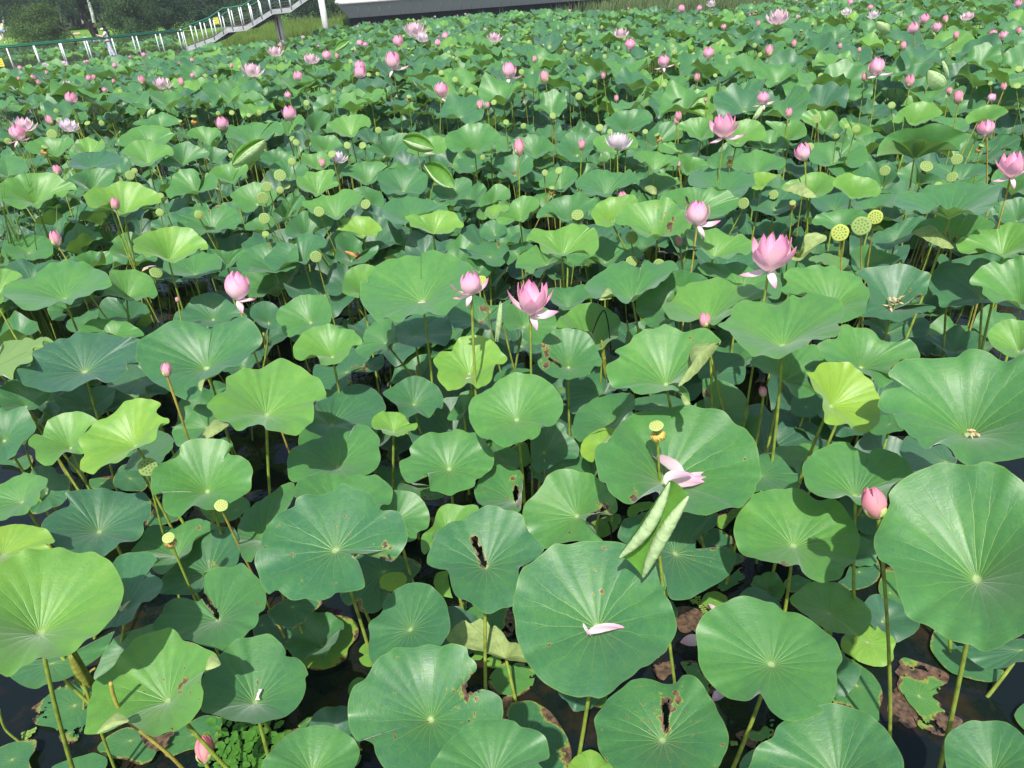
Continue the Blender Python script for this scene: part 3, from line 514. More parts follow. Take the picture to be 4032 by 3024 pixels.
H|570,8|1.5|.95|b=450,370|372,-290 444,-295 486,-357 558,-377 641,-367 703,-377 786,-336 858,-274 920,-222 961,-160 997,-78 992,-16 1005,70 980,140 900,215 850,225 780,210 720,150 650,160 580,160 530,130 515,80 515,0 510,-70 460,-130 425,-180 400,-240|brightest yellow green lotus leaf tilted beside the wide leaf at right edge
H|1560,470|.9|.15||1170,330 1230,250 1350,310 1420,345 1520,320 1600,380 1640,470 1500,500 1400,510 1280,550 1230,480 1165,400|
H|1080,150|.8|.35||910,200 1000,80 1060,70 1110,70 1160,165 1200,200 1100,220 1000,245 940,235|
H|360,455|.6|.52||100,370 150,335 280,335 350,312 440,320 480,350 430,410 350,480 340,600 250,520 180,450|
H|-20,590|.9|.3||-12,407 120,412 200,480 270,555 325,575 330,660 250,690 100,700 -50,720 -100,690 -60,560|
H|100,130|.04|.6|fl;dec=.4|0,50 30,60 90,50 130,110 190,120 285,110 250,150 180,170 120,200 0,200|
H|560,180|.04|.6|fl;dec=.45|380,150 440,80 520,130 620,150 760,190 740,230 640,260 520,220|
H|1090,310|.04|.65|fl;dec=.5|990,330 1020,270 1130,250 1220,260 1180,310 1130,380 1050,340|
H|850,920|.08|.2|fl|650,810 750,760 1000,900 980,1060 830,1060|
H|890,1150|.05|.25|fl;dec=.15|820,1190 830,1060 970,1065 945,1180 970,1240 900,1230|
H|820,1400|.06|.12|fl;dec=.2|640,1490 700,1440 740,1350 830,1200 900,1230 980,1300 1000,1400 975,1470 900,1520 780,1553 700,1540|
H|300,1500|.05|.4|fl;dec=.2|180,1500 230,1440 300,1420 340,1440 420,1480 340,1560 240,1570|
A|515,670|1.4|.48|b=610,920|20,600 30,550 100,520 200,500 280,450 370,390 470,360 580,358 700,380 790,420 850,460 870,510 885,540 830,580 770,595 690,620 600,670 560,700 500,690 430,690 350,715 260,750 200,750 150,720 110,690 50,660|wide lotus leaf in the left third just below the tall reeds
A|670,1245|1.3|.04|b=770,1609|345,1040 340,1010 420,990 540,960 620,930 790,915 880,935 960,960 1040,965 1130,985 1090,1040 1080,1120 1090,1165 1010,1170 1005,1220 960,1280 900,1310 830,1320 770,1290 700,1310 640,1340 560,1380 470,1385 390,1395 300,1370 210,1350 150,1310 120,1280 110,1230 130,1190 240,1180 245,1110 260,1070|bluest dusty lotus leaf near the left edge with a pale hub
A|1642,1220|1.3|.28|b=1690,1400|1080,1130 1090,1020 1130,960 1210,910 1300,860 1380,830 1480,840 1580,860 1665,880 1690,850 1750,850 1810,830 1860,800 1930,795 2000,840 2050,900 2078,970 2060,1020 2000,1080 1960,1130 1880,1180 1800,1210 1640,1290 1570,1310 1595,1370 1600,1400 1550,1450 1490,1465 1400,1430 1330,1380 1200,1300 1130,1220|wide heart shaped lotus leaf below the pink bloom at left
A|1340,365|1.6|.75|b=1500,820|1050,200 1100,160 1200,120 1290,95 1400,80 1480,90 1560,130 1610,180 1645,230 1640,270 1580,255 1540,300 1480,320 1430,350 1350,370 1300,345 1230,320 1160,330 1120,290 1060,275 1065,240|bright raised lotus leaf like an umbrella left above the pink bloom
A|760,440|1.1|.42||560,345 640,300 720,275 800,285 880,275 895,320 890,370 860,420 780,425 700,380 600,350|
A|1020,335|1.2|.5|b=960,440|865,270 900,220 880,200 950,150 1030,125 1090,150 1110,160 1050,200 1060,280 1130,320 1080,345 1020,340 950,325 880,300|
A|1005,665|1.15|.55|b=1020,840|830,600 860,530 870,430 960,430 1060,425 1160,460 1210,500 1230,560 1250,620 1210,655 1150,645 1110,670 1040,675 970,655 900,640 850,620|
A|1545,470|1.2|.4|b=1580,630|1290,400 1330,330 1450,330 1600,290 1700,300 1755,350 1750,420 1700,450 1620,465 1570,490 1490,495 1430,470 1340,460|
A|1800,400|1.15|.4||1660,265 1740,270 1820,280 1930,250 1960,270 1900,310 1870,360 1830,400 1750,430 1755,350 1700,300|
A|2180,440|1.2|.3|br=2000,460,18|1870,380 1890,320 1960,260 2080,220 2212,210 2350,230 2350,400 2212,445 2080,450 1980,450 1900,430|
A|-30,680|1.2|.65||0,420 60,420 130,440 180,480 110,510 50,540 20,590 30,660 0,700 -100,680 -120,500|
A|-40,1200|1.25|.88||0,1060 30,1010 90,970 180,960 280,985 340,960 420,985 340,1020 345,1040 260,1060 250,1130 230,1170 120,1200 80,1260 50,1285 0,1280 -120,1250 -150,1130|
A|900,980|1.05|.45||600,940 640,880 720,820 820,815 900,830 1000,835 1060,870 1110,900 1140,945 1040,965 960,960 880,930 790,915 700,920|
A|690,850|.7|.3||520,870 550,820 640,790 700,750 770,725 780,800 720,830 650,880 600,920 550,910|
A|1050,820|.65|.2||775,800 790,700 850,640 960,660 1100,680 1160,710 1200,760 1100,800 1000,830 900,830|
A|1150,830|.6|.97|dec=.3|1080,870 1110,760 1170,745 1210,790 1200,850 1140,885|small sunlit yellow leaf with brown cracks in the left shade
A|1690,830|.9|.2||1370,830 1400,760 1480,720 1520,650 1640,612 1740,620 1830,680 1900,740 1960,800 1850,800 1800,850 1660,880 1500,840 1420,840|
A|2130,860|.9|.12|b=2110,960|1980,790 1990,720 2050,685 2110,675 2160,690 2210,740 2215,810 2225,885 2160,900 2080,880 2040,850|
A|1115,1300|.8|.15||850,1320 900,1250 1010,1210 1080,1190 1200,1290 1225,1320 1150,1350 1150,1400 1080,1420 950,1390 860,1360|
A|210,1520|.9|.22||0,1360 120,1300 300,1380 400,1400 380,1450 280,1530 200,1540 120,1600 0,1500|
A|500,1540|.03|.35|fl;dec=.2|370,1590 400,1520 600,1470 670,1500 650,1570|
A|230,300|1.2|.4||10,310 40,200 120,150 290,150 400,190 420,290 380,330 250,350 100,345|
Q|385,1320|1.35|.35|br=340,1110,22;br=430,1060,18|0,1260 0,1150 100,1150 180,1100 220,1060 310,1050 350,1100 420,1050 500,1040 600,1080 670,1130 695,1200 690,1240 650,1260 620,1300 560,1295 480,1320 430,1350 380,1360 320,1340 260,1365 180,1350 100,1330|lotus leaf with a nibbled rusty top edge behind a small yellowish pod
B|400,385|1.25|.22|b=470,620|80,330 120,290 210,210 330,220 350,150 440,140 540,165 575,200 560,250 520,260 470,320 430,360 400,385 330,360 250,370 180,430 130,420 90,370|
B|1335,690|1.7|.48|b=1400,1590|835,560 850,520 900,540 900,490 950,420 1010,380 1060,345 1140,330 1220,315 1320,320 1330,290 1400,265 1480,280 1540,300 1640,340 1710,390 1743,440 1740,480 1690,550 1690,640 1650,660 1600,700 1540,730 1500,765 1430,790 1390,770 1330,775 1270,765 1220,800 1180,840 1120,835 1040,810 970,830 930,790 870,720 840,650|great pleated lotus leaf on a tall stem at picture centre
B|1705,1260|1.35|.78|b=1740,1480|1420,1145 1450,1110 1480,1070 1565,1075 1580,1020 1640,960 1720,945 1810,955 1880,985 1930,1030 1960,1080 2000,1110 2005,1140 1970,1170 1920,1170 1900,1210 1880,1290 1830,1350 1770,1370 1730,1335 1690,1325 1660,1350 1600,1380 1540,1390 1510,1360 1470,1320 1450,1270 1460,1220 1430,1180|yellow green frilled lotus leaf under the ragged pink bloom
B|455,855|1.2|.45||180,800 200,740 260,700 320,650 400,625 500,620 570,640 590,680 610,720 615,790 600,850 540,870 480,880 400,940 340,940 280,960 230,920 215,870 185,840|
B|625,1130|1.3|.62|b=675,1385|310,1050 330,1000 380,940 450,890 540,865 640,868 670,890 730,890 790,895 800,920 840,960 860,1000 840,1020 780,1030 740,1110 700,1150 640,1175 570,1185 530,1170 500,1110 440,1105 380,1140 320,1120|
B|870,170|1.4|.82||650,110 700,70 680,30 760,10 850,0 920,10 980,60 1015,110 980,130 960,165 900,150 860,180 820,160 770,130 700,115|
B|770,370|1.2|.3|br=820,320,40|640,340 650,250 640,180 700,125 780,125 840,150 865,200 850,250 870,270 980,235 975,290 930,330 880,370 800,385 740,400 690,375|lotus leaf cradling a curled orange dead scrap
B|940,390|1.0|.22||860,270 950,225 1010,240 1030,310 1020,370 960,400 900,400|
M|900,1095|1.6|.78||650,940 720,915 800,925 880,900 960,880 1030,885 1090,910 1120,950 1165,1000 1150,1030 1100,1030 1050,1070 980,1085 900,1090 830,1060 780,1040 700,1020 690,980|lime green cup shaped lotus leaf above the great pleated leaf
B|860,640|1.3|.6||700,590 720,470 790,400 900,380 960,410 900,490 900,530 840,540 835,640 820,650 720,620|
B|1275,960|1.1|.25|b=1320,1270|1100,840 1200,820 1280,765 1400,790 1500,760 1550,820 1570,890 1560,970 1510,1030 1440,1020 1360,1010 1300,1040 1200,1020 1150,1000 1100,900|
B|1045,1010|1.1|.35|b=1240,1260|800,1060 860,1000 870,930 920,870 1000,820 1080,820 1110,870 1125,950 1120,1000 1070,1020 1060,1060 1000,1060 940,1090 900,1130 850,1110|
B|1790,860|1.1|.28|br=1840,740,34;br=1790,850,34|1530,770 1570,720 1620,660 1700,620 1800,640 1860,700 1960,700 2060,630 2000,740 1980,830 1920,880 1850,900 1740,880 1660,890 1590,890 1560,850|
C|120,885|1.15|.42|b=80,1205|0,905 -30,850 -20,740 40,690 120,700 300,730 370,780 385,870 370,930 300,980 240,1020 180,1010 120,960 100,900|
B|1265,1500|.9|.22|b=1330,1700|1020,1400 1100,1350 1200,1290 1280,1268 1370,1290 1430,1330 1480,1390 1500,1450 1490,1530 1450,1520 1390,1595 1300,1560 1220,1595 1160,1580 1130,1500 1060,1450|
B|735,1240|.8|.15|br=880,1210,40;br=760,1290,24|470,1230 500,1180 650,1190 760,1050 830,1070 900,1140 1020,1100 1025,1180 980,1230 900,1240 860,1200 770,1230 770,1300 740,1340 680,1380 560,1370 480,1320|
B|750,770|.03|.4|fl|690,760 750,740 820,760 810,790 700,790|
B|760,830|.03|.4|fl|700,860 760,800 820,810 750,850|
B|890,875|.03|.45|fl|830,880 900,840 960,840 880,910|
B|1660,1560|.75|.35||1530,1609 1600,1480 1640,1400 1740,1385 1770,1440 1700,1500 1640,1609|
B|2050,1260|.75|.3||1900,1310 1920,1250 2000,1210 2100,1205 2212,1220 2140,1240 2000,1260|
M|520,1060|1.15|.25||400,950 500,1000 620,1010 740,1050 860,1080 850,1140 600,1150 430,1100|
B|1910,155|1.3|.3||1790,120 1830,60 1880,30 1960,50 2005,100 2000,150 1950,180 1850,190 1790,160|
B|1870,330|1.2|.3|br=1940,230,20|1620,260 1700,270 1800,220 1900,200 2020,250 1970,330 1990,370 1880,400 1800,340 1740,340|
B|1780,450|1.1|.3||1740,440 1680,340 1760,340 1860,350 1885,420 1850,480 1790,490|
C|315,392|1.3|.55|b=150,560|60,410 70,340 110,300 180,250 230,240 270,300 330,310 400,330 450,350 440,370 370,390 290,430 230,420 200,460 150,450 130,420|
C|430,322|1.6|.68|b=455,585|145,190 170,140 205,93 270,110 370,120 450,75 530,57 600,70 640,110 680,100 710,150 720,240 690,290 660,305 600,275 540,270 500,290 440,325 380,305 310,300 260,270 240,215 190,205|sharply waved bright umbrella leaf above and right of the ragged pink bloom
C|990,685|1.5|.4|b=1010,790|605,570 640,510 720,450 800,400 880,365 980,380 1050,430 1100,360 1180,380 1250,360 1320,370 1350,420 1300,450 1240,500 1180,560 1080,610 1000,630 940,680 890,680 830,650 790,660 740,665 700,670 650,620|
C|475,725|1.2|.32||285,590 400,565 500,570 600,540 650,620 690,650 620,660 560,710 500,745 430,740 360,690|
C|650,1080|1.0|.6||385,850 450,770 560,700 680,690 780,720 860,780 893,850 870,900 875,950 800,1000 740,1060 690,1060 680,980 640,920 500,890 400,890|shaded olive green lotus leaf behind the folded black dead stalk
C|480,1210|1.25|.33|b=495,1609;br=300,1080,40;br=310,1180,40;tear=330,1130,420,1190,9|265,1010 290,960 350,910 450,888 560,905 640,940 690,1020 720,1090 745,1150 730,1190 680,1200 640,1250 560,1280 480,1290 400,1280 310,1250 250,1200 235,1150 270,1120 265,1070|lotus leaf with two dark brown rotten patches on its left rim
C|1255,1352|1.55|.52|b=1290,1500;br=1450,1200,30;br=1440,1120,20|845,1075 870,1040 960,1010 1000,950 1080,910 1170,895 1240,855 1310,885 1390,905 1480,890 1560,895 1640,940 1690,990 1640,1010 1560,1100 1480,1220 1400,1310 1360,1335 1430,1400 1440,1480 1400,1490 1390,1410 1300,1395 1200,1400 1130,1415 1060,1430 1000,1410 960,1370 870,1365 820,1340 785,1260 780,1190 830,1140 890,1115|large lotus leaf with its right side folded over pale underside
C|1350,820|1.3|.3||1010,680 1050,620 1130,590 1200,530 1270,450 1400,437 1520,460 1585,500 1550,530 1400,570 1330,600 1250,680 1290,800 1330,830 1250,870 1140,885 1080,840 1020,770|
C|1590,850|1.5|.6||1225,715 1290,660 1340,620 1330,555 1400,560 1470,530 1560,520 1650,487 1720,500 1800,540 1900,530 2000,590 2100,640 1950,660 1800,730 1750,800 1680,840 1620,865 1560,820 1500,820 1420,840 1330,830 1270,790 1230,740|
C|1850,600|1.3|.45||1500,420 1560,375 1700,380 1850,370 1900,410 2000,450 2130,480 2170,540 2160,620 2120,670 2000,600 1900,535 1800,530 1720,500 1600,480|
D|170,1075|1.8|.52|b=100,1640|-362,897 -300,866 -254,815 -238,742 -187,701 -125,675 -32,701 60,705 150,712 230,680 320,655 380,628 440,630 530,660 600,680 660,730 675,770 650,840 618,880 648,930 640,960 600,993 540,985 480,1020 400,1035 310,1080 200,1130 130,1160 40,1155 -63,1145 -115,1094 -197,1031 -269,959|heart topped bright lotus leaf on a thick curved stem below the big pink bloom
C|1655,1245|.8|.15||1550,1060 1700,1080 1830,1100 1880,1180 1870,1300 1780,1340 1600,1340 1500,1250|
C|1640,1530|.7|.35|br=1570,1400,34|1540,1300 1620,1290 1750,1320 1860,1400 1900,1490 1900,1609 1800,1700 1600,1650 1560,1500|
C|760,1420|.8|.2||455,1400 480,1300 600,1290 730,1200 800,1300 860,1370 800,1400 700,1440 560,1560 500,1560|
C|1200,1500|.8|.2||1000,1450 1100,1430 1250,1410 1450,1490 1400,1510 1200,1540 1010,1540|
N|856,1140|1.6|.58|br=960,1010,42;br=1000,950,26|490,960 510,900 570,845 600,825 700,815 780,795 900,785 980,785 1030,820 1055,875 1140,885 1160,960 1155,1020 1141,1050 1075,1120 1020,1094 921,1116 856,1085 768,1116 668,1061 600,1010 560,1010 500,1000|big lotus leaf with a grey brown rotten streak beside a pink bloom
C|1620,345|1.55|.58|b=1620,400|1410,170 1420,120 1500,90 1560,110 1640,95 1700,120 1780,160 1850,140 1900,180 1960,240 1920,290 1880,310 1820,290 1760,340 1680,320 1620,345 1570,300 1500,250 1440,230|
C|760,400|1.15|.4||460,320 560,290 680,260 730,160 840,200 1000,230 1070,300 1070,320 960,340 860,360 800,410 750,390 700,330 640,330 560,390 500,380|
C|100,330|1.1|.32||0,250 60,220 160,215 200,240 110,290 60,350 0,390 -40,300|
M|1420,930|1.3|.75||1345,900 1370,850 1440,830 1500,840 1550,830 1560,880 1480,900 1450,950 1400,950 1360,930|
M|1655,980|1.5|.55|b=1680,1250|1450,950 1540,900 1560,850 1600,790 1680,755 1760,760 1820,800 1810,860 1740,900 1720,950 1680,985 1620,970 1560,1000 1500,1005 1460,985|
M|2070,990|1.5|.33||1795,940 1830,870 1900,810 1990,765 2090,745 2190,730 2250,768 2326,785 2280,850 2210,920 2110,960 2070,985 2000,960 1950,900 1880,900 1830,940|
M|700,1000|1.45|.33||450,870 490,820 560,780 640,765 740,762 800,780 880,790 950,830 1000,830 1025,880 960,900 880,890 760,930 690,960 680,990 600,1000 530,980 470,930|
M|640,725|1.45|.27||405,600 430,550 500,520 590,530 680,530 740,510 800,540 850,580 850,620 840,680 790,740 740,735 690,720 640,750 560,735 490,740 440,700 430,650|
M|330,665|1.45|.4||90,540 130,510 200,480 280,460 370,455 440,460 500,490 560,460 580,490 540,510 420,550 410,610 380,640 320,665 270,640 200,600 130,570|
Q|1735,1205|1.55|.52|b=1745,1270|1350,1040 1370,1000 1450,990 1530,960 1580,930 1620,950 1700,930 1800,870 1900,880 1980,920 2030,950 2000,990 1930,1030 1870,1080 1800,1150 1735,1210 1650,1170 1600,1130 1500,1130 1430,1110 1400,1070|
M|370,850|1.35|.35||200,700 300,670 380,700 440,720 465,770 465,830 430,865 380,860 340,840 230,850 200,820 260,790 300,760|
M|1060,780|1.3|.3|br=980,800,24|860,760 870,700 930,640 1040,640 1090,610 1160,590 1230,620 1230,680 1180,730 1120,780 1080,840 1040,830 1000,790 930,810|
M|1262,385|1.75|.42|b=1290,1020|1000,300 1010,240 1060,200 1110,180 1150,145 1220,125 1310,120 1380,130 1440,180 1485,230 1480,280 1420,300 1400,350 1330,370 1260,390 1210,330 1160,370 1100,380 1040,350|fan shaped lotus leaf on a long bare stem right of the two curled leaves
M|1610,590|1.4|.28||1420,500 1440,450 1500,420 1600,390 1700,400 1760,440 1768,500 1740,550 1680,580 1630,620 1590,635 1560,600 1510,570 1480,520|
M|2005,700|1.35|.4||1820,640 1860,600 1900,560 1980,510 2060,497 2130,530 2160,580 2130,630 2080,680 2030,720 1960,710 1900,690 1830,680|
M|1790,430|1.5|.38|b=1760,720|1570,270 1640,240 1720,220 1800,225 1880,250 1945,310 1945,360 1900,370 1860,400 1800,430 1720,410 1690,380 1620,330|
M|2150,415|1.55|.28||1965,320 1991,300 2051,220 2161,195 2231,220 2301,195 2361,240 2321,330 2271,375 2221,430 2181,465 2091,450 2021,400|
M|183,245|1.75|.62|b=222,465|0,160 30,100 80,70 130,50 160,60 230,38 300,50 340,80 360,130 340,155 280,150 240,190 220,230 180,240 110,235 60,210|
Q|1610,475|1.6|.45||1440,300 1500,285 1600,290 1700,280 1760,340 1800,400 1720,420 1640,470 1560,480 1480,440|
M|520,430|1.6|.28||320,350 370,310 450,300 460,240 540,230 600,205 680,220 680,300 660,350 600,380 540,420 430,390 350,370|
M|860,400|1.5|.6||670,350 780,230 850,240 940,230 1010,260 1020,340 980,380 900,400 820,415 720,395 680,380|
M|1420,830|1.25|.45||1290,830 1310,760 1380,710 1440,650 1500,660 1560,700 1570,770 1510,800 1470,790 1380,830 1300,850|
M|1330,900|1.2|.55||1275,900 1300,860 1370,800 1430,780 1470,820 1400,850 1350,900 1370,950 1310,960 1280,940|
M|1400,400|1.5|.5||1430,240 1490,230 1560,250 1580,300 1570,370 1500,370 1440,380 1400,400 1330,400 1290,380 1400,350 1430,290|
M|1240,500|1.35|.28||1100,440 1200,420 1260,440 1380,430 1370,480 1240,550 1160,550 1120,500|
N|415,750|1.55|.33||145,630 190,590 250,550 330,520 400,540 480,550 560,550 610,520 660,570 700,610 700,640 640,640 560,690 500,700 450,750 390,765 330,740 270,750 230,710 160,690|
N|470,1000|1.6|.72|b=530,1106|280,920 300,860 370,800 430,770 520,760 600,740 660,750 690,790 680,830 600,830 540,880 500,940 490,1000 430,1030 380,1015 330,1010 310,970|
N|1180,950|1.5|.45|tear=1112,765,1128,820,9|880,780 920,720 1000,700 1080,680 1160,680 1230,690 1320,690 1390,710 1480,710 1530,750 1580,770 1560,850 1490,890 1420,930 1340,960 1280,950 1150,900 1060,880 1040,830 980,790 900,790|
N|1400,760|1.5|.33||1125,610 1150,550 1200,530 1280,510 1340,520 1450,515 1540,530 1640,550 1700,570 1725,640 1660,680 1640,720 1570,770 1520,740 1400,700 1320,690 1200,680 1140,660|
N|830,555|1.65|.52||650,420 680,370 760,370 830,360 900,390 980,400 1030,420 1055,440 1020,500 960,470 900,500 860,550 810,530 780,480 700,460|
N|850,720|1.35|.5||700,660 740,610 820,560 920,555 1000,590 1060,600 1070,650 1020,660 960,700 880,750 820,740 740,710|
N|1110,575|1.5|.5||1040,400 1120,400 1200,420 1260,440 1300,490 1230,520 1180,540 1120,580 1090,560 1050,500|
N|1720,570|1.5|.45||1490,480 1530,440 1590,390 1680,360 1780,360 1880,400 1960,430 1980,470 1950,520 1880,530 1760,550 1650,550 1560,540 1500,510|
N|1765,700|1.65|.8||1700,560 1780,545 1860,560 1900,580 1820,640 1770,700 1680,690 1710,640|
N|1545,315|1.7|.6||1340,180 1500,110 1580,100 1680,85 1760,120 1800,190 1800,250 1740,280 1660,270 1600,320 1540,325 1480,290 1430,220 1380,180|
N|1235,275|1.8|.52|b=1210,430|1040,130 1100,100 1200,75 1330,80 1340,170 1350,240 1280,260 1240,275 1200,250 1140,240 1110,190 1050,180|
N|1070,400|1.6|.5||860,310 930,290 1000,290 1100,300 1180,260 1220,300 1200,370 1130,400 1050,370 990,390 920,380 880,370|
N|840,340|1.5|.33||680,270 740,230 800,180 860,130 960,110 1050,130 1080,240 1000,270 880,300 840,350 760,370 700,320|
N|500,390|1.6|.55||300,290 330,240 400,220 480,200 560,210 640,220 690,290 680,340 620,340 560,360 500,390 440,370 360,370|
N|590,205|1.7|.28||390,90 450,60 500,20 600,10 700,0 780,20 820,70 800,120 730,150 700,190 640,190 580,210 480,180 420,130|
N|2000,290|1.75|.52||1800,120 1860,105 1950,110 2020,90 2100,100 2150,150 2160,220 2100,260 2030,270 1960,240|
N|1830,360|1.6|.48||1630,300 1700,280 1800,190 1880,180 1960,200 2020,250 1990,320 1900,350 1820,350 1740,340|
N|1880,885|1.4|.2||1660,830 1700,780 1760,730 1850,700 1950,680 2050,700 2110,760 2080,830 2020,880 1960,900 1900,925 1820,920 1760,890 1690,880|
O|350,775|1.65|.65|b=300,1060|100,690 130,640 250,600 300,570 380,545 460,550 560,590 580,620 550,690 490,740 440,760 400,775 340,770 260,750 200,730 140,720|
O|700,785|1.75|.7|b=690,870|545,650 580,590 640,560 700,552 760,580 830,590 900,610 950,660 970,710 940,755 880,760 800,775 720,785 670,750 620,710 580,690|rounded bright lotus leaf above the yellow rimmed seed pod
O|1255,440|1.95|.42|b=1215,750;cup|930,420 950,320 1020,230 1140,180 1290,165 1430,125 1560,150 1760,230 1660,300 1660,370 1560,290 1420,285 1320,258 1230,275 1130,290 1060,270 980,340|tall lotus leaf showing its olive underside like a funnel at upper right
O|1560,960|1.95|.35||1080,830 1110,740 1200,730 1330,700 1400,660 1520,650 1650,630 1800,640 1920,640 2010,660 2000,720 1980,800 2020,840 1940,850 1860,910 1800,920 1700,870 1600,860 1500,850 1430,880 1340,920 1260,880 1180,920 1180,860 1110,850|broad bluish lotus leaf with wavy front rim at upper right
D|1545,265|1.6|.5|b=1540,355;br=1570,200,34|1219,142 1257,85 1322,29 1407,20 1454,-27 1548,-48 1622,-37 1660,1 1698,-18 1782,1 1866,38 1904,85 1860,130 1750,170 1650,180 1600,250 1570,270 1500,265 1450,240 1380,220 1280,160|
D|1960,340|1.75|.6||1585,240 1620,180 1700,165 1740,110 1850,110 1930,115 1950,75 2040,42 2140,70 2300,150 2280,260 2140,290 2060,310 2000,340 1930,325 1850,290 1750,265 1710,300 1690,320 1620,290|
D|1800,690|1.3|.2|b=1790,1090|1360,560 1370,500 1430,420 1500,370 1600,350 1750,320 1900,290 2050,300 2130,330 2212,400 2212,650 2140,740 2000,740 1900,720 1780,710 1720,750 1620,740 1520,755 1450,730 1440,660 1390,620|
D|2110,760|1.5|.5||1695,540 1740,470 1790,410 1850,390 1890,370 1980,350 2140,330 2350,400 2400,600 2300,750 2140,770 2080,700 2000,690 1920,710 1860,690 1800,640 1800,570 1720,570|
D|1070,770|1.4|.15|b=1010,990;br=1290,650,26|760,465 830,430 920,420 1040,405 1150,395 1230,410 1310,450 1375,470 1360,560 1340,640 1250,660 1190,710 1240,715 1330,720 1425,750 1350,780 1260,810 1200,850 1110,870 1020,855 960,840 880,830 800,810 840,740 880,680 860,560 800,500|dark lotus leaf holding a heap of dry tan petals at right
D|560,770|1.5|.52||150,600 190,560 210,530 175,490 220,440 320,420 400,405 500,410 580,400 640,440 730,470 800,500 850,560 880,650 860,710 835,790 760,830 680,870 620,870 560,800 400,640 300,640 200,650|
D|805,1250|1.35|.45||445,1060 520,1010 610,1000 640,900 710,890 760,920 860,910 930,950 980,1000 1040,1030 1120,1030 1200,1010 1250,1060 1290,1130 1280,1170 1170,1165 1080,1210 1030,1290 1080,1340 1040,1370 980,1400 940,1390 900,1320 830,1290 750,1240 640,1190 540,1190 480,1110|
D|170,1360|1.2|.42||0,1120 200,1130 330,1070 420,1050 540,1110 600,1150 630,1180 560,1200 440,1260 380,1290 400,1380 430,1460 320,1490 240,1450 200,1380 100,1300 0,1270 -100,1200|
D|2100,1120|1.4|.62||1842,980 1870,920 1920,870 2000,850 2100,850 2250,900 2300,1050 2200,1130 2140,1145 2050,1160 1980,1130 1880,1060|
D|1480,1076|.05|.2|fl|1290,1040 1340,1010 1440,1005 1560,1010 1640,1040 1670,1080 1600,1120 1520,1150 1400,1140 1320,1100|
D|1010,960|.9|.15||790,880 850,850 1000,860 1150,870 1300,830 1370,870 1360,930 1300,990 1180,990 1100,1030 1030,1020 960,920|
D|360,1560|.7|.15||240,1600 250,1480 330,1500 430,1450 500,1530 480,1600 400,1640 300,1640|
D|800,440|1.35|.4||730,380 740,290 790,250 880,236 950,270 1050,310 1130,340 1060,390 980,390 930,410 830,440 750,450|
D|620,450|1.3|.62||380,360 440,320 560,305 640,340 710,350 700,400 650,450 600,430 540,400|
O|620,1050|1.55|.4||370,960 430,910 500,900 620,870 720,870 800,880 850,910 840,950 760,990 700,990 640,1010 600,1040 530,1050 450,1010 370,1000|
D|1080,220|1.45|.25||860,180 950,130 1050,90 1170,30 1260,10 1350,30 1250,130 1200,200 1100,240 1040,275 980,270 920,220|
O|540,500|1.5|.42||340,440 380,300 480,290 620,290 740,280 820,320 855,400 820,470 760,510 680,500 640,460 500,500 420,480|
O|680,600|1.45|.35||505,510 580,460 660,470 800,520 870,560 900,600 830,600 760,580 700,550 640,560 580,590|
O|560,880|1.4|.22||370,830 330,760 480,750 600,720 700,730 750,800 700,870 560,880 440,900|
O|900,880|1.45|.35||700,790 820,740 960,740 1080,740 1100,780 1070,850 980,850 850,870 740,880|
O|980,700|1.4|.28||840,470 900,450 960,480 1040,470 1110,560 1130,620 1080,660 1040,720 980,730 900,680 860,580|
O|1300,680|1.5|.3||1110,550 1170,500 1260,460 1310,560 1380,560 1450,570 1500,620 1420,630 1330,650 1280,640 1200,630 1130,600|
O|1650,640|1.5|.3||1400,480 1560,490 1600,480 1750,480 1860,470 1930,520 1900,570 1780,580 1690,620 1600,620 1500,600 1400,560|
O|1840,150|1.9|.62||1700,80 1740,30 1790,0 1900,-40 2010,-30 2080,20 2000,70 1950,100 1850,90 1780,110 1730,130|
O|1235,145|1.9|.65||1060,110 1120,20 1150,0 1260,-60 1400,-60 1500,20 1480,60 1420,80 1340,120 1240,145 1190,100 1170,60 1130,120|
O|1600,200|1.6|.4||1400,100 1480,60 1560,70 1690,80 1740,140 1700,200 1600,190 1580,150|
O|480,195|1.7|.58||265,80 340,0 460,20 520,0 580,50 595,120 550,180 480,200 430,180|
O|740,250|1.65|.6||600,120 650,70 700,110 800,130 890,170 890,210 820,230 740,250 680,220 620,160|
O|2100,750|1.6|.4||1930,640 1960,540 2050,500 2212,480 2350,600 2300,720 2212,740 2120,700|
O|2150,990|1.45|.33||2000,860 2030,800 2212,780 2350,900 2212,990 2060,1000 1990,950|
P|395,1045|1.7|.58|b=540,1382|0,800 60,770 170,720 300,700 420,690 520,685 620,710 700,770 780,800 835,850 830,880 760,880 740,900 680,970 600,920 570,970 500,990 440,1070 400,1080 340,1050 240,1085 130,1060 0,980 -100,900|broad wavy lotus leaf at the left edge behind the tall reeds
P|1360,1180|1.75|.75|b=1390,1330|905,940 960,890 1040,855 1150,850 1210,820 1290,790 1400,780 1500,800 1590,850 1650,870 1720,920 1755,980 1740,1030 1640,1040 1560,1040 1500,1100 1420,1120 1370,1175 1290,1160 1230,1100 1200,1000 1140,1040 1060,1070 960,1060 930,990|yellow green lotus leaf behind a twin pair of pink buds
P|1000,900|1.6|.35||770,750 850,690 920,660 1040,640 1150,645 1255,670 1250,740 1210,810 1150,850 1040,860 950,900 890,870 830,810|
P|1000,650|1.65|.12||735,620 770,560 790,510 850,490 940,465 1080,470 1200,460 1280,490 1340,550 1340,590 1260,600 1200,640 1100,650 990,630 900,655 810,650|
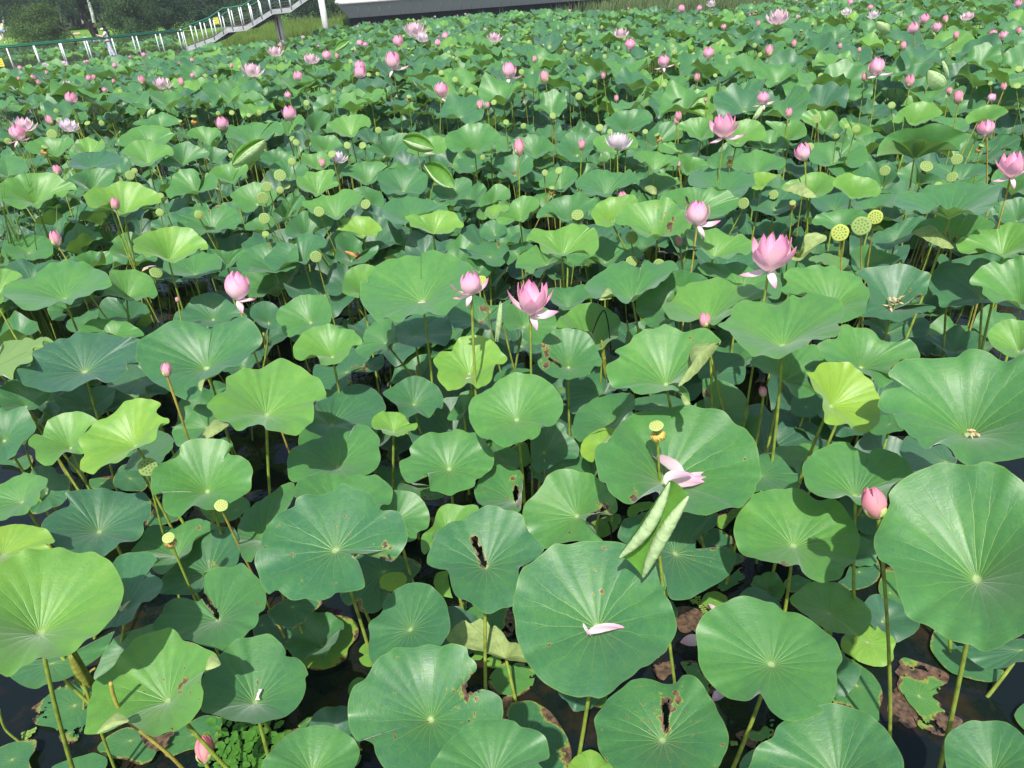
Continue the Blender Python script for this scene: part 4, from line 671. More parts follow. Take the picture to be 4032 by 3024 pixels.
P|1620,600|1.85|.58|b=1675,835|1310,460 1370,410 1440,360 1560,340 1620,330 1720,380 1860,410 1890,480 1860,510 1760,510 1700,570 1640,600 1560,630 1480,610 1420,560 1400,510 1330,490|
P|1640,400|1.75|.52||1295,370 1310,300 1400,230 1480,190 1600,172 1720,180 1850,215 1860,250 1930,260 1880,310 1800,370 1730,390 1620,330 1480,370 1420,350 1370,400 1320,400|
P|1990,620|1.7|.33||1740,570 1840,510 1880,410 1960,360 2050,350 2140,400 2212,430 2280,470 2260,520 2150,540 2080,560 2010,620 1930,630 1850,610 1770,620|
P|2150,930|1.7|.42|b=2197,1045|1800,880 1850,830 1870,740 1920,680 2010,645 2110,650 2160,700 2175,770 2235,700 2305,690 2365,770 2355,840 2280,880 2175,905 2120,880 2040,905 1980,930 1900,950 1850,970 1810,920|
P|620,525|1.7|.5||270,410 330,350 400,330 450,300 560,310 700,310 740,290 800,340 780,400 720,430 700,470 640,520 590,510 540,480 460,470 380,490 300,450|
P|1000,560|1.65|.68||800,480 810,420 840,360 900,320 960,305 1030,330 1070,350 1110,330 1145,370 1130,430 1080,465 1000,465 900,470 840,490|
P|100,760|1.6|.35||0,530 80,505 160,505 240,530 290,590 310,680 220,710 120,720 0,740 -80,700|
P|1750,220|1.85|.4||1440,160 1500,120 1600,100 1700,50 1760,30 1850,60 1950,110 1980,150 1900,170 1830,190 1730,180 1640,170 1500,180|
Q|840,400|1.8|.4||520,300 560,220 640,180 740,170 820,135 900,150 1000,160 1060,130 1120,170 1160,240 1130,290 1060,250 1000,310 960,350 900,310 800,350 700,355 600,320|
Q|340,400|1.75|.52||100,280 120,230 190,200 280,195 380,200 450,210 470,260 440,290 390,330 350,400 310,390 250,330 170,310|
Q|590,810|1.6|.52||350,700 380,640 440,610 540,600 640,640 740,600 770,640 740,700 690,720 640,780 580,810 500,790 440,760|
Q|870,1050|1.45|.45||570,950 600,900 680,850 780,810 870,790 960,820 1050,880 1080,920 1060,980 980,1060 900,1050 850,1090 770,1130 700,1110 660,1060 590,1040 600,980|
Q|1520,945|1.6|.62||1290,800 1300,740 1380,720 1420,680 1500,680 1600,660 1680,650 1720,700 1680,770 1750,800 1730,850 1640,870 1560,930 1500,950 1460,910 1380,890 1320,850|
Q|1220,770|1.5|.33||1000,650 1040,590 1140,560 1260,560 1380,600 1420,670 1390,730 1300,760 1200,780 1120,750 1060,700|
Q|1100,620|1.6|.28||890,480 940,470 1000,450 1100,445 1200,480 1290,530 1250,600 1100,620 1000,600 900,540|
Q|1520,665|1.65|.5||1350,480 1450,490 1560,460 1640,500 1660,590 1600,640 1540,665 1460,640 1380,600|
Q|380,600|1.6|.28||270,500 300,440 370,400 460,430 540,450 550,490 500,540 440,580 390,600 340,560|
Q|1200,290|1.8|.45||940,130 1020,120 1130,150 1260,90 1330,55 1390,130 1380,180 1320,230 1250,260 1170,300 1130,240|
Q|1480,270|1.75|.28||1370,190 1400,100 1480,30 1560,15 1660,60 1650,130 1560,190 1540,250 1450,290 1400,260|
Q|950,1330|1.3|.33||730,1260 770,1230 860,1180 930,1140 1000,1150 1060,1240 990,1310 850,1310 740,1315|
Q|1170,1230|1.35|.35||1030,1110 1100,1060 1150,980 1260,960 1350,930 1390,1000 1330,1080 1290,1160 1200,1170 1100,1200 1040,1190|
Q|1400,1420|1.35|.28||1160,1330 1200,1240 1280,1180 1340,1120 1450,1110 1600,1160 1700,1200 1680,1260 1500,1290 1450,1382 1300,1400 1200,1382|
J|2090,660|.32|.5|under|1595,490 1650,400 1740,340 1800,370 1870,325 1930,335 1945,420 2000,385 2070,450 2110,520 2180,525 2262,600 2330,670 2240,690 2100,668 1950,620 1800,580 1650,545|upturned pale leaf showing its veined underside left of the largest leaf
D|290,365|1.3|.5|under;br=250,270,24;br=380,260,26|180,200 225,200 240,255 285,300 345,240 342,180 365,148 440,136 520,160 524,200 465,232 410,270 370,320 300,370 240,350 200,300|pale torn leaf with brown edges behind the biggest pink bloom
"""
HEADS = """
# kind frame basex,basey topx,topy stemx,stemy z width/opts | label
half A 1880,670 1848,458 1925,800 1.75 droop|pink lotus bloom with two drooped petals in the left third
bud A 460,240 405,125 540,350 1.75|pink bud leaning left among the tall reeds
bud A 1325,1275 1288,1168 1430,1609 1.6|dusty pink bud left of the bright veined leaf in the left third
bud A 1408,685 1396,643 1440,830 1.3|tiny pale bud left of the pink bloom with two drooped petals
ragged B 1722,628 1702,447 1740,945 2.05 droop|ragged pink bloom in front of a yellow pod at the centre
ohalf C 178,785 190,545 183,1250 1.75 droop|pink bloom with a loose petal at right of the ragged one
half N 1205,1020 1225,806 1190,1106 1.9 droop|egg shaped pink bloom beside the leaf with the grey brown streak
ohalf C 2065,440 2130,170 2030,665 2.0 droop|biggest deep pink bloom right of centre left of the pod pair
bud C 1362,245 1350,165 1390,435 1.55|small pink bud below left of the egg shaped bloom
bud C 1560,888 1568,768 1590,1000 1.65|green based pink bud in front of the bright waved leaf
bud C 2022,1435 2026,1353 1985,1609 1.2|small whitish grey bud beside the thick curved stem
bigbud H 985,945 962,682 1045,2350 1.75|large salmon pink bud alone between two big leaves at right
bigbud I 1705,1525 1570,1310 1760,1620 .55|pale pink bud with a green back at the very bottom left
bud M 1648,405 1645,263 1655,750 2.0|upright pink bud on a long straight stem right of the fan leaf
bud M 2190,357 2194,268 2190,570 1.9|small rosy bud left of the white bloom
wopen N 512,360 530,213 508,500 1.95|white bloom with pink tips right of a small rosy bud
ohalf N 1435,255 1440,60 1375,700 2.1 droop|tall light pink bloom with two wide side petals
bud N 1045,105 1042,20 1030,395 2.0|upper of two buds standing close together
bud N 1028,138 1020,72 1003,400 1.95|lower of two buds standing close together
bud N 1045,505 1040,450 1065,640 1.65|
bud N 568,832 550,722 575,860 1.75|
bud N 1998,78 2010,-10 1985,205 2.05|
half N 2143,450 2128,307 2120,1060 2.05|
half O 1888,235 1890,100 1880,475 2.1|
ohalf O 2095,600 2150,395 1980,1020 2.1 droop|large pink bloom cut by the right edge
open P 265,245 250,100 330,480 2.05|light pink open bloom behind a closed pink bloom at the left edge
half P 205,345 165,180 330,670 2.0 droop|closed pink bloom in front of an open one at the left edge
bud P 570,175 505,70 700,460 2.05|
wopen P 735,240 745,120 780,300 1.95|
bud P 650,725 590,612 660,760 1.85|
bud P 1265,1098 1230,968 1350,1340 1.95|taller of the twin pink buds before the yellow green leaf
bud P 1215,1090 1200,1010 1330,1340 1.85|smaller of the twin pink buds before the yellow green leaf
bud P 843,243 820,175 870,300 1.85|
half Q 1235,130 1190,-30 1290,330 2.05|
half Q 505,230 455,88 615,470 1.95|
bud Q 1583,635 1560,540 1620,940 1.85|
wopen Q 1740,590 1750,470 1790,870 1.8|
open T 525,235 530,142 530,350 2.1|
wopen T 570,265 575,205 575,300 2.0|
half T 418,295 425,222 420,330 2.05|
half T 393,438 384,325 460,790 2.1 droop|deep pink bloom with drooping petals on a long stem near the top
half T 180,450 190,380 200,500 2.05|
half T 190,495 180,412 225,700 2.05|
open T 1020,265 1025,205 1018,330 2.1|
half T 1115,490 1112,390 1128,650 2.1 droop|
half T 690,605 695,513 690,640 2.05 droop|
bud T 1342,520 1326,443 1355,660 2.05|
bud T 935,685 928,625 955,760 2.0|
bud T 980,678 975,633 985,740 1.95|
half T 1870,315 1864,242 1890,680 2.15|
open T 1808,240 1812,177 1815,290 2.1|
half T 2075,420 2075,345 2060,480 2.1 droop|
bud T 1272,390 1273,347 1270,470 2.0|
half T 715,250 715,203 715,280 2.0|
half T 670,292 668,245 672,320 2.0|
half T 220,295 218,262 222,320 2.0|
half T 185,292 180,248 195,330 2.0|
bud T 1702,495 1697,450 1710,540 1.9|
bud T 1782,635 1780,592 1785,650 1.85|
open U 660,158 665,62 645,390 2.2|very pale pink open bloom high on its stem in the upper right
half U 55,82 52,30 40,140 2.1|
half U 168,72 165,33 172,100 2.1|
wopen U 242,45 242,3 244,80 2.1|
wopen U 1095,98 1095,55 1095,130 2.1|
wopen U 1265,120 1265,70 1267,150 2.1|
half U 1120,35 1118,-5 1120,70 2.1|
half U 1243,68 1245,28 1240,100 2.1|
half U 1578,155 1590,88 1570,220 2.15|
half U 1518,215 1515,143 1520,240 2.1|
half U 1660,205 1667,142 1645,240 2.1|
bud U 1717,148 1720,98 1705,235 2.1|
open U 1855,130 1858,78 1825,220 2.15|
half U 2172,50 2180,0 2165,95 2.1|
half U 2015,245 2018,190 2010,270 2.1|
half U 2083,257 2090,198 2080,300 2.1|
bud U 2178,218 2182,172 2170,270 2.1|
bud U 1780,250 1790,197 1690,520 2.15|
bud U 1448,318 1458,262 1440,370 2.05|
half U 1285,475 1290,370 1280,500 2.1 droop|
bud U 1205,512 1208,462 1180,710 2.0|
bud U 1490,555 1495,473 1445,795 2.05|
bud U 1798,655 1802,572 1765,790 2.05|
bud U 1740,600 1742,550 1720,690 1.95|
bud U 2083,572 2088,522 2070,600 1.95|
half U 1990,638 2030,595 1980,660 1.95|
half U 565,660 572,580 555,780 2.0 droop|
bud U 605,362 610,285 600,410 2.1|
bud U 760,300 765,250 757,455 2.1|
half U 220,375 228,297 218,600 2.1|
bud U 152,518 152,462 145,680 2.0|
bud U 537,170 537,130 530,220 2.05|
half U 320,188 318,152 330,200 2.05|
bud U 1050,310 1055,272 1045,330 2.0|
bud U 1173,332 1177,298 1170,350 2.0|
bud U 205,645 205,618 206,690 1.85|
open V 1935,85 1935,20 1940,120 2.1|
half V 2035,62 2030,0 2050,120 2.1|
open V 1712,38 1710,-25 1722,110 2.15|
open V 1568,165 1570,82 1580,210 2.15|
bud V 2097,52 2095,15 2105,85 2.05|
half V 1865,190 1842,128 1885,300 2.1|
open V 1010,242 1008,170 1015,260 2.1|
bud V 892,215 872,155 905,260 2.1|
bud V 1138,220 1115,170 1150,270 2.1|
open V 430,240 422,190 440,280 2.05|
half V 445,335 435,260 455,360 2.05|
half V 380,265 378,228 385,290 2.0|
bud V 245,215 232,180 265,275 2.05|
half V 556,192 550,152 562,230 2.05|
bud V 590,182 582,148 610,245 2.05|
half V 205,180 203,150 210,210 2.05|
half V 655,260 645,228 665,290 2.0|
half V 715,110 713,75 722,130 2.1|
bud V 350,250 345,215 360,300 2.0|
half V 1200,170 1195,138 1202,200 2.05|
bud V 1440,108 1440,78 1445,150 2.05|
half V 1795,300 1785,255 1810,330 2.0|
half V 128,122 122,92 135,150 2.1|
bud V 118,185 112,160 125,210 2.1|
bud V 293,150 287,122 298,180 2.1|
bud V 502,220 498,195 508,250 2.0|
bud V 709,205 706,175 712,230 2.05|
half V 1195,72 1195,45 1197,90 2.1|
half V 897,42 895,10 900,70 2.15|
wopen V 282,100 280,75 284,120 2.15|
wopen V 400,92 400,65 403,110 2.15|
half V 530,80 528,60 531,95 2.1|
half V 546,78 544,56 547,95 2.1|
pod E 1228,505 155 1255,660 1.4|dark shaded seed pod overlapping the edge of the bright left leaf
pod E 1835,822 110 2055,1290 1.25|pale seed pod in front of the shadowed leaf in the left third
spod E 1397,1090 100 1605,1570 1.3|small pod with a tuft of brown stamens in the lower left
spod G 1230,162 125 1262,700 1.6|yellow green pod with golden stamens before the petal filled leaf
ypod D 637,138 140 645,450 1.95|yellow rimmed open seed pod, left one of the trio
pod D 812,82 155 815,500 2.0|round green pod, middle and largest of the trio
ypod D 925,10 118 905,120 2.0|pitted pod tilted right, last of the trio
pod C 980,170 100 1003,360 1.6|
pod C 980,362 95 1000,500 1.4|
pod C 1195,388 95 1165,560 1.65|
pod C 550,10 100 552,80 1.65|
pod B 83,25 90 320,665 1.7|
pod B 92,150 55 110,230 1.4|
pod B 490,323 92 640,860 1.7|
ypod B 1805,510 80 1820,600 1.7|yellow pod half hidden behind the ragged pink bloom
pod A 1235,450 100 1290,800 1.3|
pod M 420,185 60 470,380 1.9|
pod M 150,315 65 205,690 1.85|
pod M 285,320 70 365,700 1.85|
pod M 22,395 55 85,715 1.85|
pod M 492,425 68 500,500 1.6|
pod M 308,828 90 350,945 1.5|
pod M 1533,115 55 1545,250 2.0|
pod M 1683,147 50 1705,740 1.95|
pod M 1940,57 62 1960,500 2.0|
pod M 1873,555 60 1890,810 1.75|
pod M 1990,535 70 1945,660 1.7|
spod M 1932,683 52 1970,1045 1.8|
pod M 2155,920 110 2165,995 1.7|plump round pod beside a leaf with an orange scrap
pod M 570,750 60 575,800 1.4|
pod M 1330,420 50 1340,480 1.5|
pod N 355,160 70 365,230 1.8|
pod N 445,195 50 450,260 1.8|
pod N 753,195 50 773,375 1.9|
spod N 855,222 55 843,750 2.0|
spod N 1495,425 60 1475,700 1.85|
pod N 1133,540 70 1120,600 1.5|
pod N 1610,820 100 1505,1040 1.7|
pod N 1870,745 85 1800,760 1.55|
spod N 2037,815 58 2010,1106 1.85|
pod O 347,327 75 310,560 1.95|
pod O 405,83 80 345,545 2.05|
pod O 670,147 48 610,455 2.0|
pod O 750,175 75 640,555 2.0|
pod O 577,235 48 550,470 1.95|
pod O 1000,535 90 980,720 1.7|
pod O 1362,497 110 1140,975 1.95|
pod O 1627,437 95 1580,550 1.85|
pod O 1585,590 95 1420,1100 2.05|leaning pod with a brown collar before the broad bluish leaf
spod O 1843,315 50 1815,450 1.8|
pod O 1465,665 70 1440,720 1.6|
pod P 90,350 75 210,490 1.9|
pod P 565,272 105 790,715 2.0|
pod P 647,120 65 770,300 2.0|
pod P 613,20 55 660,60 2.0|
pod P 950,150 65 1020,200 1.9|
pod P 1107,153 62 1180,210 1.85|
spod P 490,410 75 610,690 2.0|
pod P 1465,670 65 1480,760 1.6|
pod P 1415,720 100 1420,770 1.65|
pod P 1293,765 80 1230,820 1.7|
pod P 1748,940 75 1875,1265 1.85|
pod P 1740,1125 90 1760,1200 1.4|
pod P 2165,1150 95 2270,1360 1.7|
spod P 1962,130 45 2050,345 2.05|
spod P 2110,75 70 2290,680 2.1|
pod Q 200,510 85 335,700 1.8|
pod Q 258,322 65 270,400 1.6|
pod Q 440,45 50 455,80 1.9|
pod Q 588,38 60 610,170 1.9|
pod Q 743,32 60 760,100 1.9|
pod Q 773,65 52 800,120 1.9|
pod Q 888,38 62 915,140 1.95|
pod Q 1243,322 68 1250,440 1.7|
pod Q 1290,362 78 1435,990 2.0|
pod Q 1417,370 85 1430,470 1.65|
pod Q 1243,572 90 1330,965 1.85|
pod Q 1113,720 132 1220,1200 1.9|largest green pod standing over a cluster of five pods
pod Q 968,845 110 1060,1125 1.85|
pod Q 1115,880 83 1165,960 1.8|
pod Q 1190,840 75 1210,1100 1.75|
pod Q 926,968 130 1130,1370 1.9|
pod Q 943,1188 120 1070,1370 1.75|
pod Q 957,1355 78 970,1400 1.6|
pod Q 1537,1115 115 1650,1380 1.8|
pod Q 1677,490 90 1760,890 1.95|
pod Q 1847,395 82 1915,865 1.95|
pod Q 2015,400 82 2110,870 1.95|
ypod Q 232,1152 103 360,1382 1.6|yellowish pod over the leaf with the nibbled top edge
pod Q 580,505 60 590,560 1.7|
pod Q 2180,230 70 2190,340 1.9|
pod T 240,465 30 246,535 1.95|
pod T 295,460 26 301,530 1.95|
pod T 128,383 28 134,453 1.95|
pod T 72,395 26 78,465 1.95|
pod T 690,452 34 696,522 1.95|
pod T 633,550 28 639,620 1.95|
pod T 650,518 28 656,588 1.95|
pod T 777,495 38 783,565 1.95|
pod T 875,560 32 881,630 1.95|
pod T 900,585 32 906,655 1.95|
pod T 825,552 30 831,622 1.95|
pod T 850,637 32 856,707 1.95|
pod T 965,592 26 971,662 1.95|
pod T 1018,637 38 1024,707 1.95|
pod T 1208,535 32 1214,605 1.95|
pod T 1190,448 36 1196,518 1.95|
pod T 1135,595 40 1141,665 1.95|
pod T 1548,600 48 1554,670 1.95|
pod T 1385,720 42 1391,790 1.95|
pod T 1095,762 38 1101,832 1.95|
pod T 1203,780 34 1209,850 1.95|
pod T 1645,508 26 1651,578 1.95|
pod T 1597,385 32 1603,455 1.95|
pod T 1462,322 26 1468,392 1.95|
pod T 1630,352 24 1636,422 1.95|
pod T 1708,352 30 1714,422 1.95|
pod T 1578,313 26 1584,383 1.95|
pod T 1535,333 24 1541,403 1.95|
pod T 1288,345 26 1294,415 1.95|
pod T 1315,368 26 1321,438 1.95|
pod T 1323,282 20 1329,352 1.95|
pod T 1235,262 24 1241,332 1.95|
pod T 1225,300 22 1231,370 1.95|
pod T 1110,245 24 1116,315 1.95|
pod T 1033,292 24 1039,362 1.95|
pod T 810,218 18 816,288 1.95|
pod T 755,287 24 761,357 1.95|
pod T 738,325 22 744,395 1.95|
pod T 742,350 22 748,420 1.95|
pod T 788,368 24 794,438 1.95|
pod T 765,358 22 771,428 1.95|
pod T 510,350 26 516,420 1.95|
pod T 457,222 18 463,292 1.95|
pod T 1380,195 18 1386,265 1.95|
pod T 1437,225 22 1443,295 1.95|
pod T 1365,295 26 1371,365 1.95|
pod T 1460,262 24 1466,332 1.95|
pod T 1555,255 24 1561,325 1.95|
pod T 1610,172 24 1616,242 1.95|
pod T 1570,147 16 1576,217 1.95|
pod T 1690,170 22 1696,240 1.95|
pod T 2080,525 36 2086,595 1.95|
pod T 2005,335 34 2011,405 1.95|
pod T 2140,325 30 2146,395 1.95|
pod T 2130,287 26 2136,357 1.95|
pod T 2075,305 22 2081,375 1.95|
pod T 2035,283 26 2041,353 1.95|
pod T 2125,215 26 2131,285 1.95|
pod T 2062,222 22 2068,292 1.95|
pod T 1910,290 26 1916,360 1.95|
pod T 1960,323 22 1966,393 1.95|
pod T 1830,245 20 1836,315 1.95|
pod T 1795,297 22 1801,367 1.95|
pod T 1913,232 20 1919,302 1.95|
spod T 490,600 32 496,670 1.95|
spod T 137,305 22 143,375 1.95|
spod T 488,302 18 494,372 1.95|
spod T 1113,250 24 1119,320 1.95|
pod U 907,53 18 913,123 1.95|
pod U 238,155 28 244,225 1.95|
pod U 632,203 34 638,273 1.95|
pod U 683,200 24 689,270 1.95|
pod U 280,278 26 286,348 1.95|
pod U 320,288 24 326,358 1.95|
pod U 350,270 22 356,340 1.95|
pod U 410,280 24 416,350 1.95|
pod U 515,287 30 521,357 1.95|
pod U 547,345 32 553,415 1.95|
pod U 368,372 24 374,442 1.95|
pod U 345,362 34 351,432 1.95|
pod U 127,340 26 133,410 1.95|
pod U 266,475 28 272,545 1.95|
pod U 700,438 42 706,508 1.95|
pod U 933,480 42 939,550 1.95|
pod U 953,535 42 959,605 1.95|
pod U 1023,522 46 1029,592 1.95|
pod U 942,580 42 948,650 1.95|
pod U 968,240 30 974,310 1.95|
pod U 1178,285 26 1184,355 1.95|
pod U 1270,195 20 1276,265 1.95|
pod U 907,748 50 913,818 1.95|
pod U 1378,663 46 1384,733 1.95|
pod U 2180,435 46 2186,505 1.95|
pod U 2168,540 46 2174,610 1.95|
pod U 2000,525 28 2006,595 1.95|
pod U 1418,265 20 1424,335 1.95|
pod U 12,328 28 18,398 1.95|
pod U 35,402 22 41,472 1.95|
pod U 850,155 18 856,225 1.95|
pod U 1352,87 18 1358,157 1.95|
spod U 245,60 18 251,130 1.95|
spod U 150,145 18 156,215 1.95|
spod U 880,150 20 886,220 1.95|
spod U 473,155 18 479,225 1.95|
spod U 525,70 18 531,140 1.95|
spod U 808,190 20 814,260 1.95|
pod V 1493,100 28 1499,170 1.95|
pod V 1340,160 24 1346,230 1.95|
pod V 1280,155 28 1286,225 1.95|
pod V 750,252 30 756,322 1.95|
pod V 350,375 30 356,445 1.95|
pod V 1805,250 34 1811,320 1.95|
pod V 1912,245 42 1918,315 1.95|
pod V 1907,325 40 1913,395 1.95|
pod V 2078,260 30 2084,330 1.95|
pod V 2068,300 25 2074,370 1.95|
pod V 1043,180 22 1049,250 1.95|
spod V 25,265 26 31,335 1.95|
spod V 372,290 24 378,360 1.95|
spod V 805,210 22 811,280 1.95|
"""
FLAPS = """
C|1255,1352|1.8|1690,990 1600,1003 1500,1015 1450,1045 1440,1110 1455,1160 1450,1220 1400,1290 1340,1350 1400,1325 1500,1240 1600,1120 1660,1040
C|1255,1352|1.71|1380,1410 1420,1440 1445,1490 1400,1495 1375,1450
I|1400,1025|1.22|1740,640 1790,630 1830,700 1820,720 1760,745 1705,755 1715,700
I|1400,1025|1.19|800,1280 870,1190 960,1115 1020,1130 1070,1180 960,1220 880,1255
D|1545,265|1.8|1215,145 1290,100 1370,75 1410,90 1460,150 1500,190 1540,230 1570,265 1480,262 1380,220 1280,165
O|350,775|1.84|105,690 200,650 270,635 310,660 340,720 410,760 340,772 250,748 160,715
C|990,685|1.67|720,665 760,600 790,568 820,590 825,650 780,662
N|850,720|1.54|745,685 800,665 850,690 850,740 800,735
E|1720,180|1.2|1660,275 1700,200 1780,110 1840,130 1900,150 1840,200 1740,260
A|1642,1220|1.5|1575,1310 1640,1290 1720,1262 1640,1300 1600,1330 1600,1390 1575,1370
"""
# ---------------------------------------------------------------- blooms, buds and seed pods
def petal_geo(th0, th1, W, cup=.5, n=9, m=5, tipsharp=1.0, wave=0, seed=0):
    """one unit-length petal: leaves the axis at angle th0 and ends at th1 (degrees from the axis)"""
    rg = random.Random(seed); V = []; UV = []; F_ = []
    rho, h = .05, 0; cl = []
    for i in range(n+1):
        t = i/n; a = R(th0+(th1-th0)*t); cl.append((rho, h, a)); rho += math.sin(a)/n; h += math.cos(a)/n
    for i, (r_, h_, a) in enumerate(cl):
        t = i/n; wdt = W*.5*(math.sin(math.pi*min(1, t**.82*.98+.02))**.75)*(1-.15*t)+.012*(1-t)
        for j in range(m):
            s = -1+2*j/(m-1); curve = max(r_*1.02, .30*W) if cup > .4 else .9*W
            al = s*wdt/curve; tx = curve*math.sin(al); inn = curve*(1-math.cos(al))
            nx, nz_ = -math.cos(a), math.sin(a)
            wv = wave*math.sin(5*t+3*s+rg.uniform(0, .5))*.02
            V.append((r_+nx*(inn+wv), tx, h_+nz_*(inn+wv))); UV.append((.5+.5*s, t))
    for i in range(n):
        for j in range(m-1):
            a = i*m+j; F_.append((a, a+m, a+m+1, a+1))
    return V, UV, F_
def petal_mesh(name, m_, *a, **k):
    V, UV, F_ = petal_geo(*a, **k); me = bpy.data.meshes.new(name); me.from_pydata(V, [], F_); me.update(); me.materials.append(m_)
    ul = me.uv_layers.new(name='UVMap'); uvs = [UV[l.vertex_index] for l in me.loops]; ul.data.foreach_set('uv', [c for q in uvs for c in q])
    me.polygons.foreach_set('use_smooth', [True]*len(me.polygons)); return me
WH = {  # kind: list of (count, th0, th1, W, cup, scale, phase, material key)
 'bud':   [(4, 40, -44, .40, .6, .99, .3, 0), (5, 46, -50, .42, .6, 1, 0, 0), (3, 71, -42, .42, .6, .58, .5, 1)],
 'bigbud':[(4, 44, -50, .48, .6, .99, .3, 0), (5, 50, -56, .52, .6, 1, 0, 0), (3, 77, -44, .52, .6, .60, .5, 1)],
 'half':  [(4, 46, -50, .50, .6, 1.03, .2, 0), (5, 56, -56, .56, .6, 1, 0, 0), (4, 64, -38, .54, .6, .95, .4, 0)],
 'ohalf': [(4, 42, -30, .50, .6, 1.02, .2, 0), (5, 50, -10, .52, .5, 1, 0, 0), (4, 64, 12, .54, .45, .96, .4, 0)],
 'ragged':[(4, 46, -52, .56, .6, 1.0, .2, 0), (5, 62, -50, .66, .6, .98, 0, 0), (2, 80, 10, .62, .45, .95, .1, 0)],
 'open':  [(5, 34, -22, .42, .5, .92, .2, 0), (6, 56, -14, .46, .5, 1, 0, 0), (7, 76, 8, .46, .5, 1.02, .35, 0)],
}
WH['wopen'] = WH['open']
MATS = {'bud': M_BUD, 'bigbud': M_SALMON, 'half': M_PINK, 'ohalf': M_PINK, 'ragged': M_PINK, 'open': M_PALE, 'wopen': M_WHITE}
PM = {}
def whorl_mesh(kind, wi, var):
    key = (kind, wi, var)
    if key not in PM:
        c, a, b, W, cup, s_, ph, mk = WH[kind][wi]
        PM[key] = petal_mesh('petal', M_SEPAL if mk else MATS[kind], a+var*5-5, b+var*4-4, W, cup=cup, wave=.6, seed=wi*3+var)
    return PM[key]
DROOP = [petal_mesh('petal', M_PINK, 112, 78, .50, cup=.5, wave=1, seed=4), petal_mesh('petal', M_PINK, 98, 52, .54, cup=.5, wave=1, seed=5), petal_mesh('petal', M_PINK, 120, 140, .44, cup=.5, wave=1, seed=6)]
def joined(kind):
    key = ('joined', kind)
    if key not in PM:
        V = []; F_ = []; UV = []; mi = []
        for wi, (c, a, b, W, cup, s_, ph, mk) in enumerate(WH[kind]):
            v, uv, f = petal_geo(a, b, W, cup=cup, n=5, m=3)
            for k in range(c):
                M = Matrix.Rotation(2*math.pi*(k+ph)/c, 3, 'Z'); o = len(V)
                V += [tuple(M @ (Vector(q)*s_)) for q in v]; UV += uv; F_ += [tuple(i+o for i in q) for q in f]; mi += [mk]*len(f)
        me = bpy.data.meshes.new('bloom'); me.from_pydata(V, [], F_); me.update(); me.materials.append(MATS[kind]); me.materials.append(M_SEPAL)
        me.polygons.foreach_set('material_index', mi); me.polygons.foreach_set('use_smooth', [True]*len(F_))
        ul = me.uv_layers.new(name='UVMap'); ul.data.foreach_set('uv', [c for l in me.loops for c in UV[l.vertex_index]]); PM[key] = me
    return PM[key]
def part(name, me, root, M):
    o = bpy.data.objects.new(name, me); C.objects.link(o); o.parent = root; o.matrix_local = M; return o
mb = MB()
for k in range(60):
    a = k*2.4; r0 = .06; l = .17+.05*random.random(); sp = .10+.10*random.random()
    mb.tube([(r0*math.cos(a), r0*math.sin(a), .05), ((r0+sp*.6)*math.cos(a+.1), (r0+sp*.6)*math.sin(a+.1), .05+l*.6), ((r0+sp)*math.cos(a+.2), (r0+sp)*math.sin(a+.2), .05+l)], .006, 3)
STAM_IN = mb.mesh('stamens', M_STAMEN)
mb = MB(); mb.tube([(0, 0, 0), (0, 0, .07), (0, 0, .16), (0, 0, .17)], [.03, .06, .10, .085], 14); RECEPT = mb.mesh('receptacle', M_RECEPT)
mb = MB()
for k in range(80):
    a = k*2.4; l = .5+.55*random.random(); sp = .30+.35*random.random()
    mb.tube([(.30*math.cos(a), .30*math.sin(a), -.98), ((.30+sp*.7)*math.cos(a+.2), (.30+sp*.7)*math.sin(a+.2), -1.05-.1*l), ((.26+sp*.6)*math.cos(a+.4), (.26+sp*.6)*math.sin(a+.4), -1.0-l)], .022, 3)
FRINGE = mb.mesh('stamens', M_STAMEN)
FRINGE_GOLD = FRINGE.copy(); FRINGE_GOLD.materials[0] = mat('golden_stamen', (.86,.56,.14), .7, .2, .2, 60)
mb = MB(); mb.tube([(0, 0, -1.45), (.05, 0, -1.28), (0, .03, -1.1), (0, 0, -1.0)], [.12, .28, .34, .26], 9); COLLAR = mb.mesh('collar', M_COLLAR)
def lathe(prof, n=24):
    m_ = MB(); vs = [(r_*math.cos(2*math.pi*k/n)*(1+.02*math.sin(5*k)), r_*math.sin(2*math.pi*k/n)*(1+.02*math.sin(5*k)), z_) for r_, z_ in prof for k in range(n)]
    fs = [(i*n+k, i*n+(k+1) % n, (i+1)*n+(k+1) % n, (i+1)*n+k) for i in range(len(prof)-1) for k in range(n)]
    m_.add(vs, fs); return m_
PODBODY = lathe([(.20, -1.05), (.30, -.98), (.50, -.66), (.78, -.28), (.96, -.08), (1.0, 0), (.97, .035)]).mesh('cup', M_PODSIDE)
TOPS = {}
for kk, mm in (('pod', M_PODTOP), ('spod', M_PODTOP), ('ypod', M_PODYEL)):
    TOPS[kk] = lathe([(.985, .02), (.93, .075), (.82, .085), (.4, .10), (.001, .105)]).mesh('top', mm)
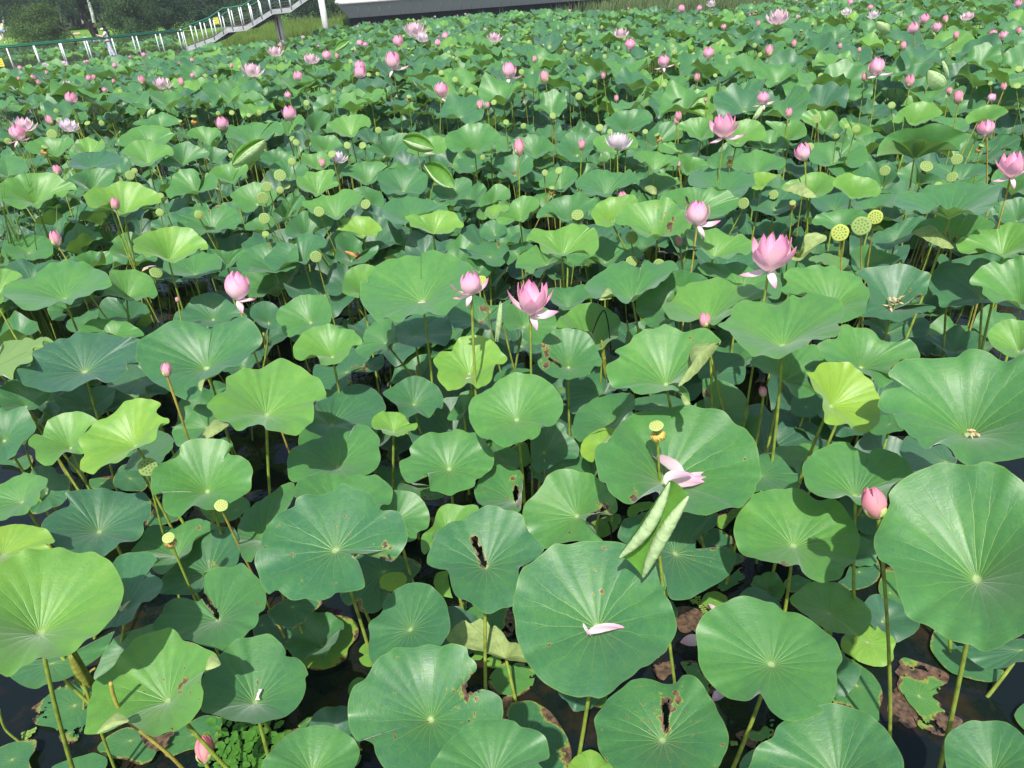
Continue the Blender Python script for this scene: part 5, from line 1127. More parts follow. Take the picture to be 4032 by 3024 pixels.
def seeds(yel):
    m_ = MB(); pts = []
    for ring, cnt in ((0, 1), (.34, 6), (.64, 11)):
        for k in range(cnt): pts.append((ring*math.cos(2*math.pi*k/cnt+ring*2), ring*math.sin(2*math.pi*k/cnt+ring*2)))
    for x, y in pts:
        n = 8; z_ = .098
        vs = [(x+rr*math.cos(2*math.pi*k/n), y+rr*math.sin(2*math.pi*k/n), zz) for rr, zz in ((.105, z_-.01), (.085, z_+.022), (.055, z_+.012), (.03, z_-.0 if yel else z_+.03), (.004, z_-.0 if yel else z_+.045)) for k in range(n)]
        m_.add(vs, [(i*n+k, i*n+(k+1) % n, (i+1)*n+(k+1) % n, (i+1)*n+k) for i in range(4) for k in range(n)])
    return m_.mesh('seeds', M_SEED)
SEEDS = {'pod': seeds(False), 'spod': seeds(False), 'ypod': seeds(True)}
mb = lathe([(.20, -1.05), (.50, -.66), (.96, -.08), (1.0, 0)], 12); PODLOW = None
def pod_low(kk):
    key = ('podlow', kk)
    if key not in PM:
        m_ = lathe([(.20, -1.05), (.50, -.66), (.96, -.08), (1.0, 0), (.93, .07), (.4, .10), (.001, .105)], 12); me = m_.mesh('seed_head', M_PODSIDE); me.materials.append(TOPS[kk].materials[0])
        me.polygons.foreach_set('material_index', [0]*36+[1]*36); PM[key] = me
    return PM[key]
def frame_from(axis, roll=0.):
    z = Vector(axis).normalized(); x = z.orthogonal().normalized(); y = z.cross(x); M = Matrix((x, y, z)).transposed(); return (M @ Matrix.Rotation(roll, 3, 'Z')).to_4x4()
def build_head(line, seed):
    head, label = line.split('|'); q = head.split(); kind, f = q[0], q[1]; X0, Y0 = map(float, q[2].split(','))
    rg = random.Random(seed); z = float(q[5]); s_ = FR[f][2]; sx, sy = map(float, q[4].split(','))
    P = at(f, X0, Y0, z); PX, PY = photo(f, X0, Y0)
    if 'pod' in kind:
        wpx = float(q[3])*s_; depth = -((P-CAM) @ MCn)[2]; rad = wpx*.5*depth/F
        tc = Vector(CAM-P).normalized(); side = Vector((rg.uniform(-.3, .3), rg.uniform(-.25, .25), 0))
        k = .35 if kind == 'spod' else rg.uniform(.55, 1.0)
        ax = (Vector((0, 0, 1))*(1-k)+tc*k+side).normalized(); P0 = Vector(P)-ax*rad*1.05
    else:
        TX, TY = map(float, q[3].split(',')); T = atY(f, TX, TY, P[1]+.0); ax = Vector(T-P); hl = ax.length; ax.normalize()
        dpr = math.atan2(H-P[2], P[1]); al = dpr*(.62 if kind in ('bud', 'bigbud', 'half', 'ragged') else .3)+rg.uniform(-.08, .08)
        ax = Vector((ax.x, math.tan(al)*max(ax.z, .2), ax.z)).normalized(); hl *= math.cos(dpr)/math.cos(dpr-al); wpx = math.dist(photo(f, X0, Y0), photo(f, TX, TY)); P0 = Vector(P)
        L = hl/(.80 if kind in ('open', 'wopen') else .84)
    Pb = water_point(f, P0, (f, sx, sy)); small = wpx < (36 if 'pod' in kind else 62)
    nm, cat, grp = {'p': ('seed_pod', 'seed pod', 'lotus seed pods on stems'), 'b': ('lotus_bud', 'lotus bud', 'pink lotus buds'), 'f': ('lotus_flower', 'lotus flower', 'open lotus flowers')}['p' if 'pod' in kind else 'b' if 'bud' in kind else 'f']
    root = empty(nm, (Pb.x, Pb.y, 0), None, cat, grp); off = Vector((Pb.x, Pb.y, 0))
    pr = .0062 if 'pod' in kind else .0076
    if P[1] < 5: pr *= 1.15
    sb = MB(); sb.tube([p-off for p in stem_pts(P0, Pb, -ax, 7, .035, seed)], [pr*1.1]+[pr]*3+[pr*1.15]*4, 6 if small else 8, False)
    sb.build('stem', M_STEM if rg.random() < .75 else M_BENT, root)
    MF = Matrix.Translation(P-np.array(off)) @ frame_from(ax, rg.uniform(0, 6))
    if 'pod' in kind:
        S = MF @ Matrix.Diagonal((rad, rad, rad*(1.0 if kind != 'spod' else 1.25), 1))
        if small: part('seed_head', pod_low(kind), root, S)
        else:
            pale = 'golden' in label or 'tuft' in label or 'pale' in label
            if pale and 'pale' not in TOPS: TOPS['pale'] = TOPS['pod'].copy(); TOPS['pale'].materials[0] = M_PODPALE; SEEDS['pale'] = SEEDS['pod'].copy(); SEEDS['pale'].materials[0] = M_SEEDRED
            kk = 'pale' if pale else kind; S2 = S @ Matrix.Diagonal((1, 1, .995, 1))
            part('cup', PODBODY, root, S); part('top', TOPS[kk], root, S); tag(part('seeds', SEEDS[kk], root, S2), kind='stuff')
        if kind == 'spod': tag(part('stamens', FRINGE_GOLD if 'golden' in label else FRINGE, root, S @ Matrix.Diagonal((1.35, 1.35, 1.15, 1))), kind='stuff')
        elif rg.random() < .6: part('collar', COLLAR, root, S)
        d = {'pod': rg.choice(['round green seed pod'] if wpx > 30 else ['small green seed pod']), 'ypod': 'yellow seed pod', 'spod': 'seed pod with withered stamens'}[kind]
    else:
        if small: part('bloom', joined(kind), root, MF @ Matrix.Diagonal((L, L, L, 1)))
        else:
            for wi, (c, a, b, W, cup, sc_, ph, mk) in enumerate(WH[kind]):
                for k in range(c):
                    part('sepal' if mk else 'petal', whorl_mesh(kind, wi, rg.randrange(3)), root, MF @ Matrix.Rotation(2*math.pi*(k+ph)/c+rg.uniform(-.09, .09), 4, 'Z') @ Matrix.Diagonal((L*sc_, L*sc_*rg.uniform(.92, 1.05), L*sc_*rg.uniform(.95, 1.03), 1)))
            if kind in ('open', 'wopen'):
                part('receptacle', RECEPT, root, MF @ Matrix.Scale(L, 4)); tag(part('stamens', STAM_IN, root, MF @ Matrix.Scale(L, 4)), kind='stuff')
        if 'droop' in q:
            MZ = Matrix.Translation(P-np.array(off)+np.array([0, 0, .004]))
            dl = [(rg.uniform(-.55, .15), 1, .82), (math.pi+rg.uniform(-.1, .55), 0, .70), (-math.pi*rg.uniform(.28, .72), 2, .5)]; rg.shuffle(dl)
            for a, m_, s3 in dl[:rg.choice((2, 2, 3))]:
                part('petal', DROOP[m_], root, MZ @ Matrix.Rotation(a, 4, 'Z') @ Matrix.Rotation(rg.uniform(-.25, .25), 4, 'X') @ Matrix.Scale(L*s3, 4))
        d = {'bud': 'closed pink bud', 'bigbud': 'large pink bud', 'half': 'half open pink bloom', 'ohalf': 'opening pink bloom', 'ragged': 'pink bloom', 'open': 'open pale pink bloom', 'wopen': 'open white bloom'}[kind]
        if wpx < 30: d = 'tiny '+d.replace('closed ', '')
    THINGS.append((root, 'h', PX, PY, d, label))
for i, l in enumerate(LEAVES.strip().split('\n')): build_leaf(l)
for l in FLAPS.strip().split('\n'): flap(l)
for i, l in enumerate([q for q in HEADS.strip().split('\n') if not q.startswith('#')]): build_head(l, i)
# ---------------------------------------------------------------- rolled and half rolled young leaves
M_ROLL = mat('young_leaf_underside', (.42,.57,.29), .55, .3, .18, 25, .6, 40, trans=.2, transcol=(.4,.6,.1))
M_ROLLIN = mat('young_leaf_inside', (.10,.26,.04), .5, .3, .2, 12, .2, 60, trans=.25, transcol=(.35,.6,.05))
M_ROLLOLD = mat('aging_roll', (.20,.22,.035), .6, .3, .35, 25, .6, 40)
def scroll(f, a, b, wpx, P_of, m_, root, off, inward, name='roll', ends=.10):
    A, B = Vector(P_of(*a)), Vector(P_of(*b)); n = 44; pts = []; rad = []
    depth = (A-Vector(CAM)).length; rm = wpx*.5*FR[f][2]*depth/F; bow = (Vector(P_of(*inward))-(A+B)/2)*.19+Vector((0, -rm*.5, 0))
    for i in range(n+1):
        t = i/n; pts.append(A.lerp(B, t)+bow*math.sin(math.pi*t)-off); rad.append(rm*(ends+(1-ends)*math.sin(math.pi*t)**.75)*(1+.035*math.sin(i*2.7+.9*math.sin(i*.7))+.02*math.sin(i*5.1)))
    sb = MB(); sb.tube(pts, rad, 12); return sb.build(name, m_, root)
def rolled_leaf(f, a1, a2, b1, b2, w1, w2, stem, z, label, young=True):
    cx, cy = (a1[0]+b2[0])/2, (a1[1]+b2[1])/2; Yw = at(f, cx, cy, z)[1]; P_of = lambda x, y: atY(f, x, y, Yw)
    hub = Vector(P_of(*stem[0])); Pb = water_point(f, hub, (f, *stem[1])); off = Vector((Pb.x, Pb.y, 0)); m1 = M_ROLL if young else M_ROLLOLD
    root = empty('rolled_leaf', off, label, 'rolled leaf')
    ia, ib = ((b1[0]+b2[0])/2, (b1[1]+b2[1])/2), ((a1[0]+a2[0])/2, (a1[1]+a2[1])/2); scroll(f, a1, a2, w1, P_of, m1, root, off, ia); scroll(f, b1, b2, w2, P_of, m1, root, off, ib)
    sb = MB(); A1, A2, B1, B2 = [Vector(P_of(*p))+Vector((0, .012, 0))-off for p in (a1, a2, b1, b2)]; vs = []
    for i in range(9):
        for j in range(7):
            s, t = j/6, i/8; p = A1.lerp(A2, t).lerp(B1.lerp(B2, t), s); p.y += .03*math.sin(math.pi*s); vs.append(p)
    sb.add(vs, [(i*7+j, i*7+j+1, i*7+j+8, i*7+j+7) for i in range(8) for j in range(6)]); sb.build('blade', M_ROLLIN if young else M_ROLLOLD, root)
    sb = MB(); sb.tube([p-off for p in stem_pts(hub+Vector((0, .03, 0)), Pb, None, 7, .02, 3)], [.006]+[.008]*7, 8, False); sb.build('stem', M_STEM, root)
    return root
rolled_leaf('G', (1342,630), (921,1259), (1497,746), (1117,1424), 104, 112, ((1250,1080), (1290,1400)), 1.80, 'pale ribbed leaf rolled into twin scrolls in front of the fallen petals')
rolled_leaf('B', (1950,680), (1912,1000), (1962,690), (1930,1000), 34, 40, ((1970,860), (2060,1200)), 1.45, 'slim tightly rolled young leaf standing between the two central blooms')
rolled_leaf('C', (738,980), (772,1275), (745,985), (775,1290), 30, 34, ((745,1180), (740,1440)), 1.1, 'slim yellowing leaf roll right of the folded black stalk', False)
rolled_leaf('I', (568,615), (745,890), (590,625), (757,905), 55, 50, ((630,790), (880,1400)), .95, 'dark olive rolled leaf beneath the huge leaf at bottom left', False)
rolled_leaf('U', (558,665), (500,755), (570,668), (512,762), 22, 24, ((548,690), (540,790)), 1.95, 'small rolled young leaf dangling under a pink bloom at upper right')
rolled_leaf('U', (1695,385), (1725,500), (1702,382), (1735,498), 16, 20, ((1700,440), (1690,560)), 2.0, 'thin rolled leaf left of the long leaning stem at upper right')
rolled_leaf('P', (1650,-5), (1610,95), (1690,0), (1680,60), 45, 40, ((1650,60), (1660,150)), 1.85, 'crinkled pale rolled leaf at upper left above two stacked wide leaves')
def boat_leaf(f, a, b, hub, wb, wf, stem, z, label, open_in=True):
    """a leaf still folded along its middle: back wall, keel and an outward curling front wall"""
    Yw = at(f, hub[0], hub[1], z)[1]; A, B, Hb = (Vector(atY(f, *p, Yw)) for p in (a, b, hub)); Pb = water_point(f, Hb, (f, *stem)); off = Vector((Pb.x, Pb.y, 0))
    root = empty('curled_leaf', off, label, 'curled leaf'); depth = (A-Vector(CAM)).length; k = FR[f][2]*depth/F
    ax = (B-A).normalized(); up = Vector((0, 1, 0)).cross(ax); up = up if up.z > 0 else -up
    mid = (A+B)/2; sag = (Hb-mid).dot(up); n = 28; m = 9
    for nm, side, hh, m_ in (('back_half', 1, wb*k, M_ROLLIN), ('front_half', -1, wf*k, M_ROLL)):
        vs = []
        for i in range(n+1):
            t = i/n; e = math.sin(math.pi*t**(.85 if side > 0 else 1.2))**.7; keel = A.lerp(B, t)+up*(sag*e)
            for j in range(m):
                s = j/(m-1)
                p = keel+up*(hh*e*s)+Vector((0, side*.10*e*math.sin(s*2.2), 0))*(.9 if side > 0 else 1)
                p += Vector((0, 1, 0))*.0022*math.cos(i*1.9)*s+up*((.006*math.sin(i*1.1)+.012*math.sin(i*.6+side))*s*s*k*900*.12)
                vs.append(p-off)
            if True:
                lip = keel+up*(hh*e); r_ = .016*e+.003
                for j in range(1, 6):
                    al = j/5*4.2; vs.append(lip+Vector((0, side*(.10*e*math.sin(2.2)), 0))+Vector((0, side, 0))*(r_*math.sin(al))+up*(r_*(math.cos(al)-1))-off)
        mm = m+5; sb = MB(); sb.add(vs, [(i*mm+j, i*mm+j+1, (i+1)*mm+j+1, (i+1)*mm+j) for i in range(n) for j in range(mm-1)]); sb.build(nm, m_, root)
    sb = MB(); sb.tube([p-off for p in stem_pts(Hb, Pb, None, 7, .02, 3)], [.006]+[.008]*7, 8, False); sb.build('stem', M_STEM, root)
boat_leaf('Q', (590,620), (950,330), (835,565), 175, 115, (945,1120), 1.85, 'pale half curled leaf folded like a boat, largest of its kind at upper left')
boat_leaf('M', (628,262), (905,350), (765,368), 135, 70, (835,760), 1.85, 'upper of two pale curled leaves above the centre')
boat_leaf('M', (820,480), (1085,680), (903,628), 150, 40, (870,800), 1.6, 'lower of two pale curled leaves above the centre')
boat_leaf('U', (1280,135), (1362,212), (1300,200), 60, 45, (1268,330), 2.15, 'small crimped half curled leaf below the white bloom at upper right')
boat_leaf('U', (1608,440), (1700,572), (1606,535), 85, 70, (1585,610), 2.05, 'bright folded young leaf beside a bud at upper right')
boat_leaf('S', (2110,640), (2300,500), (2180,640), 90, 30, (2190,720), 2.05, 'upright folded leaf behind the top central pink blooms')
# ---------------------------------------------------------------- stalks, dead stems, fallen petals, small weeds
def stalk(f, pts, z0, rad, m_, label, name='broken_stalk', cat='stalk', extra=None):
    Yw = at(f, *pts[0], z0)[1]; P = [Vector(atY(f, x, y, Yw-.0*i)) for i, (x, y) in enumerate(pts)]
    Pb = P[-1]; 
    if Pb.z > 0.02:
        d = (P[-1]-P[-2]).normalized(); d = d if d.z < -.2 else Vector((0, 0, -1)); P.append(Pb+d*((Pb.z+.04)/-d.z))
    off = Vector((P[-1].x, P[-1].y, 0)); Q = []
    for i in range(len(P)-1):
        for k in range(4):
            t = k/4; p0, p1, p2, p3 = P[max(i-1, 0)], P[i], P[i+1], P[min(i+2, len(P)-1)]
            Q.append(.5*((2*p1)+(-p0+p2)*t+(2*p0-5*p1+4*p2-p3)*t*t+(-p0+3*p1-3*p2+p3)*t**3)-off)
    Q.append(P[-1]-off); sb = MB(); sb.tube(Q, rad, 8); o = sb.build(name, m_); o.location = off; tag(o, label, cat); return o
stalk('I', [(918,858), (940,960), (990,1080), (1080,1190), (1250,1330), (1400,1455), (1510,1567), (1600,1660)], 1.25, .0085, M_BENT, 'bent yellow stalk snapped off at its top at bottom left')
stalk('C', [(668,930), (705,830), (752,752), (775,775), (800,900), (822,1150), (830,1300)], 1.25, .0055, M_DEADSTALK, 'black dead stalk folded over sharply above the split leaf')
stalk('C', [(945,828), (955,920), (965,1000), (970,1060)], 1.15, .006, M_BENT, 'short yellow stub before the olive leaf')
stalk('G', [(301,440), (303,540), (305,620)], .8, .0055, M_BENT, 'short yellow stub between two stems above the veined round leaf')
stalk('G', [(832,958), (856,1010), (855,1105)], .35, .006, M_DEADSTALK, 'small dark hooked stub standing in water beside the veined round leaf')
stalk('B', [(75,925), (90,1040), (100,1110)], .6, .012, M_BENT, 'thick mustard shoot tip near the left centre water')
stalk('B', [(188,1028), (210,1130)], .25, .010, M_BENT, 'stubby brown shoot in the water left of centre')
stalk('B', [(1278,1225), (1310,1330), (1365,1609)], .95, .0065, M_BENT, 'thin yellow stalk with a cut tip left of the twin tall stems')
stalk('A', [(78,1328), (150,1420), (230,1540), (270,1609)], 1.1, .0075, M_BENT, 'leaning cut stalk under the bluest leaf at left')
stalk('A', [(615,770), (628,860), (632,910)], .6, .010, M_BENT, 'pointed dark shoot in shadow below the wide left leaf')
stalk('I', [(-10,1080), (40,1240), (160,1350)], .35, .007, M_STEM, 'short leaning stem at the bottom left corner')
stalk('I', [(790,740), (740,780), (705,900), (700,980)], .4, .007, M_BENT, 'hooked stub behind the dark olive rolled leaf')
o = MB(); c = Vector(atY('C', 675, 945, at('C', 668, 930, 1.0)[1]))
for k in range(14):
    a = k*2.39; d = Vector((math.cos(a)*.6, math.sin(a)*.5, -.7+.4*math.sin(k))).normalized(); o.tube([c, c+d*.02, c+d*(.035+.01*(k % 3))], [.004, .009, .002], 5)
tag(o.build('withered_flower', mat('withered', (.16,.10,.09), .8, .1, .4, 60), None, True, c), 'shrivelled brown flower hanging from the folded black stalk', 'withered flower')
def dry_bits(f, x, y, z, n, spread, m_, label, name='dry_petals', size=.06):
    c = Vector(at(f, x, y, z)); sb = MB()
    for k in range(n):
        v, uv, fc = petal_geo(70+random.uniform(-20, 20), 95+random.uniform(-30, 60), .34, cup=.6, n=5, m=4); M = Matrix.Translation(c+Vector((random.uniform(-1, 1)*spread, random.uniform(-1, 1)*spread*.8, .006*k*.6))) @ Matrix.Rotation(random.uniform(0, 6.3), 4, 'Z') @ Matrix.Rotation(random.uniform(-.4, .4), 4, 'X') @ Matrix.Scale(size*random.uniform(.6, 1.2), 4)
        sb.add([M @ Vector(q) for q in v], fc)
    tag(sb.build(name, m_, None, True, c), label, 'dry petals')
dry_bits('D', 1075, 735, 1.46, 16, .045, M_DRY, 'heap of curled tan dry petals in the dark leaf at right')
dry_bits('M', 1612, 568, 1.47, 5, .03, mat('dark_scraps', (.14,.05,.03), .8, .1, .4, 40), 'rusty scraps lying in the dark leaf behind the upright bud')
dry_bits('H', 1770, 245, 1.76, 6, .03, M_DRY, 'straw coloured bits at the hub of the wide right leaf', 'dry_bits', .05)
dry_bits('B', 815, 325, 1.32, 1, 0, mat('orange_scrap', (.42,.20,.07), .8, .1, .4, 40), 'curled orange dead scrap in a leaf above centre left', 'dead_scrap', .17)
dry_bits('A', 1180, 412, 1.15, 1, 0, M_DRY, 'pale curled petal beside a dark pod at left', 'fallen_petal', .09)
dry_bits('I', 1010, 275, 1.06, 2, .006, M_FALLEN, 'curled whitish petals at a leaf hub near the bottom left', 'fallen_petals', .10)
def fallen(f, a, b, z, th0, th1, W, label, rollx=0.):
    A, B = Vector(at(f, *a, z)), Vector(at(f, *b, z)); d = B-A; L = d.length; me = petal_mesh('fallen_petal', M_FALLEN, th0, th1, W, cup=.5, n=14, m=7, wave=1)
    o = bpy.data.objects.new('fallen_petal', me); C.objects.link(o); o.matrix_world = Matrix.Translation(A) @ Matrix.Rotation(math.atan2(d.y, d.x), 4, 'Z') @ Matrix.Rotation(rollx, 4, 'X') @ Matrix.Scale(L*1.18, 4); tag(o, label, 'fallen petal', 'fallen lotus petals')
fallen('G', (1440,625), (1205,460), 1.25, 62, 108, .56, 'broad pink edged petal, left one of the fallen cluster', .35)
fallen('G', (1290,650), (1495,600), 1.30, 60, 112, .70, 'cream petal lying on top in the fallen cluster', -.25)
fallen('G', (1330,680), (1575,655), 1.24, 64, 108, .56, 'front petal of the fallen cluster with a pink tip')
fallen('G', (1400,655), (1635,595), 1.22, 70, 102, .40, 'narrow pink tipped petal, right one of the fallen cluster')
fallen('K', (640,455), (918,430), 1.31, 58, 116, .28, 'curved white petal with a pink tip on the largest leaf')
fallen('K', (620,360), (680,470), 1.32, 100, 60, .16, 'pale tail end curling up beside the curved white petal')
fallen('K', (1620,530), (1462,535), .05, 70, 105, .75, 'white petal floating left of the notched round leaf')
fallen('K', (1790,930), (1712,1010), .10, 70, 100, .6, 'white petal tip below the notched round leaf')
fallen('K', (1740,280), (1676,225), .05, 70, 100, .5, 'pink petal tip poking out above the notched round leaf')
fallen('B', (1295,690), (1350,688), 1.74, 80, 100, .35, 'little white petal at the hub of the great pleated leaf')
fallen('B', (1675,1290), (1712,1285), 1.40, 80, 100, .4, 'little tan petal below the hub of the frilled leaf')
fallen('Q', (455,760), (590,745), 1.66, 75, 110, .22, 'cream petal resting on a leaf edge under the boat shaped leaf')
fallen('M', (815,395), (895,390), 1.58, 75, 110, .5, 'pinkish white petal on a leaf under the upper curled leaf')
fallen('C', (1180,285), (1250,290), 1.3, 75, 120, .3, 'tiny white forked petal left of a small pink bud')
fallen('A', (1125,425), (1215,400), 1.12, 75, 110, .35, 'greyish petal tucked behind a dark pod at left')
# water drop and dropping on the leaf at bottom left, glint painted white
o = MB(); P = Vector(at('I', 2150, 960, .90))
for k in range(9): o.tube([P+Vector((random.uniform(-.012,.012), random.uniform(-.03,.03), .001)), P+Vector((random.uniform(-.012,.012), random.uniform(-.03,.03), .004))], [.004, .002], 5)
tag(o.build('water_drop', mat('painted_glint', (.85,.87,.88), .1, .8, .05), None, True, P), 'white water spot with a painted glint at a leaf hub near the bottom left', 'water drop')
# floating fern sprigs
M_FERN = mat('floating_fern', (.16,.26,.05), .6, .3, .3, 60)
sb = MB()
def fern(f, a, b, n, w_=.012):
    A, B = Vector(at(f, *a, .012)), Vector(at(f, *b, .012)); d = (B-A).normalized(); s = Vector((-d.y, d.x, 0))
    for i in range(n):
        for sd in (-1, 1):
            c = A.lerp(B, (i+.5)/n)+s*sd*w_*.85+Vector((random.uniform(-.003, .003), random.uniform(-.003, .003), random.uniform(0, .003)))
            sb.add([c]+[c+(s*math.cos(2*math.pi*k/7)*w_*1.0+d*math.sin(2*math.pi*k/7)*w_*.62)+Vector((0, 0, .002)) for k in range(7)], [(0, 1+k, 1+(k+1) % 7) for k in range(7)])
for a in (('H',(40,1470),(170,1570),9), ('H',(165,1560),(130,1640),5), ('G',(2140,1460),(2212,1500),5), ('K',(1570,140),(1580,210),5), ('K',(1590,200),(1640,290),6), ('K',(1520,190),(1570,180),4), ('I',(180,1300),(300,1250),7), ('I',(200,1290),(240,1320),4), ('H',(160,195),(240,180),5), ('L',(540,445),(590,465),4), ('K',(1870,1350),(1880,1380),3), ('E',(1260,770),(1330,760),6), ('E',(1960,720),(2010,660),5)): fern(*a)
tag(sb.build('floating_fern', M_FERN, None, True, at('H', 100, 1500, 0)), 'pale green floating fern sprigs scattered on the dark water', 'water plants', kind='stuff')
# water chestnut rosettes at bottom left
M_CHEST = mat('water_chestnut', (.05,.15,.02), .35, .4, .3, 20, .3, 60)
sb = MB(); sb.add([(0, 0, 0), (.035, .030, .004), (.075, .022, .002), (.095, 0, -.002), (.075, -.022, .002), (.035, -.030, .004)], [(0, 1, 2, 3), (0, 3, 4, 5)]); CH = sb.mesh('leaf', M_CHEST)
for k, (x, y, lb) in enumerate(((2010,1380,'water chestnut rosette at bottom left nearest the pink bud'), (2150,1330,'water chestnut rosette beside a thin stem at bottom left'), (1900,1290,'water chestnut rosette partly under the dark floating leaf at bottom left'), (2120,1530,'water chestnut rosette cut by the bottom edge'), (1890,1520,'water chestnut rosette right behind the bottom bud'))):
    P = at('I', x, y, .02+.004*k); root = empty('water_chestnut', P, lb, 'water plant', 'water chestnut rosettes')
    for i in range(26):
        r_ = .012+.005*i; a = i*2.4; part('leaf', CH, root, Matrix.Translation((r_*math.cos(a), r_*math.sin(a), .012-.0004*i)) @ Matrix.Rotation(a+random.uniform(-.2, .2), 4, 'Z') @ Matrix.Scale(.45+.022*i, 4))
# brown sunken leaves under the surface film
# ---------------------------------------------------------------- reeds at the left
def reed(f, bx, by, n, hgt, spread, label):
    P = Vector(at(f, bx, by, 0)); root = empty('reed_clump', P, label, 'reeds', 'reed clumps at the left edge')
    for i in range(n):
        a = random.uniform(0, 6.28); ln = hgt*random.uniform(.55, 1.05); lean = random.uniform(.05, .38); b0 = Vector((random.uniform(-spread, spread), random.uniform(-spread*.6, spread*.6), 0)); dr = Vector((math.cos(a), math.sin(a), 0)); sd = Vector((-dr.y, dr.x, 0)); vs = []; w0 = random.uniform(.010, .018)
        for k in range(9):
            t = k/8; c = b0+Vector((0, 0, ln*(t-.22*lean*t**3*2)))+dr*(ln*lean*t**2.2); ww = w0*(1-t**2.5)+.0006; vs += [c-sd*ww+dr*.003, c, c+sd*ww+dr*.003]
        sb = MB(); sb.add(vs, [(k*3+j, k*3+j+1, k*3+j+4, k*3+j+3) for k in range(8) for j in (0, 1)]); sb.build('blade', M_REED, root)
reed('A', 70, 1010, 34, 1.95, .26, 'reed clump at the very left edge of the picture')
reed('A', 270, 985, 34, 2.0, .24, 'reed clump behind the bud leaning left')
reed('A', 430, 960, 24, 2.3, .18, 'reed clump with the tallest blades near the left edge')
reed('A', 640, 850, 14, 2.2, .18, 'rightmost thin reed clump in the left part')
reed('A', 400, 1020, 24, 1.2, .2, 'short shaded reed clump standing in open water at left')
# ---------------------------------------------------------------- rest of the lotus field
def proc_leaf(rg, K, nr, Rm, tone, tilt=(0, -.28)):
    th = np.linspace(0, 2*math.pi, K, endpoint=False); rad = Rm*(1+.05*np.sin(2*th+rg.uniform(0, 6))+.05*np.sin(3*th+rg.uniform(0, 6))+.03*np.sin(7*th+rg.uniform(0, 6)))
    n = np.array([tilt[0], tilt[1], 1.]); n /= np.linalg.norm(n); ex = np.cross([0, 1, 0], n); ex /= np.linalg.norm(ex); ey = np.cross(n, ex)
    wv = rad[:, None]*(np.cos(th)[:, None]*ex+np.sin(th)[:, None]*ey)
    E = n*(Rm*(.19*np.sin(2*th+rg.uniform(0, 6))+.10*np.sin(3*th+rg.uniform(0, 6))+.11*np.sin(5*th+rg.uniform(0, 6))+.075*np.sin(9*th+rg.uniform(0, 6))))[:, None]
    V, rings, ph, NV, K = leaf_surface(np.zeros(3), n, Rm*rg.uniform(.3, .8), wv, E, tone, nr, 0, seed=int(rg.integers(1e6)))
    tri, quad = surface_faces(K, nr); uvt, uvq = uv_faces(rings, ph, NV, K, nr)
    col = np.stack([np.full(len(V), tone), np.zeros(len(V)), np.full(len(V), rg.random()), np.ones(len(V))], 1); return V, tri, quad, uvt, uvq, col
BX = [0, 142, 579, 700, 705, 820, 1000, 1150, 1300, 1500, 1800, 2100, 2400, 2900, 3100, 3300, 4032]
BY = [222, 206, 161, 142, 205, 200, 188, 168, 122, 94, 72, 46, 52, 48, 5, -25, -90]
BR_A, BR_B = at('W', 32, 278, .75), at('W', 700, 207, .75)     # the footbridge line
BRD = (BR_B-BR_A)/np.linalg.norm(BR_B-BR_A); BRN = np.array([-BRD[1], BRD[0], 0]); BRN = BRN/np.linalg.norm(BRN)
def bridge_dist(x, y): return (np.array([x, y, .75])-BR_A) @ BRN
cand = []
Yg = 11.0
while Yg < 64:
    st = .62 if Yg < 25 else .72; Xg = -.80*Yg-1
    while Xg < .80*Yg+1:
        x, y = Xg+random.uniform(-.3, .3), Yg+random.uniform(-.3, .3); zt = random.uniform(1.1, 1.9) if y < 27 else random.uniform(.8, 1.45)
        px = to_px(np.array([x, y, zt+.1]))
        bd = bridge_dist(x, y)
        if -60 < px[0] < 4090 and px[1] > np.interp(px[0], BX, BY) and px[1] < 442 and px[1] > -140 and not (-.5 < bd < 2.3 and x < -12) and not (bd <= 0 and px[0] < 760 and px[1] < 288-.106*px[0]): cand.append((y, x, zt))
        Xg += st
    Yg += st
cand.sort(); print('far leaves', len(cand))
VAR = []; rgp = np.random.default_rng(11)
TON = [.12, .18, .25, .3, .36, .42, .46, .52, .6, .28, .36, .74, .2, .48, .33, .66]
for i in range(16): VAR.append(proc_leaf(rgp, 40, 8, 1.0, TON[i], (rgp.uniform(-.3, .3), rgp.uniform(-.5, .05))))
VARLO = [proc_leaf(rgp, 24, 5, 1.0, TON[i], (rgp.uniform(-.3, .3), rgp.uniform(-.5, .05))) for i in range(16)]
VM = [np_mesh('blade', *v, M_LEAF) for v in VAR]
sb = MB(); sb.tube([(0, 0, 0), (.01, .005, -.35), (0, .01, -.7), (.01, 0, -1)], .008, 6, False); STEM1 = sb.mesh('stem', M_STEM)
n_ind = sum(1 for t in THINGS if t[1] == 'l'); NIND = max(0, min(len(cand), 296-n_ind))
for i in range(NIND):
    y, x, zt = cand[i]; root = empty('lotus_leaf', (x, y, 0), None, 'lotus leaf', 'lotus leaves on stems'); s = random.uniform(.30, .44); v = random.randrange(16)
    part('blade', VM[v], root, Matrix.Translation((0, 0, zt)) @ Matrix.Rotation(random.uniform(-.5, .5), 4, 'Z') @ Matrix.Scale(s, 4)); part('stem', STEM1, root, Matrix.Translation((0, 0, zt)) @ Matrix.Diagonal((1, 1, zt+.05, 1)))
    p = to_px(np.array([x, y, zt])); THINGS.append((root, 'l', p[0], p[1], tone_word(TON[v])+' distant lotus leaf', ''))
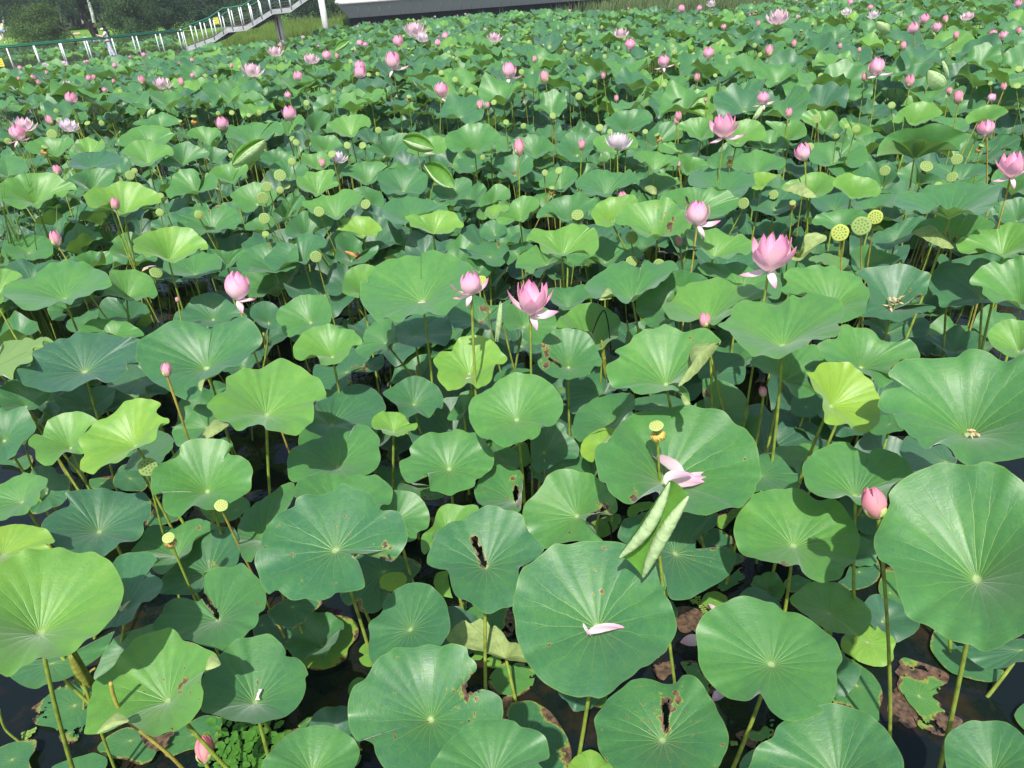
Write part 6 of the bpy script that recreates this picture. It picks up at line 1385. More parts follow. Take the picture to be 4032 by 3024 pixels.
def scatter_mass(name, pts, variants, label, stems=True):
    Vs, T, Q, UT, UQ, CC = [], [], [], [], [], []; off = 0; st = MB()
    for (x, y, zt, s) in pts:
        V, tri, quad, uvt, uvq, col = variants[random.randrange(len(variants))]; a = random.uniform(-.6, .6); ca, sa = math.cos(a), math.sin(a)
        W_ = V*s; W_ = np.stack([W_[:, 0]*ca-W_[:, 1]*sa+x, W_[:, 0]*sa+W_[:, 1]*ca+y, W_[:, 2]+zt], 1)
        c2 = col.copy(); c2[:, 0] = np.clip(c2[:, 0]+random.uniform(-.08, .08), 0, 1)
        Vs.append(W_); T.append(tri+off); Q.append(quad+off); UT.append(uvt); UQ.append(uvq); CC.append(c2); off += len(V)
        if stems: st.tube([(x, y, zt), (x+random.uniform(-.04, .04), y, zt*.5), (x+random.uniform(-.08, .08), y+random.uniform(-.06, .06), -.05)], .008, 4, False)
    o = bpy.data.objects.new(name, np_mesh(name, np.vstack(Vs), np.vstack(T), np.vstack(Q), np.vstack(UT), np.vstack(UQ), np.vstack(CC), M_LEAF)); C.objects.link(o); tag(o, label, 'lotus leaves', kind='stuff')
    if stems: q = st.build(name.replace('leaves', 'stems'), M_STEM); tag(q, label.replace('leaves', 'leaf stems').replace('lotus leaf stems', 'lotus stems'), 'lotus stems', kind='stuff')
far = [(x, y, zt, random.uniform(.26, .43)) for y, x, zt in cand[NIND:]]
scatter_mass('distant_lotus_leaves', far, VARLO, 'dense distant lotus leaves filling the far half of the pond')
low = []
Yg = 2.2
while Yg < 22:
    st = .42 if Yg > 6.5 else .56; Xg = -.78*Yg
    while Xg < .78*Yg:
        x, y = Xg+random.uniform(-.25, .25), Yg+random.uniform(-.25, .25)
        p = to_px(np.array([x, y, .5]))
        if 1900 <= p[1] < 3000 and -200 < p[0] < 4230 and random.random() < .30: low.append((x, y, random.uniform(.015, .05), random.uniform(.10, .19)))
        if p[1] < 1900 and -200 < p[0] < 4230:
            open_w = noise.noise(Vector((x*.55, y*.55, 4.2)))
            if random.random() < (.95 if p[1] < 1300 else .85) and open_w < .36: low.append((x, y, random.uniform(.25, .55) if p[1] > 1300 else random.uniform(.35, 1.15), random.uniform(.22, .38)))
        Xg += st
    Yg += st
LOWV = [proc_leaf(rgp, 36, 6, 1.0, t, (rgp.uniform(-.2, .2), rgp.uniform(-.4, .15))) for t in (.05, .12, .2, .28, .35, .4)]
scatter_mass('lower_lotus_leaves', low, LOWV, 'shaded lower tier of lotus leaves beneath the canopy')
# far buds and blooms among the distant leaves
k = 0
for i in range(170):
    if k >= 84: break
    y, x, zt = cand[int(len(cand)*(.30+.70*random.random()))-1]; P = np.array([x, y, zt+random.uniform(.2, .45)]); px = to_px(P)
    if not (0 < px[0] < 4032 and 0 < px[1] < 330): continue
    k += 1; kind = random.choice(['bud', 'bud', 'half', 'half', 'open', 'pod', 'pod']); L = random.uniform(.11, .15)
    root = empty('seed_pod' if kind == 'pod' else 'lotus_bud' if kind == 'bud' else 'lotus_flower', (x, y, 0), None, 'seed pod' if kind == 'pod' else 'lotus bud' if kind == 'bud' else 'lotus flower', 'lotus seed pods on stems' if kind == 'pod' else 'pink lotus buds' if kind == 'bud' else 'open lotus flowers')
    MF = Matrix.Translation((0, 0, P[2])) @ frame_from((random.uniform(-.25, .25), random.uniform(-.4, .1), 1)) @ Matrix.Scale(L if kind != 'pod' else .055, 4)
    part('seed_head' if kind == 'pod' else 'bloom', pod_low('pod') if kind == 'pod' else joined(kind), root, MF); part('stem', STEM1, root, Matrix.Translation((0, 0, P[2]-(.05 if kind == 'pod' else 0))) @ Matrix.Diagonal((.6, .6, P[2], 1)))
    THINGS.append((root, 'h', px[0], px[1], {'pod': 'tiny green seed pod', 'bud': 'tiny pink bud', 'half': 'tiny half open pink bloom', 'open': 'tiny open pale bloom'}[kind], ''))
# ---------------------------------------------------------------- water and land
m = bpy.data.materials.new('pond_water'); m.use_nodes = True; n = m.node_tree; b = n.nodes['Principled BSDF']
b.inputs['Base Color'].default_value = (.006,.010,.009, 1); b.inputs['Roughness'].default_value = .05; b.inputs['Specular IOR Level'].default_value = .5; b.inputs['IOR'].default_value = 1.33
g = n.nodes.new('ShaderNodeNewGeometry'); z1 = n.nodes.new('ShaderNodeTexNoise'); z1.inputs['Scale'].default_value = 9; z1.inputs['Detail'].default_value = 3; n.links.new(g.outputs['Position'], z1.inputs['Vector'])
bp = n.nodes.new('ShaderNodeBump'); bp.inputs['Strength'].default_value = .25; bp.inputs['Distance'].default_value = .012; n.links.new(z1.outputs['Fac'], bp.inputs['Height']); n.links.new(bp.outputs[0], b.inputs['Normal'])
z2 = n.nodes.new('ShaderNodeTexNoise'); z2.inputs['Scale'].default_value = 2.2; z2.inputs['Detail'].default_value = 8; z2.inputs['Roughness'].default_value = .7; n.links.new(g.outputs['Position'], z2.inputs['Vector'])
r_ = n.nodes.new('ShaderNodeValToRGB'); r_.color_ramp.elements[0].position = .52; r_.color_ramp.elements[0].color = (.005,.009,.009, 1); r_.color_ramp.elements[1].position = .68; r_.color_ramp.elements[1].color = (.028,.018,.010, 1)
n.links.new(z2.outputs['Fac'], r_.inputs[0]); n.links.new(r_.outputs[0], b.inputs['Base Color'])
M_WATER = m
sb = MB(); sb.add([(-160, -40, 0), (160, -40, 0), (160, 300, 0), (-160, 300, 0)], [(0, 1, 2, 3)]); tag(sb.build('water', M_WATER, None, False), kind='structure')
M_LAWN = mat('lawn', (.13,.26,.045), .8, .1, .3, .5, .6, 6)
sb = MB(); nx, ny = 60, 40


SH = [at('W', X, Y, .25) for X, Y in ((-300, 240), (0, 214), (180, 204), (420, 186), (700, 158))]
SH += [at('W', X, Y, .1) for X, Y in ((760, 196), (1000, 172), (1300, 108), (1700, 66), (2200, 28), (2900, 22))]
SHX = [p[0]/p[1] for p in SH]; SHY = [p[1] for p in SH]
print('shore', [(round(float(p[0]), 1), round(float(p[1]), 1)) for p in SH])
for j in range(ny+1):
    for i in range(nx+1):
        u = -1.3+2.1*i/nx; d0 = float(np.interp(u, SHX, SHY)); t = (j/ny)**1.6; Yw = d0+t*(230-d0)
        zz = -.12+min(1, (Yw-d0)/2.5)*.55+.012*(Yw-d0)*0+.06*noise.noise(Vector((u*Yw*.2, Yw*.2, 0)))
        sb.v.append((u*Yw, Yw, zz))
sb.f = [(j*(nx+1)+i, j*(nx+1)+i+1, (j+1)*(nx+1)+i+1, (j+1)*(nx+1)+i) for j in range(ny) for i in range(nx)]
tag(sb.build('ground', M_LAWN), kind='structure')
# ---------------------------------------------------------------- footbridge and stairs
M_GREEN = mat('green_rail_paint', (.02,.13,.075), .45, .4, .15, 5)
M_WHITE = mat('white_post_paint', (.70,.74,.76), .5, .4, .12, 9)
M_WOOD = mat('dark_deck_wood', (.055,.042,.036), .8, .2, .4, 4, .5, 30)
M_WOOD2 = mat('worn_brown_wood', (.20,.11,.055), .8, .2, .4, 4, .5, 30)
M_CONC = mat('grey_stringer', (.34,.36,.37), .8, .2, .2, 3)
M_CABLE = mat('cable', (.16,.19,.2), .4, .5, .1, 5, metal=.6)
BA, BB = Vector(BR_A)-Vector(BRD)*14, Vector(BR_B)+Vector(BRD)*.6; BN = Vector(BRN); BD = Vector(BRD)
root = empty('footbridge', (BA.x, BA.y, 0), 'low wooden footbridge with green handrails and white posts at upper left', 'footbridge'); off = Vector((BA.x, BA.y, 0))
L = (BB-BA).length; W_BR = 1.7; nb = 300; bw = L/nb
pm = MB(); pm.box((0, 0, 0), (bw*.86, W_BR, .05)); PLM = pm.mesh('plank', M_WOOD, False); ang = math.atan2(BD.y, BD.x)
for i in range(nb): part('plank', PLM, root, Matrix.Translation(BA+BD*(bw*(i+.5))+BN*(W_BR/2)-off+Vector((0, 0, random.uniform(-.004, .004)-.03))) @ Matrix.Rotation(ang, 4, 'Z'))
sb = MB()
for s in (.03, W_BR-.03): sb.box((BA+BB)/2+BN*s-Vector((0, 0, .16))-off, (L, .07, .2), Matrix.Rotation(ang, 3, 'Z'))
sb.build('beam', M_WOOD, root, False)
LEAN = .16
np_ = int(L/1.25)
def post(p, nrm, root, off, hgt=1.12, m_=None):
    sb = MB(); sb.tube([p-off, p+nrm*LEAN*.0+Vector((0, 0, hgt))-off], .035, 8); sb.build('post', m_ or M_WHITE, root)
for s, sg in ((-.02, -1), (W_BR+.02, 1)):
    for i in range(np_+1):
        p = BA+BD*(L*i/np_)+BN*s
        for dd in (.0,): post(p+BD*dd-Vector((0, 0, .12)), BN*sg, root, off, 1.22)
        if i % 3 == 1:
            q = MB(); q.tube([p-off-Vector((0, 0, .9)), p-off-Vector((0, 0, .1))], .06, 8); q.build('pile', M_CONC, root)
    sb = MB(); sb.tube([BA+BN*s+Vector((0, 0, 1.12))-off, BB+BN*s+Vector((0, 0, 1.12))-off], .045, 8); sb.build('handrail', M_GREEN, root)
    for c in range(5):
        sb = MB(); sb.tube([BA+BN*s+Vector((0, 0, .18+.18*c))-off, BB+BN*s+Vector((0, 0, .18+.18*c))-off], .006, 4); sb.build('cable', M_CABLE, root)
# stairs rising to the right: profile read off the near stringer, set upright at the end of the bridge
YS = float(BB.y); base_pts = [(270,640),(530,548),(620,515),(790,400),(1020,375),(1340,175),(1560,150),(1770,0),(2050,-190)]
prof = [Vector(atY('S', x, y, YS)) for x, y in base_pts]
print('stair', [(round(p.x, 1), round(p.z, 2)) for p in prof])
sroot = empty('bridge_stairs', (prof[0].x, YS, 0), 'wooden stairs with white posts and green rails climbing right above the grass', 'stairs'); off = Vector((prof[0].x, YS, 0)); DW = 2.3
for dy in (0, DW):
    sb = MB()
    for a, b_ in zip(prof[:-1], prof[1:]):
        d = b_-a; sb.add([a+Vector((0, dy-.04, -.02))-off, b_+Vector((0, dy-.04, -.02))-off, b_+Vector((0, dy-.04, .24))-off, a+Vector((0, dy-.04, .24))-off, a+Vector((0, dy+.04, -.02))-off, b_+Vector((0, dy+.04, -.02))-off, b_+Vector((0, dy+.04, .24))-off, a+Vector((0, dy+.04, .24))-off], [(0,1,2,3), (5,4,7,6), (3,2,6,7), (1,0,4,5)])
    sb.build('stringer', M_CONC, sroot, False)
def zprof(x):
    xs = [p.x for p in prof]; zs = [p.z for p in prof]; return float(np.interp(x, xs, zs))
x0, x1 = prof[0].x, prof[-1].x; nst = 46; ptread = MB(); ptread.box((0, 0, 0), ((x1-x0)/nst*.98, DW-.1, .05)); TR = ptread.mesh('tread', M_WOOD, False); TR2 = TR.copy(); TR2.materials[0] = M_WOOD2
prs = MB(); prs.box((0, 0, 0), (.03, DW-.1, .17)); RS = prs.mesh('riser', M_WOOD, False)
for i in range(nst):
    x = x0+(x1-x0)*(i+.5)/nst; z_ = zprof(x)+.24; part('tread', TR2 if i in (13, 14, 19, 20, 33) else TR, sroot, Matrix.Translation((x-off.x, DW/2, z_)))
    if abs(zprof(x+.1)-zprof(x-.1)) > .05: part('riser', RS, sroot, Matrix.Translation((x-off.x-(x1-x0)/nst*.5, DW/2, z_-.08)))
npst = 15
for dy in (-.06, DW+.06):
    rp = []
    for i in range(npst+1):
        x = x0+(x1-x0)*i/npst; z_ = zprof(x)+.1; sb = MB(); sb.tube([(x-off.x, dy, z_), (x-off.x, dy, z_+1.12)], .034, 8); sb.build('post', M_WHITE, sroot)
    sb = MB(); sb.tube([p+Vector((0, dy, 1.26))-off for p in prof], .045, 8); sb.build('handrail', M_GREEN, sroot)
    for c in range(5): sb = MB(); sb.tube([p+Vector((0, dy, .40+.16*c))-off for p in prof], .006, 4); sb.build('cable', M_CABLE, sroot)
for x, y, rr, lb in ((1102, 120, .22, 'rust streaked white round column under the stair landing'), (1281, 95, .21, 'white round column right of the stairs')):
    P = Vector(atY('W', x, y, YS+ (1.1 if x < 1200 else 6))); P.z = 0; sb = MB(); topz = zprof(P.x) if x < 1200 else 3.6
    sb.tube([(0, 0, -.1), (0, 0, topz)], rr, 16); cm = mat('column_paint', (.62,.62,.60), .7, .2, .12, 4)
    o = sb.build('column', cm); o.location = P; tag(o, lb, 'column')
    if x < 1200: sb = MB(); sb.box((.02, -rr-.004, topz*.55), (.10, .02, topz*.75)); sb.build('rust_streak', M_WOOD2, o, False)
# yellow notice on the far rail
P = Vector(atY('W', 852, 82, YS+DW-.05)); root = empty('notice_board', P, 'yellow notice with dark rows of characters hung on the stair railing', 'sign'); 
sb = MB(); sb.box((0, 0, 0), (.30, .02, .36)); sb.build('panel', mat('yellow_sign', (.72,.66,.08), .5, .3, .05, 5), root, False)
MI = mat('sign_ink', (.10,.07,.02), .6, .2)
sb = MB()
for r3 in range(3):
    for k in range(5):
        x = -.105+.05*k; z_ = .10-.11*r3
        sb.box((x, -.013, z_+.018), (.036, .004, .008)); sb.box((x, -.013, z_-.018), (.036, .004, .008)); sb.box((x+.008*(-1)**k, -.013, z_), (.008, .004, .045)); sb.box((x-.012, -.0131, z_), (.006, .004, .03))
sb.build('characters', MI, root, False)
P = Vector(at('W', 4, 248, .75+.6)); P = Vector(atY('W', 2, 246, BR_A[1]-.3)); root = empty('notice_board', P, 'yellow notice on the footbridge railing at the left edge', 'sign')
sb = MB(); sb.box((0, 0, 0), (.30, .02, .40)); sb.build('panel', bpy.data.materials['yellow_sign'], root, False)
sb = MB()
for r3 in range(3):
    for k in range(4): sb.box((-.09+.055*k, -.013, .11-.11*r3), (.036, .004, .03))
sb.build('characters', MI, root, False)
# ---------------------------------------------------------------- grey panelled platform on the right shore
M_PANEL = mat('grey_panel', (.42,.445,.45), .6, .3, .06, 1.2); M_LIP = mat('white_lip', (.62,.62,.60), .5, .3, .06, 2); M_UNDERSHADE = mat('underside_shade', (.02,.025,.03), .9, .1)
A0 = Vector(at('W', 1375, 72, 1.15)); B0 = Vector(at('W', 2420, -8, 1.15)); d = (B0-A0).normalized(); B0 = A0+d*34; nrm = Vector((d.y, -d.x, 0)); nrm = nrm if nrm.y < 0 else -nrm
A1 = Vector(atY('W', 1305, 22, (A0+nrm*.9-d*1.0).y)); rise = 1.05; lean = .75
root = empty('viewing_platform', A0, 'long grey panelled platform with a rounded white rim on the far shore', 'platform'); off = A0.copy(); npn = 40; pw = 34/npn
pmb = MB(); pmb.add([Vector((0, 0, 0)), d*(pw-.02), d*(pw-.02)+nrm*lean+Vector((0, 0, rise)), nrm*lean+Vector((0, 0, rise))-d*0], [(0, 1, 2, 3)])
pmb.add([nrm*-.05, d*(pw-.02)+nrm*-.05, d*(pw-.02)+nrm*(lean-.05)+Vector((0, 0, rise)), nrm*(lean-.05)+Vector((0, 0, rise))], [(3, 2, 1, 0)])
PN = pmb.mesh('panel', M_PANEL, False)
for i in range(npn): part('panel', PN, root, Matrix.Translation(d*(pw*i)))
e1 = -d*.75+nrm*(lean)+Vector((0, 0, rise))
sb = MB(); sb.add([Vector((0, 0, 0)), e1, nrm*lean+Vector((0, 0, rise))], [(0, 2, 1)]); sb.add([Vector((0, 0, 0)), e1, e1-nrm*9, -nrm*9], [(0, 1, 2, 3)]); sb.build('end_panel', M_PANEL, root, False)
sb = MB(); q0 = e1+Vector((0, 0, .15)); sb.tube([q0-nrm*8, q0-nrm*.3, q0+d*.3, q0+d*36], .19, 14); sb.build('rim', M_LIP, root)
sb = MB(); sb.add([q0, q0+d*36, q0+d*36-nrm*9, q0-nrm*9], [(0, 1, 2, 3)]); sb.add([nrm*-.1, d*34-nrm*.1, d*34-nrm*9, -nrm*9], [(3, 2, 1, 0)]); sb.add([nrm*-.6+Vector((0, 0, -1.2)), nrm*-.6+d*34+Vector((0, 0, -1.2)), nrm*-.6+d*34, nrm*-.6], [(0, 1, 2, 3)]); sb.build('deck', M_UNDERSHADE, root, False)  # near-black sheet below the edge paints the shaded gap under the platform
# ---------------------------------------------------------------- shore grass and reeds
def blades(name, label, n, region, hmin, hmax, w_, m_, lean=.25):
    sb = MB(); V = []; F_ = []
    for i in range(n):
        for _ in range(20):
            X = random.uniform(*region[0]); Y = random.uniform(*region[1])
            if region[2](X, Y): break
        P = at('W', X, Y, region[3]); a = random.uniform(0, 6.28); l = random.uniform(hmin, hmax)*(1+.35*noise.noise(Vector((P[0]*.5, P[1]*.5, 0)))); ln = random.uniform(.05, lean)
        dr = Vector((math.cos(a), math.sin(a)*.6, 0)); sd = Vector((math.sin(a*3)*.4+.7, math.cos(a*3)*.5, 0)).normalized(); o = len(V)
        for t in (0, .35, .7, 1):
            c = Vector((P[0], P[1], region[3]-.1))+Vector((0, 0, l*(t-.15*t*t)))+dr*(l*ln*t*t); ww = w_*(1-t*t)+.001; V += [c-sd*ww, c+sd*ww]
        F_ += [(o+2*k, o+2*k+1, o+2*k+3, o+2*k+2) for k in range(3)]
    sb.v = [tuple(q) for q in V]; sb.f = F_; tag(sb.build(name, m_), label, 'grass', kind='stuff')
lin = lambda X, P: float(np.interp(X, [p[0] for p in P], [p[1] for p in P]))
blades('shore_grass', 'tall green marsh grass on the right bank below the stairs', 20000, ((745, 1480), (60, 214), lambda X, Y: lin(X, [(745, 190), (830, 165), (1000, 128), (1200, 98), (1480, 62)]) < Y < lin(X, [(745, 205), (1000, 190), (1150, 168), (1300, 124), (1480, 98)]), .25),   .6, 1.15, .028, M_GRASS)
blades('shore_reeds', 'feathery reeds along the foot of the grey platform', 9000, ((1150, 3050), (0, 135), lambda X, Y: lin(X, [(1150, 95), (1300, 80), (1480, 66), (2000, 40), (2300, 20), (3050, -2)]) < Y < lin(X, [(1150, 118), (1300, 104), (1480, 88), (1800, 70), (2400, 50), (2900, 44), (3050, 10)]), .25),   .7, 1.5, .034, mat('reed_grey_green', (.11,.16,.06), .6, .2, .35, .7, trans=.2, transcol=(.3,.4,.1)), .45)
blades('bank_weeds', 'rough weeds on the pond bank behind the footbridge', 2600, ((0, 760), (135, 226), lambda X, Y: lin(X, [(0, 205), (180, 196), (420, 178), (700, 150), (760, 148)]) < Y < lin(X, [(0, 216), (180, 207), (420, 189), (700, 162), (760, 160)]), .3), .3, .9, .02, mat('weeds', (.05,.10,.03), .7, .2, .4, 1, trans=.15), .5)
# ---------------------------------------------------------------- trees
def foliage_mat(name, col, s=.35):
    m = mat(name, col, .65, .15, .45, s, trans=.22, transcol=(col[0]*2.6, col[1]*2.4, col[2]*1.2)); return m
M_FD = foliage_mat('dark_foliage', (.030,.060,.032)); M_FM = foliage_mat('mid_foliage', (.052,.098,.038)); M_FL = foliage_mat('light_foliage', (.070,.125,.038)); M_BARK = mat('bark', (.055,.042,.035), .9, .1, .4, 6, .6, 20)
M_BIRCH = mat('birch_bark', (.52,.52,.50), .8, .2, .35, 5, .3, 15)
CROWNS = {}
def crown_mesh(key, nclump, per, leaf, m_, seed, squash=(1, 1, 1)):
    rg = np.random.default_rng(seed); cs = []
    for i in range(nclump):
        v = rg.normal(size=3); v /= np.linalg.norm(v); r = rg.uniform(.35, 1.0)**.6; cs.append((v*r*np.array(squash), rg.uniform(.16, .34)))
    V = []
    for c, s in cs:
        p = c+rg.normal(size=(per, 3))*s*.55*np.array([1, 1, .7]); a = rg.normal(size=(per, 3)); a /= np.linalg.norm(a, axis=1)[:, None]; b_ = np.cross(a, rg.normal(size=(per, 3))); b_ /= np.linalg.norm(b_, axis=1)[:, None]
        l = leaf*rg.uniform(.6, 1.3, (per, 1)); V.append(np.stack([p-a*l, p-b_*l*.45, p+a*l, p+b_*l*.45], 1))
    V = np.vstack(V).reshape(-1, 3); nq = len(V)//4; q = np.arange(nq*4).reshape(-1, 4)
    me = np_mesh('crown', V, np.zeros((0, 3), int), q, None, None, None, m_); return me
def tree(name, X, Y, depth, ccx, ccy, rx, ry, m_, label, nclump=60, per=110, leaf=.030, bark=None, trunk_r=.16, tpts=None, squash=(1, 1, 1)):
    d = rayp(X, Y); P = Vector(CAM+d*depth); P.z = .35; k = depth/F; root = empty(name, P, label, 'bush' if name == 'bush' else 'tree')
    dc = rayp(ccx, ccy); Cc = Vector(CAM+dc*(P.y/dc[1])); rxm, rym = rx*k, ry*k
    me = crown_mesh(name, nclump, per, leaf, m_, int(X*3+Y*7), squash); part('crown', me, root, Matrix.Translation(Cc-P) @ Matrix.Diagonal((rxm, rxm*.9, rym, 1)))
    sb = MB()
    tp = [Vector(atY('W', x, y, P.y))-P for x, y in tpts] if tpts else [Vector((0, 0, -.3)), (Cc-P)*.45+Vector((.1, 0, 0)), (Cc-P)]
    tp[0].z = min(tp[0].z, -.2)
    sb.tube(tp, [trunk_r*(1-.6*i/(len(tp)-1)) for i in range(len(tp))], 8)
    rg = random.Random(int(X)); top = Cc-P
    for i in range(7):
        s = tp[-1].lerp(tp[0], rg.uniform(.0, .4)); e = top+Vector((rg.uniform(-.7, .7)*rxm, rg.uniform(-.6, .6)*rxm, rg.uniform(-.3, .8)*rym)); sb.tube([s, s.lerp(e, .5)+Vector((0, 0, .2)), e], [trunk_r*.4, trunk_r*.25, .02], 5)
    sb.build('trunk', bark or M_BARK, root); return root
tree('bush', 158, 196, 62, 156, 120, 100, 94, M_FL, 'large rounded light green shrub on the bank at upper left', 130, 170, .035)
tree('leaning_tree', 392, 164, 66, 320, -85, 150, 80, M_FM, 'dark tree with a trunk leaning left above the lawn', 60, 120, .04, None, .30, [(392, 166), (352, 105), (322, 65), (305, -30)])
tree('pine_tree', 520, 175, 64, 510, 60, 92, 118, M_FM, 'dense leafy tree drooping to the bank right of the woman', 130, 150, .036)
tree('broadleaf_tree', 665, 150, 68, 640, 30, 95, 85, M_FD, 'dark broad tree left of the stair foot', 90, 140, .04)
tree('broadleaf_tree', 760, 120, 75, 800, 20, 120, 95, M_FD, 'dark tree in deep shade behind the stair railing', 100, 140, .04)
tree('broadleaf_tree', 980, 110, 72, 1000, 40, 120, 85, M_FD, 'very dark tree under the stair landing', 100, 140, .04)
tree('broadleaf_tree', 1210, 90, 70, 1210, 30, 100, 75, M_FD, 'dark tree between the two white columns', 100, 140, .04)
tree('broadleaf_tree', 1320, 84, 68, 1335, 50, 55, 50, M_FM, 'low bushy tree touching the left end of the grey platform', 70, 130, .05)
tree('bush', 945, 92, 56, 945, 58, 46, 44, M_FL, 'light green shrub growing behind the stair rails', 70, 130, .05)
tree('broadleaf_tree', 60, 150, 86, 40, 20, 110, 70, M_FD, 'dark tree at the top left corner behind the walker', 100, 140, .035)
tree('broadleaf_tree', 460, 110, 90, 450, -40, 120, 55, M_FD, 'dark tree crown hanging over the birch trunks', 100, 140, .035)
tree('broadleaf_tree', 210, 110, 92, 170, -25, 110, 55, M_FD, 'dark tree behind the light shrub', 100, 140, .035)
tree('broadleaf_tree', 600, 128, 84, 585, 60, 85, 68, M_FD, 'shadowy tree behind the drooping leafy tree', 90, 140, .04)
k = 0
for (x0, y0, x1, y1, dp, rr, lb) in ((376,118,338,-30,84,.22,'thickest white birch trunk beside the leaning trunk'), (286,118,262,-20,95,.11,'slim birch right of the light shrub'), (256,112,240,10,98,.10,'slim birch at the edge of the blue stall'), (406,110,390,-10,98,.11,'birch trunk second right of the thick one'), (422,112,414,-10,100,.13,'birch trunk rightmost before the drooping tree'), (330,112,312,0,104,.08,'thin birch left of the thick one'), (242,124,232,30,90,.13,'pale birch stump behind the dark bent branch'), (14,128,0,10,90,.16,'birch trunk at the left edge behind the walker'), (36,118,18,0,96,.10,'thin birch behind the walker at far left'), (356,98,350,0,115,.08,'far thin birch in the middle distance'), (388,95,376,0,118,.08,'far thin birch right of the leaning trunk')):
    d = rayp(x0, y0); P = Vector(CAM+d*dp); P.z = .3; T = Vector(atY('W', x1, y1, P.y)); o = empty('birch_tree', P, lb, 'tree', 'slender birches on the lawn'); sb = MB()
    sb.tube([Vector((0, 0, -.1)), (T-P)*.5+Vector((.1, 0, 0)), T-P, (T-P)*1.5], [rr, rr*.85, rr*.7, rr*.4], 8); sb.build('trunk', M_BIRCH, o)
    if 'birch' not in CROWNS: CROWNS['birch'] = crown_mesh('birch', 30, 60, .07, M_FM, 5)
    part('crown', CROWNS['birch'], o, Matrix.Translation((T-P)*1.45) @ Matrix.Diagonal((2.0, 2.0, 2.6, 1)))
# far woodland: a long belt of foliage behind everything
rgw = np.random.default_rng(3); V = []
N_ = 52000; ang_ = rgw.uniform(-.88, .42, N_); dd = rgw.uniform(112, 150, N_); hh = rgw.uniform(0, 15, N_)
cl = np.array([noise.noise(Vector((a*22, h*.35, d*.08))) for a, h, d in zip(ang_, hh, dd)]); keep = (cl > -.12) & ~((hh < 3.2) & (ang_ > -.62) & (ang_ < -.50)); ang_, dd, hh = ang_[keep], dd[keep], hh[keep]; n_ = len(dd)
p = np.stack([dd*np.sin(ang_), dd*np.cos(ang_), hh+.3], 1); a = rgw.normal(size=(n_, 3)); a /= np.linalg.norm(a, axis=1)[:, None]; b_ = np.cross(a, rgw.normal(size=(n_, 3))); b_ /= np.linalg.norm(b_, axis=1)[:, None]; l = rgw.uniform(.35, .8, (n_, 1))
V = np.stack([p-a*l, p-b_*l*.6, p+a*l, p+b_*l*.6], 1).reshape(-1, 3)
o = bpy.data.objects.new('far_woodland', np_mesh('far_woodland', V, np.zeros((0, 3), int), np.arange(n_*4).reshape(-1, 4), None, None, None, M_FD)); C.objects.link(o); tag(o, 'far dark belt of woodland behind the park', 'woodland', kind='stuff')
sb = MB()
for i in range(40):
    a0 = -1.0+1.5*i/40; a1 = -1.0+1.5*(i+1)/40; sb.add([(165*math.sin(a0), 165*math.cos(a0), -1), (165*math.sin(a1), 165*math.cos(a1), -1), (165*math.sin(a1), 165*math.cos(a1), 13+3*math.sin(i*1.7)), (165*math.sin(a0), 165*math.cos(a0), 13+3*math.sin(i*1.7-1.7))], [(0, 1, 2, 3)])
tag(sb.build('wooded_hill', mat('deep_woods', (.018,.038,.02), .9, .1, .5, .3), None, False), kind='structure')
# bent dark branch rising from the bank
sb = MB(); Yb = 62; P = Vector(atY('W', 297, 176, Yb)); sb.tube([Vector(atY('W', x, y, Yb))-P for x, y in ((297,178), (297,160), (285,138), (265,120), (240,110), (215,90))], [.10, .08, .07, .06, .05, .03], 7)
o = sb.build('bare_branch', M_BARK); o.location = P; tag(o, 'dark bare branch arching out of the light shrub', 'branch')
# parked car, blue stall and signal post glimpsed between the trunks
def at_depth(X, Y, dp, z=None):
    P = Vector(CAM+rayp(X, Y)*dp)
    if z is not None: P.z = z
    return P
P = at_depth(285, 96, 104, .35); root = empty('parked_car', P, 'white parked car half hidden behind the birch trunks', 'car'); MW_ = mat('white_car_paint', (.6,.62,.63), .25, .5, .05); MG_ = mat('car_glass', (.03,.04,.05), .1, .5)
sb = MB()
def ring(z, x0, x1, w_): return [(x0, -w_, z), (x1, -w_, z), (x1, w_, z), (x0, w_, z)]
rs = [ring(.30, -2.0, 2.05, .82), ring(.62, -2.1, 2.15, .88), ring(.92, -2.05, 2.0, .86), ring(.98, -1.6, 1.2, .80)]; sb.add([q for r in rs for q in r], [(i*4+k, i*4+(k+1) % 4, i*4+4+(k+1) % 4, i*4+4+k) for i in range(3) for k in range(4)]+[(12, 13, 14, 15)]); sb.build('body', MW_, root, False)
sb = MB(); rs = [ring(.98, -1.5, 1.1, .78), ring(1.36, -1.0, .45, .64)]; sb.add([q for r in rs for q in r], [(k, (k+1) % 4, 4+(k+1) % 4, 4+k) for k in range(4)]); sb.build('window', MG_, root, False)
sb = MB(); sb.box((-.28, 0, 1.39), (1.5, 1.3, .05)); sb.build('roof', MW_, root, False)
for x in (-1.3, 1.3):
    for y in (-.8, .8): sb = MB(); sb.tube([(x, y-.1, .32), (x, y+.1, .32)], .32, 14); sb.build('wheel', MG_, root)
P = at_depth(250, 88, 108, .35); root = empty('market_stall', P, 'blue canopy stall far behind the light shrub', 'stall'); MBL = mat('blue_canvas', (.03,.14,.45), .6, .2)
sb = MB(); sb.add([(-1.6, -1.2, 2.1), (1.6, -1.2, 2.1), (1.6, 1.2, 2.1), (-1.6, 1.2, 2.1), (0, 0, 3.0)], [(0, 1, 4), (1, 2, 4), (2, 3, 4), (3, 0, 4)]); sb.box((0, -1.2, 1.95), (3.2, .03, .35)); sb.build('canopy', MBL, root, False)
for x in (-1.5, 1.5):
    for y in (-1.1, 1.1): sb = MB(); sb.tube([(x, y, 0), (x, y, 2.1)], .04, 6); sb.build('leg', M_WHITE, root)
